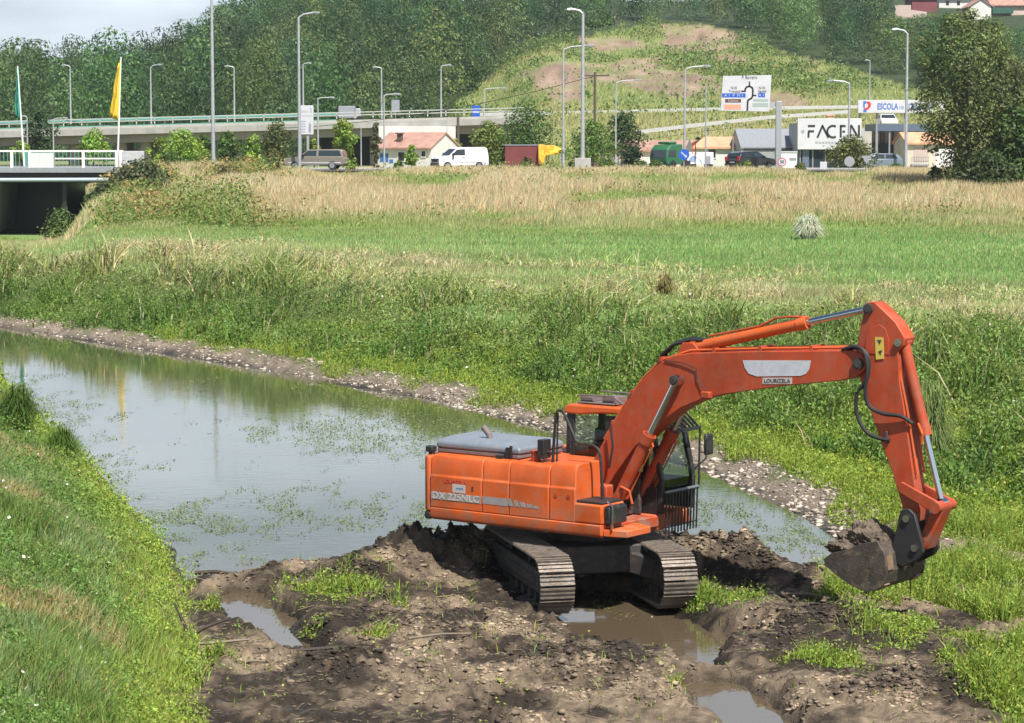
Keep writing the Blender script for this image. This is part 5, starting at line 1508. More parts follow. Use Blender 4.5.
# --- buildings
def gable_house(name, x0, x1, y0, y1, zb, ze, zr, wall, roof, label, ridge='x', cat='house', over=.3, rname='roof', ridge_in=0.0):
    cx, cy_ = (x0 + x1) / 2, (y0 + y1) / 2
    t = empty(name, (cx, cy_, zb), 0, label, cat)
    a, b, c_, d = x0 - cx, x1 - cx, y0 - cy_, y1 - cy_
    e = ze - zb; r_ = zr - zb
    q = MB()
    if ridge == 'x':
        q.add([(a, c_, 0), (b, c_, 0), (b, d, 0), (a, d, 0), (a, c_, e), (b, c_, e), (b, d, e), (a, d, e), (a, 0, r_), (b, 0, r_)], [(0, 1, 5, 4), (2, 3, 7, 6), (1, 2, 6, 9, 5), (3, 0, 4, 8, 7)])
    else:
        q.add([(a, c_, 0), (b, c_, 0), (b, d, 0), (a, d, 0), (a, c_, e), (b, c_, e), (b, d, e), (a, d, e), (0, c_, r_), (0, d, r_)], [(1, 2, 6, 5), (3, 0, 4, 7), (0, 1, 5, 8, 4), (2, 3, 7, 9, 6)])
    q.build('wall', wall, t)
    q = MB(); th = .16
    if ridge == 'x':
        sl = (r_ - e) / (0 - c_)
        pr = [(c_ - over, e - sl * over + .02), (0, r_ + .02), (d + over, e - sl * over + .02), (d + over, e - sl * over + .02 + th), (0, r_ + .02 + th), (c_ - over, e - sl * over + .02 + th)]
        vs = [(a - over * .5 + (ridge_in if abs(p_[0]) < .01 else 0), *p_) for p_ in pr] + [(b + over * .5 - (ridge_in if abs(p_[0]) < .01 else 0), *p_) for p_ in pr]
    else:
        sl = (r_ - e) / (0 - a)
        pr = [(a - over, e - sl * over + .02), (0, r_ + .02), (b + over, e - sl * over + .02), (b + over, e - sl * over + .02 + th), (0, r_ + .02 + th), (a - over, e - sl * over + .02 + th)]
        vs = [(p_[0], c_ - over * .5, p_[1]) for p_ in pr] + [(p_[0], d + over * .5, p_[1]) for p_ in pr]
    n = 6
    fs = [(i, (i + 1) % n, n + (i + 1) % n, n + i) for i in range(n)] + [(0, 1, 4, 5), (1, 2, 3, 4), (n + 5, n + 4, n + 1, n), (n + 4, n + 3, n + 2, n + 1)]
    q.add(vs, fs); q.build(rname, roof, t)
    return t, (cx, cy_, zb)

def win(t, x0, x1, y, z0, z1, m='glass', name='window', frame=True):
    q = MB(); q.box(x0, x1, y - .03, y + .02, z0, z1); w_ = q.build(name, B[m], t)
    if frame:
        q = MB(); f_ = .07
        q.box(x0 - f_, x1 + f_, y - .05, y + .01, z1, z1 + f_); q.box(x0 - f_, x1 + f_, y - .07, y + .01, z0 - f_, z0)
        q.box(x0 - f_, x0, y - .05, y + .01, z0, z1); q.box(x1, x1 + f_, y - .05, y + .01, z0, z1)
        q.build('frame', B['white'], w_)
    return w_

# white house with the faded red roof: built turned, so that its gable shows at right
Yh = 230
hb = at(418, 168, Yh)
WH = empty('white_house', (hb.x, Yh, 4.4), R(-28), 'small white house with a faded red roof left of the white van', 'house')
q = MB(); Lh, Wh, e_, r_ = 2.9, 2.6, 2.0, 3.25
q.add([(-Lh, -Wh, 0), (Lh, -Wh, 0), (Lh, Wh, 0), (-Lh, Wh, 0), (-Lh, -Wh, e_), (Lh, -Wh, e_), (Lh, Wh, e_), (-Lh, Wh, e_), (-Lh, 0, r_), (Lh, 0, r_)], [(0, 1, 5, 4), (2, 3, 7, 6), (1, 2, 6, 9, 5), (3, 0, 4, 8, 7)])
q.build('wall', B['plaster'], WH)
q = MB(); th = .14; ov = .3; sl = (r_ - e_) / Wh
pr = [(-Wh - ov, e_ - sl * ov + .02), (0, r_ + .02), (Wh + ov, e_ - sl * ov + .02), (Wh + ov, e_ - sl * ov + .16), (0, r_ + .16), (-Wh - ov, e_ - sl * ov + .16)]
n = 6
q.add([(-Lh - .1, *p_) for p_ in pr] + [(Lh + .1, *p_) for p_ in pr], [(i, (i + 1) % n, n + (i + 1) % n, n + i) for i in range(n)] + [(0, 1, 4, 5), (1, 2, 3, 4), (n + 5, n + 4, n + 1, n), (n + 4, n + 3, n + 2, n + 1)])
rf = q.build('roof', B['tile'], WH)
q = MB(); q.box(-1.1, -.7, -1.9, -1.5, 2.3, 3.25); q.box(-1.2, -.6, -2.0, -1.4, 3.25, 3.35); q.build('chimney', B['wood'], rf)
win(WH, -.55, .1, -Wh, .8, 1.6, 'dark'); win(WH, 1.9, 2.3, -Wh, 1.2, 1.7, 'dark')
q = MB(); q.box(-2.5, -1.6, -Wh - .012, -Wh - .004, .7, 1.5); q.box(-1.5, -1.1, -Wh - .012, -Wh - .004, .6, .95); q.build('blue_graffiti', B['blueprint'], WH)

# low buildings at the foot of the slope
a = at(600, 168, 262); b = at(712, 168, 262)
t, o = gable_house('low_building', a.x, b.x, 250, 262, 4.3, at(640, 151.5, 250).z, at(640, 142, 256).z, B['plaster'], B['tile'], 'long low white building with a dull red roof behind the green lorry', cat='building')
win(t, 3.3, 4.2, -6, 1.0, 1.8, 'dark'); win(t, -3, -2.2, -6, 1.0, 1.8, 'dark')
a = at(693, 168, 240); b = at(757, 168, 240)
t, o = gable_house('orange_roofed_house', a.x, b.x, 240, 250, 4.3, at(700, 148.5, 240).z, at(720, 138.5, 245).z, B['plaster'], B['tileo'], 'white house with a bright orange tiled roof behind the black car', ridge_in=1.6)
win(t, -1.6, -.9, -5, 1.1, 1.9, 'dark'); win(t, 1.6, 2.5, -5, .2, 2.0, 'greymetal', 'door')
a = at(741, 168, 234); b = at(800, 168, 234); e0 = at(745, 148.5, 234); r0 = at(770, 130.5, 239)
t, o = gable_house('grey_shed', a.x, b.x + 4, 234, 246, 4.3, e0.z, r0.z, B['greymetal'], B['greymetal'], 'grey metal shed with a plain pitched roof left of the advertising wall', cat='shed', over=.1)
win(t, -3.6, .6, -6, .2, e0.z - 4.3 - .3, 'signback', 'roller_door', False)
q = MB(); q.box(-4.5, 7.4, -6.12, -6.04, e0.z - 4.3 - .1, e0.z - 4.3 + .02); q.build('gutter', B['ink'], t)

# hoarding FACEN, glass shopfront below
Yf = 228
a = at(797.5, 149.5, Yf); b = at(861.5, 118.5, Yf)
cx_ = (a.x + b.x) / 2
FB = empty('shop_building', (cx_, Yf, 4.4), 0, 'shop with a big white advertising wall reading FACEN over a glass front', 'building')
w2 = (b.x - a.x) / 2
q = MB(); q.box(-w2, w2, 0, .5, a.z - 4.4, b.z - 4.4); adv = q.build('advertising_wall', B['signwhite'], FB, bevel=.03)
q = MB(); q.box(-w2 + .2, w2 - .1, .6, 9, 0, b.z - 4.8); q.build('wall', B['greymetal'], FB)
q = MB(); q.box(-w2 + .15, w2 - .05, .52, .58, .1, a.z - 4.45); q.build('shop_window', B['glass'], FB)
for k in range(6):
    q = MB(); xx = -w2 + .3 + k * 1.15; q.box(xx - .05, xx + .05, .44, .519, .1, a.z - 4.45); q.build('mullion', B['greymetal'], FB)
q = MB(); q.box(-w2 + .5, -w2 + 1.1, .40, .43, .1, 1.8); q.build('door', B['bluegrey'], FB)
zc = at(830, 131.5, Yf).z - 4.4; zt_ = at(830, 125, Yf).z - 4.4; zb_ = at(830, 137.5, Yf).z - 4.4; hgt = zt_ - zb_
def fx(px): return at(px, 131, Yf).x - cx_
q = MB(); st_ = .17
def seg(p0, p1, w_=st_): q.bar((p0[0], -.02, p0[1]), (p1[0], -.02, p1[1]), w_, .03, up=(0, 1, 0))
# F with a gap, A without its bar, C, E-like stroke, N
seg((fx(808), zt_ - .08), (fx(815), zt_ - .08)); seg((fx(808.6), zb_ + .02), (fx(808.6), zc - .05)); seg((fx(808), zc + .03), (fx(814), zc + .03))
seg((fx(817.5), zb_), (fx(822.6), zt_ - .02)); seg((fx(822.2), zt_ - .02), (fx(828.5), zb_)); 
prev = None
for k in range(13):
    an = R(60 + 240 * k / 12); p_ = (fx(833) + .52 * math.cos(an), zc + hgt * .47 * math.sin(an))
    if prev: seg(prev, (p_[0], p_[1]))
    prev = p_
seg((fx(840.8), zb_ + .02), (fx(840.8), zt_)); seg((fx(840.2), zt_ - .08), (fx(845.6), zt_ - .08)); seg((fx(842.5), zc), (fx(845), zc))
seg((fx(850.2), zb_), (fx(850.2), zt_)); seg((fx(851), zt_), (fx(858.2), zb_)); seg((fx(859), zb_), (fx(859), zt_))
q.build('lettering', B['ink'], adv)
q = MB()
for k in range(9): q.box(fx(815.5 + k * 3.2), fx(817.6 + k * 3.2), -.015, .0, at(0, 143.5, Yf).z - 4.4, at(0, 141.6, Yf).z - 4.4)
q.build('small_lettering', B['signback'], adv)
q = MB(); q.cyl((fx(802.8), 0, zc), (fx(802.8), -.02, zc), .16, n=12); q.build('round_emblem', B['signback'], adv)
q = MB(); p_ = at(831.5, 116, Yf); q.box(p_.x - cx_ - .3, p_.x - cx_ + .3, .5, 1.1, b.z - 4.8, b.z - 4.4 + .25); q.box(p_.x - cx_ - .4, p_.x - cx_ + .4, .4, 1.2, b.z - 4.4 + .25, b.z - 4.4 + .35); q.build('chimney', B['tileo'], FB)

# school sign on posts with the dark pavilion behind
Ye = 236
a = at(858, 113, Ye); b = at(945, 100, Ye); cx_ = (a.x + b.x) / 2
ES = empty('school_sign', (cx_, Ye, 4.4), 0, 'long white sign on posts reading ESCOLA with a red and blue emblem', 'sign')
w2 = (b.x - a.x) / 2
q = MB(); q.box(-w2, w2, 0, .3, a.z - 4.4, b.z - 4.4); sb = q.build('sign_board', B['signwhite'], ES, bevel=.02)
for px in (860, 877, 905, 940):
    x_ = at(px, 140, Ye).x - cx_; q = MB(); q.box(x_ - .08, x_ + .08, .32, .5, 0, a.z - 4.4 + .3); q.build('post', B['greymetal'], ES)
zc = (a.z + b.z) / 2 - 4.4
lettering('ESCOLA', .80, B['blueprint'], sb, (at(889, 0, Ye).x - cx_, -.012, zc - .02), (R(90), 0, 0), width=1.95, bold=.02)
lettering('DE', .42, B['blueprint'], sb, (at(903.2, 0, Ye).x - cx_, -.012, zc - .12), (R(90), 0, 0), width=.42)
lettering('CONDUÇÃO', .80, B['blueprint'], sb, (at(906.5, 0, Ye).x - cx_, -.012, zc - .02), (R(90), 0, 0), align='LEFT', width=2.7, bold=.02)
x_ = at(868.3, 0, Ye).x - cx_
q = MB(); q.prism([(x_ - .36, zc + .5), (x_ - .05, zc + .5), (x_ - .05, zc + .3), (x_ - .2, zc + .25), (x_ - .2, zc - .1), (x_ - .36, zc - .1)], -.012, -.002); q.box(x_ - .34, x_ - .02, -.012, -.002, zc - .52, zc - .3); q.build('blue_emblem', B['blueprint'], sb)
q = MB(); q.prism([(x_ - .02, zc + .46), (x_ + .22, zc + .46), (x_ + .38, zc + .25), (x_ + .34, zc - .02), (x_ + .08, zc - .3), (x_ - .3, zc - .28), (x_ - .3, zc - .15), (x_ + .02, zc - .12), (x_ + .12, zc + .1), (x_ + .1, zc + .28), (x_ - .02, zc + .3)], -.018, -.013); q.build('red_emblem', B['signred'], sb)
a = at(876, 168, 240); b = at(909, 124, 240); cx_ = (a.x + b.x) / 2
t = empty('dark_pavilion', (cx_, 240, 4.4), 0, 'dark blue pavilion with open bays under the ESCOLA sign', 'building')
w2 = (b.x - a.x) / 2; zt_ = b.z - 4.4; zm_ = at(0, 131, 240).z - 4.4
q = MB(); q.box(-w2, w2 + 2, 0, 8, zm_, zt_); q.build('roof', B['bluegrey'], t)
q = MB(); q.box(-w2, w2 + 2, 3, 3.2, 0, zm_); q.build('wall', B['glass'], t)
for k in range(5):
    x_ = -w2 + .1 + k * (2 * w2 + 1.6) / 4; q = MB(); q.box(x_ - .07, x_ + .07, .1, .25, 0, zm_); q.build('column', B['greymetal'], t)
q = MB()
for k in range(24): x_ = -w2 + k * (2 * w2) / 23; q.box(x_ - .03, x_ + .03, -1.02, -.98, .1, 1.1)
q.box(-w2, w2, -1.05, -.95, 1.1, 1.2); q.build('railing', B['white'], t)
a = at(907, 172, 226); b = at(955, 145, 226); cx_ = (a.x + b.x) / 2; w2 = (b.x - a.x) / 2
t, o = gable_house('cream_house', a.x, b.x, 226, 234, 4.3, at(0, 144, 226).z, at(0, 134, 230).z, B['offwhite'], B['tileo'], 'cream house with an orange roof half hidden by the big tree')
q = MB(); q.box(-w2 + .6, -w2 + 1.9, -4.03, -3.99, .9, 2.1); q.build('window', B['pinkwall'], t)
q = MB(); q.box(-w2 + .3, -w2 + 1.9, -4.6, -4.0, .5, .62)
for k in range(8): q.box(-w2 + .32 + k * .21, -w2 + .36 + k * .21, -4.6, -4.56, .62, 1.25)
q.box(-w2 + .3, -w2 + 1.9, -4.62, -4.54, 1.25, 1.3); q.build('balcony', B['greymetal'], t)
q = MB(); q.box(.4, w2 - .1, -4.06, -3.99, 0, 2.1); q.build('white_panel', B['white'], t)

# white kiosk by the shed, white hut at the left
a = at(776, 170, 220); b = at(797, 152.5, 220); cx_ = (a.x + b.x) / 2
t = empty('white_kiosk', (cx_, 220, 4.4), 0, 'small white kiosk with blue stripes at the left end of the glass shopfront', 'kiosk'); w2 = (b.x - a.x) / 2; h_ = b.z - 4.4
q = MB(); q.box(-w2, w2, 0, 1.6, 0, h_); q.build('body', B['white'], t, bevel=.03)
q = MB(); q.box(-w2 - .05, w2 + .05, -.05, 1.65, h_ + .003, h_ + .1); q.build('roof', B['signwhite'], t)
q = MB(); q.box(-w2 + .02, -w2 + .35, -.012, -.003, .05, h_ - .25); q.build('stripe', B['blueprint'], t)
q = MB(); q.box(.25, .85, -.012, -.003, .9, 1.15); q.build('small_lettering', B['greymetal'], t)

# houses high on the hill at right
def hill_house(x0p, x1p, yb, ze, zr, Y, wall, roof, label, ridge='x', wins=(), name='hill_house'):
    a = at(x0p, yb, Y); b = at(x1p, yb, Y)
    t, o = gable_house(name, a.x, b.x, Y, Y + 9, a.z - 2.5, at(0, ze, Y).z, at(0, zr, Y + 4.5).z if ridge == 'x' else at(0, zr, Y).z, wall, roof, label, ridge=ridge, over=.5)
    for (p0, y0, p1, y1, m) in wins:
        u = at(p0, y1, Y); v = at(p1, y0, Y)
        q = MB(); q.box(u.x - o[0], v.x - o[0], -4.56, -4.48, u.z - o[2], v.z - o[2]); q.build('window', B[m], t)
    return t, o
hill_house(970, 991, 24, 6, -1, 470, B['plaster'], B['tile'], 'pale gabled house on the hilltop behind the big tree', 'y', [])
t, o = hill_house(991, 1034, 30, 5, -3, 474, B['pinkwall'], B['tile'], 'pink beige house with a green balcony at the top right corner', 'x', [(1002, 18, 1006, 21, 'dark'), (1012, 19, 1017, 24, 'dark'), (993, 19, 995, 27, 'dark')])
u = at(992, 13.5, 473); v = at(1013, 6, 473); q = MB(); q.box(u.x - o[0], v.x - o[0], -6.0, -4.6, u.z - o[2], v.z - o[2] - .4); q.build('balcony', B['darkgreen'], t)
hill_house(912, 937, 10, -3, -8, 490, B['maroon'], B['tile'], 'maroon walled house at the top edge above the wood', 'x', [], 'hill_house')
hill_house(939, 972, 8, -2, -8, 500, B['plaster'], B['tile'], 'grey white house at the top edge left of the gabled house', 'x', [(946, 1, 949, 5, 'dark'), (957, 1, 960, 5, 'dark')], 'hill_house')
a = at(895, 20, 480); b = at(927, 5, 480)
q = MB(); q.prism([(a.x, a.z - 3), (b.x, a.z - 3.5), (b.x, b.z - 1.3), ((a.x + b.x) / 2, b.z - .9), ((a.x + b.x) / 2, b.z), (a.x, b.z)], 480, 480.5); tag(q.build('retaining_wall', B['pinkwall']), 'stepped pale pink retaining wall below the maroon house', 'wall')

# --- vehicles
def vehicle(name, loc, rz, prof, green, W, wheels, wr, paint, label, cat, wins, details=(), belt=1.0, tumble=.14, group=None):
    """prof: lower body outline (x,z); green: greenhouse outline; x forward"""
    t = empty(name, loc, rz, label, cat, group)
    q = MB(); q.prism(prof, -W / 2, W / 2); bd = q.build('body', paint, t, bevel=.05, seg=3)
    zs = [p_[1] for p_ in green]; z0, z1 = min(zs), max(zs)
    def ins(z): return tumble * (z - z0) / (z1 - z0)
    q = MB(); n = len(green)
    q.add([(p_[0], -W / 2 + .02 + ins(p_[1]), p_[1]) for p_ in green] + [(p_[0], W / 2 - .02 - ins(p_[1]), p_[1]) for p_ in green], [(i, (i + 1) % n, n + (i + 1) % n, n + i) for i in range(n)] + [list(range(n))[::-1], list(range(n, 2 * n))])
    q.build('cabin', paint, t, bevel=.04, seg=2)
    for nm, pts, side in wins:
        q = MB()
        if side == 'side':
            for s in (-1, 1):
                q = MB(); q.add([(p_[0], s * (W / 2 - .02 - ins(p_[1]) + .008), p_[1]) for p_ in pts], [list(range(len(pts)))]); q.build(nm, B['carglass'], t)
        else:
            (xa, za), (xb, zb_) = pts
            nx = Vector((zb_ - za, 0, -(xb - xa))).normalized() * (.012 if side == 'front' else -.012)
            ya = W / 2 - .1 - ins(za); yb_ = W / 2 - .1 - ins(zb_)
            q.add([(xa + nx.x, -ya, za + nx.z), (xa + nx.x, ya, za + nx.z), (xb + nx.x, yb_, zb_ + nx.z), (xb + nx.x, -yb_, zb_ + nx.z)], [(0, 1, 2, 3)]); q.build(nm, B['carglass'], t)
    for wx in wheels:
        for s in (-1, 1):
            q = MB(); q.cyl((wx, s * (W / 2 - .16), wr), (wx, s * (W / 2 + .015), wr), wr, n=22); wh = q.build('wheel', B['tyre'], t, bevel=.02)
            q = MB(); q.cyl((wx, s * (W / 2 + .01), wr), (wx, s * (W / 2 + .03), wr), wr * .62, n=18); q.build('rim', B['rim'], wh)
    for nm, bxs, m in details:
        q = MB(); q.box(*bxs); q.build(nm, B[m] if isinstance(m, str) else m, t, bevel=.01)
    return t
P_SUV = mat('beige_grey_car_paint', (.24, .21, .175), .35, .2, coat=.6, var=.05)
P_WHITE = mat('white_car_paint', (.72, .72, .71), .35, coat=.4, var=.04, scale=1.0)
P_BLACK = mat('black_car_paint', (.015, .015, .018), .25, coat=.8)
P_BLUEC = mat('blue_grey_car_paint', (.18, .23, .28), .3, .3, coat=.7)
P_GREEN = mat('green_lorry_paint', (.025, .13, .055), .5, coat=.2)
xc = at(315, 168, 207).x
suv_prof = [(-2.45, .40), (2.35, .32), (2.5, .5), (2.48, .78), (2.3, .95), (1.25, 1.08), (-2.5, 1.10), (-2.56, .9), (-2.55, .5)]
suv_green = [(1.25, 1.07), (.55, 1.58), (.35, 1.66), (-2.2, 1.68), (-2.42, 1.55), (-2.52, 1.09)]
vehicle('estate_car', (xc, 207.5, 4.66), R(174), suv_prof, suv_green, 1.85, (1.55, -1.55), .35, P_SUV, 'beige grey people carrier driving left past the price sign', 'car',
        [('side_window', [(1.0, 1.13), (.5, 1.55), (-.25, 1.58), (-.25, 1.13)], 'side'), ('side_window', [(-.42, 1.13), (-.42, 1.59), (-2.15, 1.58), (-2.32, 1.13)], 'side'), ('windscreen', [(1.2, 1.12), (.55, 1.57)], 'front'), ('rear_window', [(-2.52, 1.13), (-2.43, 1.54)], 'rear')],
        [('headlamp', (2.25, 2.46, .55, .90, .68, .84), 'headlamp'), ('headlamp', (2.25, 2.46, -.90, -.55, .68, .84), 'headlamp'), ('front_bumper', (2.3, 2.55, -.88, .88, .33, .52), 'ink'), ('side_mirror', (.75, .95, .93, 1.12, 1.12, 1.27), 'ink'), ('side_mirror', (.75, .95, -1.12, -.93, 1.12, 1.27), 'ink'), ('sill_strip', (-2.3, 2.2, .922, .94, .52, .62), 'headlamp')])
xc = at(459.5, 168, 205).x
van_prof = [(-2.2, .36), (2.1, .30), (2.2, .45), (2.18, .85), (2.02, 1.02), (1.3, 1.16), (-2.2, 1.16), (-2.22, .6)]
van_green = [(1.3, 1.15), (.62, 1.72), (.42, 1.84), (-1.9, 1.86), (-2.12, 1.75), (-2.2, 1.15)]
vehicle('panel_van', (xc, 205.5, 4.66), R(204), van_prof, van_green, 1.85, (1.45, -1.35), .34, P_WHITE, 'clean white panel van facing left on the road', 'van',
        [('side_window', [(1.08, 1.2), (.58, 1.66), (-.12, 1.7), (-.12, 1.2)], 'side'), ('windscreen', [(1.26, 1.2), (.64, 1.71)], 'front')],
        [('headlamp', (1.95, 2.18, .55, .90, .78, .93), 'headlamp'), ('headlamp', (1.95, 2.18, -.90, -.55, .78, .93), 'headlamp'), ('grille', (2.12, 2.215, -.55, .55, .66, .92), 'ink'), ('front_bumper', (2.0, 2.235, -.90, .90, .32, .56), 'ink'), ('side_mirror', (.85, 1.05, .93, 1.15, 1.18, 1.38), 'ink'), ('side_mirror', (.85, 1.05, -1.15, -.93, 1.18, 1.38), 'ink'), ('door_strip', (-1.9, .9, .924, .938, .62, .70), 'signwhite'), ('door_handle', (-.05, .1, .925, .95, 1.02, 1.07), 'ink')])
xc = at(751, 168, 207).x
car_prof = [(-1.95, .36), (1.95, .32), (2.08, .5), (2.04, .78), (1.85, .90), (1.05, 1.0), (-2.0, 1.04), (-2.08, .85), (-2.05, .5)]
car_green = [(1.05, .99), (.35, 1.42), (.1, 1.50), (-1.35, 1.48), (-1.75, 1.36), (-2.0, 1.03)]
vehicle('hatchback', (xc, 207.5, 4.66), R(38), car_prof, car_green, 1.75, (1.3, -1.3), .32, P_BLACK, 'black hatchback seen from behind with a red tail lamp', 'car',
        [('side_window', [(.85, 1.05), (.3, 1.40), (-.4, 1.42), (-.4, 1.05)], 'side'), ('side_window', [(-.5, 1.05), (-.5, 1.42), (-1.3, 1.40), (-1.65, 1.05)], 'side'), ('windscreen', [(1.0, 1.05), (.36, 1.41)], 'front'), ('rear_window', [(-1.98, 1.07), (-1.76, 1.36)], 'rear')],
        [('tail_lamp', (-2.1, -1.95, -.86, -.62, .72, 1.08), 'taillamp'), ('tail_lamp', (-2.1, -1.95, .62, .86, .72, 1.08), 'taillamp'), ('number_plate', (-2.10, -2.07, -.26, .26, .55, .66), 'signwhite'), ('rear_bumper', (-2.14, -1.98, -.84, .84, .34, .5), 'ink'), ('side_mirror', (.6, .75, -1.02, -.88, 1.02, 1.14), 'ink'), ('side_mirror', (.6, .75, .88, 1.02, 1.02, 1.14), 'ink')])
xc = at(877, 168, 218).x
vehicle('parked_car', (xc, 218, 4.45), R(190), car_prof, car_green, 1.75, (1.3, -1.3), .32, P_BLUEC, 'blue grey car parked right of the olive coloured tree', 'car',
        [('side_window', [(.85, 1.05), (.3, 1.40), (-.4, 1.42), (-.4, 1.05)], 'side'), ('side_window', [(-.5, 1.05), (-.5, 1.42), (-1.3, 1.40), (-1.65, 1.05)], 'side'), ('windscreen', [(1.0, 1.05), (.36, 1.41)], 'front')], [('headlamp', (1.85, 2.06, .5, .8, .62, .78), 'headlamp'), ('headlamp', (1.85, 2.06, -.8, -.5, .62, .78), 'headlamp')])
p_ = at(816, 114, 268)
vehicle('parked_car', (at(887, 128, 268).x, 268, at(887, 128, 268).z), R(-90), car_prof, car_green, 1.75, (1.3, -1.3), .32, P_WHITE, 'white car seen from the front just below the ESCOLA sign', 'car',
        [('side_window', [(.85, 1.05), (.3, 1.40), (-1.3, 1.40), (-1.65, 1.05)], 'side'), ('windscreen', [(1.0, 1.05), (.36, 1.41)], 'front')])
pk = at(887, 130, 268); q = MB(); q.box(pk.x - 4, pk.x + 5, 266, 271, 4.2, at(887, 128, 268).z); tag(q.build('raised_car_park', B['concrete']), 'raised concrete parking deck behind the dark blue pavilion', 'parking deck')
# a lorry on the viaduct: only its top shows
for px, pnt, lb in ():
    x_ = (px - 512) / FPX * 266
    vehicle('viaduct_car', (x_, 266, deckz(x_) + .76), 0, car_prof, car_green, 1.75, (1.3, -1.3), .32, pnt, lb, 'car', [('side_window', [(.85, 1.05), (.3, 1.40), (-1.3, 1.40), (-1.65, 1.05)], 'side'), ('windscreen', [(1.0, 1.05), (.36, 1.41)], 'front')], group='cars on the viaduct')
x_ = (349 - 512) / FPX * 266
t = empty('box_lorry', (x_ + 0, 266.5, deckz(x_) + .76), 0, 'grey box lorry on the viaduct above the bright green trees', 'lorry')
q = MB(); q.box(-1.0, .7, -1, 1, .5, 1.75); q.build('cargo_box', B['greymetal'], t, bevel=.03)
q = MB(); q.box(.74, 1.3, -.95, .95, .4, 1.5); q.build('cab', B['signback'], t, bevel=.08)
for wx in (-.9, 1.2):
    for s in (-1, 1):
        q = MB(); q.cyl((wx, s * .7, .35), (wx, s * .98, .35), .35, n=16); q.build('wheel', B['tyre'], t)

# green lorry with white trailer
xc = at(668, 168, 212).x
t = empty('green_lorry', (xc, 212.5, 4.55), R(222), 'green lorry cab facing left in front of the long low building', 'lorry')
q = MB(); q.prism([(-.8, .5), (1.1, .45), (1.2, 1.0), (1.05, 1.75), (.6, 2.15), (-.8, 2.2)], -1.0, 1.0); q.build('cab', P_GREEN, t, bevel=.08, seg=3)
for s in (-1, 1):
    q = MB(); q.add([(.95, s * 1.006, 1.1), (.82, s * 1.006, 1.7), (.0, s * 1.006, 1.75), (.0, s * 1.006, 1.1)], [(0, 1, 2, 3)]); q.build('side_window', B['carglass'], t)
q = MB(); q.add([(1.205, -.86, 1.08), (1.205, .86, 1.08), (1.075, .86, 1.7), (1.075, -.86, 1.7)], [(0, 1, 2, 3)]); q.build('windscreen', B['carglass'], t)
q = MB(); q.box(-.4, .5, -.7, .7, 2.2, 2.42); q.build('roof_deflector', P_GREEN, t, bevel=.08)
for wx in (.4, -1.2):
    for s in (-1, 1):
        q = MB(); q.cyl((wx, s * .75, .42), (wx, s * 1.02, .42), .42, n=18); q.build('wheel', B['tyre'], t)
q = MB(); q.box(-2.6, -.82, -.6, .6, .55, .8); q.build('chassis', B['ink'], t)
xc = at(700, 168, 214).x
t = empty('white_trailer', (xc, 213.5, 4.5), 0, 'white box trailer with red and blue graffiti behind the blue arrow sign', 'trailer')
zt_ = at(700, 152.3, 213.5).z - 4.5
q = MB(); q.box(-1.15, 1.1, 0, 4.5, .55, zt_); q.build('cargo_box', B['white'], t, bevel=.03)
q = MB(); q.prism([(-.75, 1.45), (-.66, 1.45), (-.62, 2.2), (-.5, 2.2), (-.42, 1.4), (-.33, 1.42), (-.42, 2.32), (-.68, 2.32)], -.014, -.004); q.build('red_graffiti', B['signred'], t)
q = MB(); q.prism([(-1.0, .8), (-.5, .75), (-.3, 1.15), (-.6, 1.3), (-.9, 1.1)], -.014, -.004); q.prism([(-.1, .9), (.1, .6), (.15, .65), (0, 1.0)], -.014, -.004); q.build('blue_graffiti', mat('pale_blue_spray', (.25, .35, .55), .6), t)
for s in (-.7, .7):
    q = MB(); q.cyl((s, .1, .38), (s, .4, .38), .38, n=18); q.build('wheel', B['tyre'], t)

# red container shelter with a yellow awning
a = at(505, 170, 214); b = at(540, 145.5, 214); cx_ = (a.x + b.x) / 2; w2 = (b.x - a.x) / 2; h_ = b.z - 4.4
t = empty('red_trailer', (cx_, 214, 4.4), 0, 'dark red box trailer half hidden by a yellow green tree', 'trailer')
q = MB(); q.box(-w2, w2, 0, 2.4, .4, h_); q.build('cargo_box', B['red'], t, bevel=.02)
q = MB(); q.box(-w2 - .05, w2 + .05, -.05, 2.45, h_ + .003, h_ + .08); q.build('roof', B['greymetal'], t)
for s in (-.6, .6):
    q = MB(); q.cyl((s, .05, .38), (s, .35, .38), .38, n=16); q.build('wheel', B['tyre'], t)
o_ = at(541, 160, 213.8)
t = empty('yellow_awning', (o_.x, 213.8, 4.4), 0, 'crumpled yellow tarpaulin awning hanging off the dark red trailer', 'awning')
def yl(px, py): p_ = at(px, py, 213.8); return (p_.x - o_.x, p_.z - 4.4)
q = MB()
W = [(538.5, 145.2, 163.5), (541, 145.0, 165), (544, 145.6, 163), (546, 146.2, 156), (550, 146.2, 155), (554, 146.0, 154.5), (558, 147.5, 153.8), (561, 148.6, 152.6)]
vs = []; fs = []
for i, (px, y0, y1) in enumerate(W):
    for k in range(5):
        x_, z_ = yl(px, y0 + (y1 - y0) * k / 4); vs.append((x_, -.22 * math.sin(i * 1.9 + k * 1.3) - .35 * k / 4, z_))
for i in range(len(W) - 1):
    for k in range(4): fs.append((i * 5 + k, i * 5 + k + 1, (i + 1) * 5 + k + 1, (i + 1) * 5 + k))
for i, (px, y0, y1) in enumerate(W):
    x_, z_ = yl(px, y0); vs.append((x_, 1.6, z_ + .1))
n0 = len(W) * 5
for i in range(len(W) - 1): fs.append((i * 5, (i + 1) * 5, n0 + i + 1, n0 + i))
q.add(vs, fs); ya = q.build('tarpaulin', B['yellow'], t, smooth=True); ya.modifiers.new('thick', 'SOLIDIFY').thickness = .03
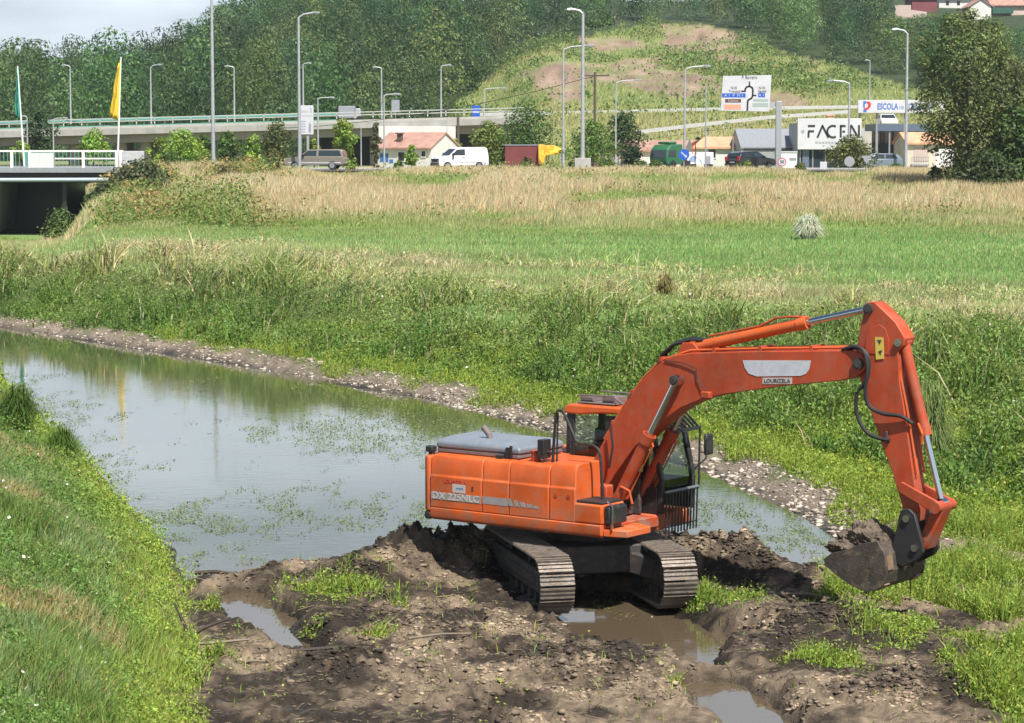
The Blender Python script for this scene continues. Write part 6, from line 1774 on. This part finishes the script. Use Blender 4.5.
x_, z_ = yl(560.5, 149); q = MB(); q.cyl((x_, 0, 0), (x_, 0, z_), .04, n=8); q.cyl((x_, 0, z_), (x_ + .5, -.1, z_ - .02), .04, n=8); q.build('frame_post', B['steel'], t)

# --- trees, shrubs
def crown(name, lobes, n, leaf, col, parent, inner=.35, stuff=False, up=.5, vary=.3):
    """leaf clumps on a set of ellipsoid lobes (cx,cy,cz,rx,ry,rz); coordinates local to parent"""
    lobes = np.array(lobes, float)
    w_ = lobes[:, 3] * lobes[:, 5]; w_ = w_ / w_.sum()
    li = RNG.choice(len(lobes), n, p=w_)
    d = rand_dirs(n, .25)
    rr = np.where(RNG.random(n) < .72, RNG.normal(1.0, .13, n), RNG.uniform(inner, 1, n))
    lo_ = lobes[li]
    P = lo_[:, :3] + d * lo_[:, 3:6] * rr[:, None]
    cl = np.array([jit(col, len(lobes), .16, .07)])[0]
    C = cl[li] * RNG.normal(1, vary, (n, 1)).clip(.4, 1.8)
    nrm = d + rand_dirs(n) * .8; nrm[:, 2] += up; nrm /= np.linalg.norm(nrm, axis=1, keepdims=True)
    return leaves(name, P, RNG.uniform(.6, 1.3, n) * leaf, C, parent, stuff=stuff, nrm=nrm)

def lobes_for(w, h, z0, k, ir=.34, taper=.6, rnd=random):
    out = []
    for i in range(k):
        t_ = (i + .5) / k
        z = z0 + h * t_
        prof = math.sin(math.pi * (t_ ** taper) * .93 + .12) ** .7 if 0 < t_ < 1 else .5
        a = i * 2.39996 + rnd.uniform(-.4, .4); rad = w / 2 * prof * rnd.uniform(.25, .74)
        r_ = w / 2 * ir * rnd.uniform(.75, 1.35) * (.6 + .4 * prof)
        out.append((rad * math.cos(a), rad * math.sin(a), z, r_ * 1.1, r_ * 1.1, r_ * rnd.uniform(.75, 1.0)))
    return out

def tree(px, base, top, wpx, Y, col, label, n=1600, k=14, leaf=None, name='tree', cat='tree', group=None, ir=.34, z0f=.22, taper=.6, trunk=True, up=.5):
    b = at(px, base, Y); tp = at(px, top, Y); w_ = wpx / FPX * Y
    zb = float(ground(np.array([b.x]), np.array([Y]), False)[0])
    zb = min(zb, b.z)
    t = empty(name, (b.x, Y, zb), 0, label, cat, group); h = tp.z - zb
    lb = lobes_for(w_, h * (1 - z0f) * .92, h * z0f, k, ir, taper)
    crown('crown', lb, n, leaf or max(.10, Y * .00062), col, t, up=up)
    if trunk:
        q = MB(); q.tube([(0, 0, -.2), (.05, 0, h * .25), (-.05, .05, h * .5), (.03, 0, h * .8)], [h * .022, h * .017, h * .012, h * .005], 8)
        for l in lb[2:8]: q.tube([(0, 0, h * .28), (l[0] * .5, l[1] * .5, (h * .3 + l[2]) / 2), (l[0], l[1], l[2])], [h * .010, h * .007, h * .003], 5)
        q.build('trunk', B['bark'], t, smooth=True)
    return t
YG = (.17, .24, .045); MG = (.085, .145, .035); DG = (.045, .085, .028); OL = (.12, .14, .045); BG_ = (.20, .30, .05)
RT = 'trees along the road'
tree(40, 152, 107, 38, 245, DG, 'dark green tree behind the bridge between the two flags', 2200, 16, group=RT)
tree(22, 152, 140, 30, 238, BG_, 'yellow green bush top just above the bridge rail by the green flag', 900, 8, group=RT)
tree(93, 154, 130, 42, 232, BG_, 'bright yellow green tree behind the bridge railing left of the yellow flag', 1500, 12, group=RT)
tree(183, 162, 130, 46, 222, BG_, 'bright green tree behind the tall grass left of the tallest post', 2000, 14, group=RT)
tree(160, 160, 138, 32, 226, YG, 'small green tree just right of the bridge parapet', 900, 9, group=RT)
tree(204, 160, 134, 24, 226, MG, 'mid green slender tree touching the tallest post on its left', 700, 8, group=RT)
tree(230, 160, 131, 32, 222, MG, 'mid green leafy tree right of the tallest post', 1100, 11, group=RT)
tree(252, 160, 134, 28, 224, BG_, 'light green small tree two right of the tallest post', 900, 9, group=RT)
tree(276, 165, 122, 42, 220, OL, 'olive green rounded tree left of the price sign', 1900, 14, group=RT)
tree(314, 165, 137, 20, 226, YG, 'yellowish small tree below the price sign', 800, 9, group=RT)
tree(343, 170, 117, 30, 216, BG_, 'bright green upright tree just right of the beige car', 2000, 16, group=RT, taper=.9)
tree(376, 168, 119, 11, 219, (.11, .11, .055), 'thin brownish cypress like tree left of the white house', 900, 14, group=RT, ir=.5, z0f=.06, taper=1.0)
tree(411, 168, 145, 17, 221, BG_, 'small bright tree in front of the white house', 800, 9, group=RT)
tree(456, 165, 137, 18, 240, YG, 'small yellow green tree behind the white van roof', 700, 8, group=RT)
tree(489, 171, 123, 50, 216, (.15, .20, .045), 'round yellow green tree at the tail of the white van', 2600, 18, group=RT)
tree(529, 160, 107, 72, 246, MG, 'wide dark green tree behind the red trailer', 3600, 22, group=RT)
tree(592, 166, 120, 58, 228, (.11, .19, .04), 'mid green bushy tree around the tall lamp post', 2800, 18, group=RT)
tree(622, 160, 112, 46, 250, DG, 'dark round tree right of the wooden power pole', 2200, 15, group=RT)
tree(632, 170, 146, 24, 213, (.035, .06, .028), 'small dark conifer shaped tree left of the green lorry', 1100, 12, group=RT, z0f=.05, taper=1.5)
tree(851, 171, 139, 60, 214, (.125, .14, .04), 'olive coloured spreading tree below the FACEN letters', 3400, 22, group=RT)
tree(697, 160, 135, 10, 270, DG, 'tiny dark tree on the yellow slope above the long red roof', 300, 6, group=RT)
tree(655, 172, 163, 26, 209, MG, 'low green bush at the foot of the green lorry', 700, 8, name='bush', cat='bush', trunk=False, z0f=.0)
tree(527, 172, 158, 20, 210, OL, 'low olive bush in front of the red trailer', 700, 7, name='bush', cat='bush', trunk=False, z0f=0)
tree(608, 174, 160, 26, 208, YG, 'pale green bush right of the concrete block', 700, 7, name='bush', cat='bush', trunk=False, z0f=0)
tree(745, 172, 163, 24, 203, YG, 'low pale bush in front of the black hatchback', 500, 6, name='bush', cat='bush', trunk=False, z0f=0)

# the big tree at the right
Yt = 173
bt = at(962, 188, Yt); zb = float(ground(np.array([bt.x]), np.array([Yt]), False)[0])
BT = empty('big_tree', (bt.x, Yt, zb), 0, 'big dark olive tree standing at the right edge of the meadow', 'tree')
def tl(px, py, r, dy=0.0, rz=None):
    p_ = at(px, py, Yt); return (p_.x - bt.x, dy, p_.z - zb, r, r, rz or r * .85)
lb = []
for px, py, r in ((965, 30, 1.6), (985, 42, 1.7), (945, 45, 1.7), (965, 60, 2.2), (935, 68, 1.2), (997, 68, 1.9), (945, 85, 2.0), (975, 92, 2.3), (1005, 98, 2.0), (930, 98, 1.0), (935, 115, 1.7), (965, 122, 2.2), (1000, 128, 2.2), (945, 140, 1.5), (980, 150, 2.2), (1012, 150, 2.0), (965, 162, 1.8), (934, 130, .9), (1018, 120, 1.4), (921, 62, .6), (950, 22, .8), (985, 25, .8), (1000, 50, 1.0), (918, 108, .6), (1025, 92, 1.0), (1012, 74, 1.5), (1024, 108, 1.9), (1018, 136, 2.3), (1028, 162, 2.2), (920, 44, .6), (972, 14, .6), (1000, 30, .7), (950, 176, 1.2), (985, 176, 1.6)):
    lb.append(tl(px, py, r, random.uniform(-1.6, 1.6)))
lb = [(*l[:3], l[3] * .86, l[4] * .86, l[5] * .80) for l in lb]
crown('crown', lb, 24000, .125, (.125, .155, .05), BT, .3, vary=.4)
q = MB(); h = 13
q.tube([(0, 0, -.3), (.1, 0, 2), (.2, .1, 5), (.1, 0, 9)], [.42, .34, .24, .08], 10)
for l in lb[::2]: q.tube([(.1, 0, 2.2), (l[0] * .5, l[1] * .5, (2.5 + l[2]) / 2), (l[0], l[1], l[2])], [.14, .1, .04], 6)
q.build('trunk', B['bark'], BT, smooth=True)
tree(1016, 190, 98, 54, 170, (.07, .12, .03), 'fresh green tree at the right frame edge overlapping the big dark one', 3600, 18, .16, ir=.4, z0f=.1)
tree(985, 189, 152, 70, 169, (.055, .085, .028), 'dark shrub at the foot of the big tree', 2200, 12, .14, name='bush', cat='bush', trunk=False, z0f=0)
tree(935, 184, 166, 26, 176, (.07, .11, .03), 'small dark bush left of the big tree trunk', 700, 7, .12, name='bush', cat='bush', trunk=False, z0f=0)

# shrubs on the bridge embankment
tree(140, 205, 164, 86, 170, (.075, .095, .04), 'big grey green shrub growing over the bridge end', 4200, 20, .13, name='shrub', cat='shrub', trunk=False, z0f=.05, ir=.36)
tree(112, 210, 183, 60, 167, (.055, .08, .03), 'dark arching shrub in front of the bridge opening', 2400, 14, .13, name='shrub', cat='shrub', trunk=False, z0f=.05, ir=.36)
tree(180, 215, 186, 46, 166, (.085, .14, .04), 'leafy green shrub right of the bridge end shrub', 1600, 11, .12, name='shrub', cat='shrub', trunk=False, z0f=0)
tree(60, 232, 212, 60, 163, (.12, .17, .05), 'low weedy shrub below the bridge opening', 1500, 11, .10, name='shrub', cat='shrub', trunk=False, z0f=0)
tree(225, 186, 166, 44, 182, (.16, .14, .06), 'brown green shrub on the embankment below the tallest post', 1300, 10, .11, name='shrub', cat='shrub', trunk=False, z0f=0)

# weeds on the embankment by the bridge (uncountable)
x = RNG.uniform(-.172, -.085, 60000); y = RNG.uniform(128, 200, 60000); x = x * y
n1 = fbm(x * .35, y * .2, 241, 4); n2 = fbm(x * .8, y * .5, 243, 3)
k = RNG.random(len(x)) < sst(.42, .60, n1) * sst(-.172, -.155, x / y) * sst(-.08, -.11, x / y)
x, y, n1, n2 = x[k], y[k], n1[k], n2[k]
z = ground(x, y, False)
P = np.stack([x, y, z + RNG.random(len(x)) * (.2 + 1.5 * sst(.45, .68, n1)) * (1 - .6 * sst(186, 198, y))], -1)
leaves('embankment_weeds', P, RNG.uniform(.05, .13, len(P)), jit(mixc(mixc((.12, .20, .05), (.24, .30, .08), n2), (.38, .27, .12), sst(.52, .62, fbm(x * .3 + 5, y * .2, 245, 3)) * .85), len(x), .25), label='mixed green and brown weeds on the embankment by the bridge')
for px, base, top, w_, Y, cc, lb_ in ((270, 168, 156, 26, 210, MG, 'low green bush left of the beige car'), (352, 168, 158, 18, 212, YG, 'low yellow green bush right of the beige car'), (398, 168, 161, 16, 213, MG, 'low green bush at the wall of the white house'), (205, 164, 152, 34, 214, YG, 'low bush at the foot of the tallest post'), (575, 172, 160, 24, 211, MG, 'low green bush left of the concrete block'), (640, 172, 162, 22, 208, MG, 'low green bush under the small conifer'), (800, 172, 164, 18, 207, OL, 'low olive bush in front of the glass shopfront'), (895, 172, 166, 22, 206, MG, 'low green bush before the cream house'), (172, 168, 150, 30, 212, MG, 'green bush right of the bridge parapet end')):
    tree(px, base, top, w_, Y, cc, lb_, 520, 6, name='bush', cat='bush', trunk=False, z0f=0, group='low bushes along the road')

def tussock(px, py, wpx, hpx, Y, col, label, n=500, name='pampas_tuft', cat='grass tuft'):
    b = at(px, py, Y); zb = float(ground(np.array([b.x]), np.array([Y]), False)[0])
    w_ = wpx / FPX * Y; h = hpx / FPX * Y
    a = RNG.uniform(0, 6.283, n); el = RNG.uniform(.05, 1.0, n)
    vs = []; F = []
    L_ = RNG.uniform(.7, 1.1, n)
    ho = np.sqrt(1 - el ** 2) * .75; dx = np.cos(a) * ho; dy = np.sin(a) * ho
    base = np.stack([RNG.normal(0, w_ * .06, n), RNG.normal(0, w_ * .06, n), np.zeros(n)], -1)
    mid = base + np.stack([dx * w_ * .42 * L_, dy * w_ * .42 * L_, h * .95 * (.35 + .65 * el) * L_], -1)
    tip = base + np.stack([dx * w_ * .75 * L_, dy * w_ * .75 * L_, h * (.05 + .8 * el) * L_], -1)
    sd = np.stack([-np.sin(a), np.cos(a), np.zeros(n)], -1) * (.00016 * Y)
    V = np.stack([base - sd, base + sd, mid - sd * .8, mid + sd * .8, tip], 1).reshape(-1, 3)
    i = np.arange(n)[:, None] * 5
    o = np_mesh(name, V, [i + np.array([0, 1, 3, 2]), i + np.array([2, 3, 4])], M_GRASS, np.repeat(jit(col, n, .3, .12), 5, 0))
    o.location = (b.x, Y, zb)
    return tag(o, label, cat)
tussock(808, 243, 34, 27, 118, (.52, .55, .42), 'pale grey green pampas tuft alone in the meadow', 1600)
tussock(665, 298, 26, 30, 84, (.22, .20, .08), 'thin dry weed tuft at the near edge of the field', 320, 'dry_weed', 'weed')
tussock(930, 470, 60, 90, 52, (.20, .26, .09), 'large green grass tuft on the bank right of the digger arm', 900, 'grass_tussock')
tussock(18, 420, 55, 50, 57, (.08, .14, .03), 'tall dark green reed clump at the left edge by the water', 900, 'reed_clump', 'reeds')
tussock(62, 446, 50, 42, 53, (.10, .17, .035), 'second reed clump hanging over the water, right of the taller one', 800, 'reed_clump', 'reeds')

# --- the wood on the hill: a far mass
def wood():
    protos = []
    rnd = random.Random(3)
    for k in range(6):
        lb = np.array(lobes_for(1.0, .92, .08, 11, .40, .75, rnd))
        n = 1900
        lb[:, 5] *= .8; w_ = lb[:, 3] ** 2; li = RNG.choice(len(lb), n, p=w_ / w_.sum())
        d = rand_dirs(n, .3); P = lb[li, :3] + d * lb[li, 3:6] * RNG.normal(1, .09, n)[:, None]
        nrm = d + rand_dirs(n) * .32; nrm[:, 2] += .1; nrm /= np.linalg.norm(nrm, axis=1, keepdims=True)
        V, F, _ = leaf_arrays(P, RNG.uniform(.009, .022, n), np.zeros((n, 3)), nrm=nrm, aspect=.75)
        protos.append((V, F, RNG.normal(1, .25, (n, 1)).clip(.5, 1.6)))
    VV, FFs, CC = [], [], []; off = 0
    pts = []
    y = 322.0
    while y < 640:
        hw = .235 * y
        nrow = int(2 * hw / 8.8)
        for i in range(nrow):
            xx = -hw + 2 * hw * (i + rnd.uniform(.1, .9)) / nrow; yy = y + rnd.uniform(-3.2, 3.2)
            pts.append((xx, yy))
        y += 7.6 if y < 560 else 9
    pts = np.array(pts)
    z = ground(pts[:, 0], pts[:, 1], False)
    k = wooded(pts[:, 0], pts[:, 1], z) & ~((pts[:, 0] > -24) & (pts[:, 1] < 345) & (hill_px(pts[:, 0], pts[:, 1]) > 380))
    px = hill_px(pts[:, 0], pts[:, 1]); py = 140 - (z - CAM_H) * FPX / pts[:, 1]
    k &= ~((px > 885) & (py < 42) & (pts[:, 1] > 440))          # room for the houses on the hilltop
    cap = (py - np.where(px < 962, 17, 28)) * pts[:, 1] / FPX * np.where(px > 878, 1, 99)
    k &= cap > 2.5
    cap = cap[k]
    pts, z = pts[k], z[k]
    big = fbm(pts[:, 0] * .02, pts[:, 1] * .02, 211, 3)
    kind = fbm(pts[:, 0] * .05, pts[:, 1] * .05, 213, 2)
    for i in range(len(pts)):
        h = rnd.uniform(8.5, 15) * (.75 + .5 * big[i]); w_ = h * rnd.uniform(.62, .9)
        if hill_px(*pts[i]) > 780: h *= .8; w_ *= .85
        if cap[i] < h: w_ = min(w_, cap[i] * 1.5 + 2); h = cap[i]
        V, F, C = protos[rnd.randrange(6)]
        a = rnd.uniform(0, 6.28); c, s_ = math.cos(a), math.sin(a)
        X = V * np.array([w_, w_, h]); X = np.stack([X[:, 0] * c - X[:, 1] * s_, X[:, 0] * s_ + X[:, 1] * c, X[:, 2]], -1) + np.array([*pts[i], z[i] - .3])
        base = np.array((.085, .138, .042)) if kind[i] < .5 else np.array((.050, .094, .035))
        base = base * rnd.uniform(.55, 1.75) * np.array([rnd.uniform(.72, 1.2), 1, rnd.uniform(.85, 1.25)])
        if rnd.random() < .07: base = np.array((.16, .20, .06))
        VV.append(X); FFs.append(F + off); CC.append(np.repeat(base * C, 4, 0)); off += len(X)
    print('wood trees', len(pts))
    o = np_mesh('wood', np.concatenate(VV), np.concatenate(FFs), M_LEAF, np.concatenate(CC))
    o['kind'] = 'stuff'; o['label'] = 'dense dark green wood covering the hills behind'
wood()
# tall pines on the skyline left of centre, a few single trees on the cleared hill
for px, base, top, w_, Y, lb_ in ((222, 30, 2, 22, 545, 'tall skyline pine left of the tallest post top'), (246, 26, -6, 26, 550, 'tall skyline pine right of the tallest post top'), (234, 22, -4, 18, 556, 'slender skyline pine behind the two taller ones'), (190, 38, 22, 12, 548, 'small skyline pine left of the tall pair')):
    tree(px, base, top, w_, Y, (.045, .075, .03), lb_, 520, 11, .38, 'pine_tree', group='pines on the skyline', z0f=.35)
for px, base, top, w_, Y, lb_ in ((472, 80, 58, 26, 400, 'round green tree at the wood edge on the cleared hill'), (564, 48, 36, 16, 450, 'single round bush high on the cleared hill'), (608, 30, 12, 16, 470, 'small tree on the crest left of the far pole'), (530, 30, 18, 14, 470, 'pale bush below the wood on the crest'), (755, 22, 4, 30, 500, 'light green tree at the top right of the cleared hill'), (596, 28, 20, 18, 465, 'dark bush on the crest of the cleared hill')):
    tree(px, base, top, w_, Y, (.07, .12, .035), lb_, 520, 9, .33, name='hill_tree', group='single trees on the cleared hill', z0f=.1)
# scrub on the cleared hill (uncountable)
x, y = scat(230000, 285, 540, -.06, .235, 1.0)
z = ground(x, y, False)
sc = .6 * fbm(x * .05 + 2, y * .035, 221, 3) + .4 * fbm(x * .22, y * .14, 222, 3); er = earth(x, y, z)
k = ~wooded(x, y, z) & (RNG.random(len(x)) < (sst(.46, .51, sc) * .95 + .02) * (1 - .96 * er)) & ((y > 345) | (RNG.random(len(x)) < .12))
x, y, z, sc = x[k], y[k], z[k], sc[k]
P = np.stack([x, y, z + RNG.random(len(x)) * (.3 + 2.4 * sst(.46, .6, sc))], -1)
leaves('hill_scrub', P, RNG.uniform(.13, .30, len(P)), jit(mixc((.09, .165, .05), (.20, .27, .08), RNG.random(len(x))), len(x), .25), label='green scrub patches on the cleared hillside')
x, y = scat(120000, 250, 540, -.06, .235, 1.0)
z = ground(x, y, False)
k = ~wooded(x, y, z) & (RNG.random(len(x)) < 1 - .95 * earth(x, y, z)) & ((x > -12) | (y > 330))
x, y, z = x[k], y[k], z[k]
blades('hill_grass', x, y, z, RNG.uniform(.25, .8, len(x)), .14, jit((.34, .36, .14), len(x), .25), .5, seg2=False, label='dry yellow grass on the slope below the hill')

# --- driftwood and debris on the mud
M_TWIG = mat('wet_dark_wood', (.055, .04, .03), .8, var=.3)
M_TWIG2 = mat('dry_grey_wood', (.20, .16, .12), .85, var=.3)
def gz(x_, y_): return float(ground(np.array([x_]), np.array([y_]))[0])
x_, y_ = -4.42, 34.6
t = empty('dead_branch', (x_, y_, gz(x_, y_)), 0, 'forked dark dead branch stuck in the mud at lower left', 'branch')
q = MB(); q.tube([(-.25, 0, .05), (-.15, 0, .3), (-.32, .05, .65)], [.035, .03, .015], 6); q.tube([(-.22, 0, .1), (.1, .05, .3), (.45, .1, .42)], [.04, .03, .012], 6); q.build('fork', M_TWIG, t, smooth=True)
q = MB(); q.tube([(-.3, -.1, .08), (.2, -.15, .12), (.75, -.1, .16)], [.03, .028, .015], 6); q.build('side_branch', M_TWIG2, t, smooth=True)
for (x_, y_, L_, a_, r_, m_, lb_) in ((3.95, 36.6, .6, -.5, .045, M_TWIG, 'short dark log lying on the mud below the bucket'), (-2.4, 34.0, 1.1, .1, .03, M_TWIG, 'dark stick lying across the mud below the narrow puddle'), (-3.3, 42.8, 1.0, -.2, .035, M_TWIG, 'dark stick floating at the edge of the mud at left'), (4.6, 38.2, .8, -.6, .025, M_TWIG2, 'thin pale stick on the mud under the bucket'), (-1.0, 34.2, .9, .3, .022, M_TWIG2, 'thin pale stick on the front mud'), (-4.9, 40.8, .7, -.25, .04, M_TWIG, 'dark stick at the foot of the near bank'), (-3.6, 33.6, .8, .15, .025, M_TWIG2, 'grey stick right of the forked branch'), (1.3, 42.2, .9, .7, .03, M_TWIG2, 'pale stick leaning on the mound behind the digger')):
    q = MB(); z_ = gz(x_, y_) + .03
    q.tube([(-L_ / 2 * math.cos(a_), -L_ / 2 * math.sin(a_), 0), (0, .03, .03), (L_ / 2 * math.cos(a_), L_ / 2 * math.sin(a_), .02)], [r_, r_ * .9, r_ * .5], 6)
    o = q.build('stick', m_, None, smooth=True); o.location = (x_, y_, z_); tag(o, lb_, 'stick')
x, y = scat(9000, 29, 46, -.17, .19, .5)
z = ground(x, y)
k = (z > WATER_Z + .02) & (x > np.interp(y, FOOT_Y, FOOT_X) - .1) & (fbm(x * 1.2, y * 1.2, 231, 3) > .46)
x, y, z = x[k], y[k], z[k]
n = len(x); a = RNG.uniform(0, 6.28, n); ln = RNG.uniform(.03, .13, n) * np.where(RNG.random(n) < .08, 2.5, 1); wv_ = .009
d = np.stack([np.cos(a) * ln, np.sin(a) * ln, RNG.normal(0, .15, n) * ln], -1); s_ = np.stack([-np.sin(a), np.cos(a), np.zeros(n)], -1) * wv_ / 2
c = np.stack([x, y, z + .02], -1); u_ = np.array([0, 0, .008])
V = np.stack([c - d / 2 - s_, c - d / 2 + s_, c + d / 2 + s_, c + d / 2 - s_, c - d / 2 + u_, c + d / 2 + u_], 1).reshape(-1, 3)
i = np.arange(n)[:, None] * 6
o = np_mesh('mud_litter', V, [i + np.array([0, 3, 5, 4]), i + np.array([1, 4, 5, 2])], M_GRASS, np.repeat(mixc((.04, .03, .02), (.30, .24, .15), RNG.random(n) ** 1.4), 6, 0)); o['kind'] = 'stuff'; o['label'] = 'bits of straw and twig scattered over the mud'

# ------------------------------------------------------------------ haze over the whole place
def haze(dens):
    m = bpy.data.materials.new('haze'); m.use_nodes = True
    t = m.node_tree; t.nodes.clear()
    o = t.nodes.new('ShaderNodeOutputMaterial'); v = t.nodes.new('ShaderNodeVolumePrincipled')
    v.inputs['Color'].default_value = (.74, .87, 1.0, 1); v.inputs['Density'].default_value = dens; v.inputs['Anisotropy'].default_value = .2
    t.links.new(v.outputs['Volume'], o.inputs['Volume'])
    q = MB(); q.box(-2600, 2600, -60, 1560, -2.5, 76); h = q.build('haze', m); h['kind'] = 'stuff'
HAZE = 0.00012
if HAZE: haze(HAZE)
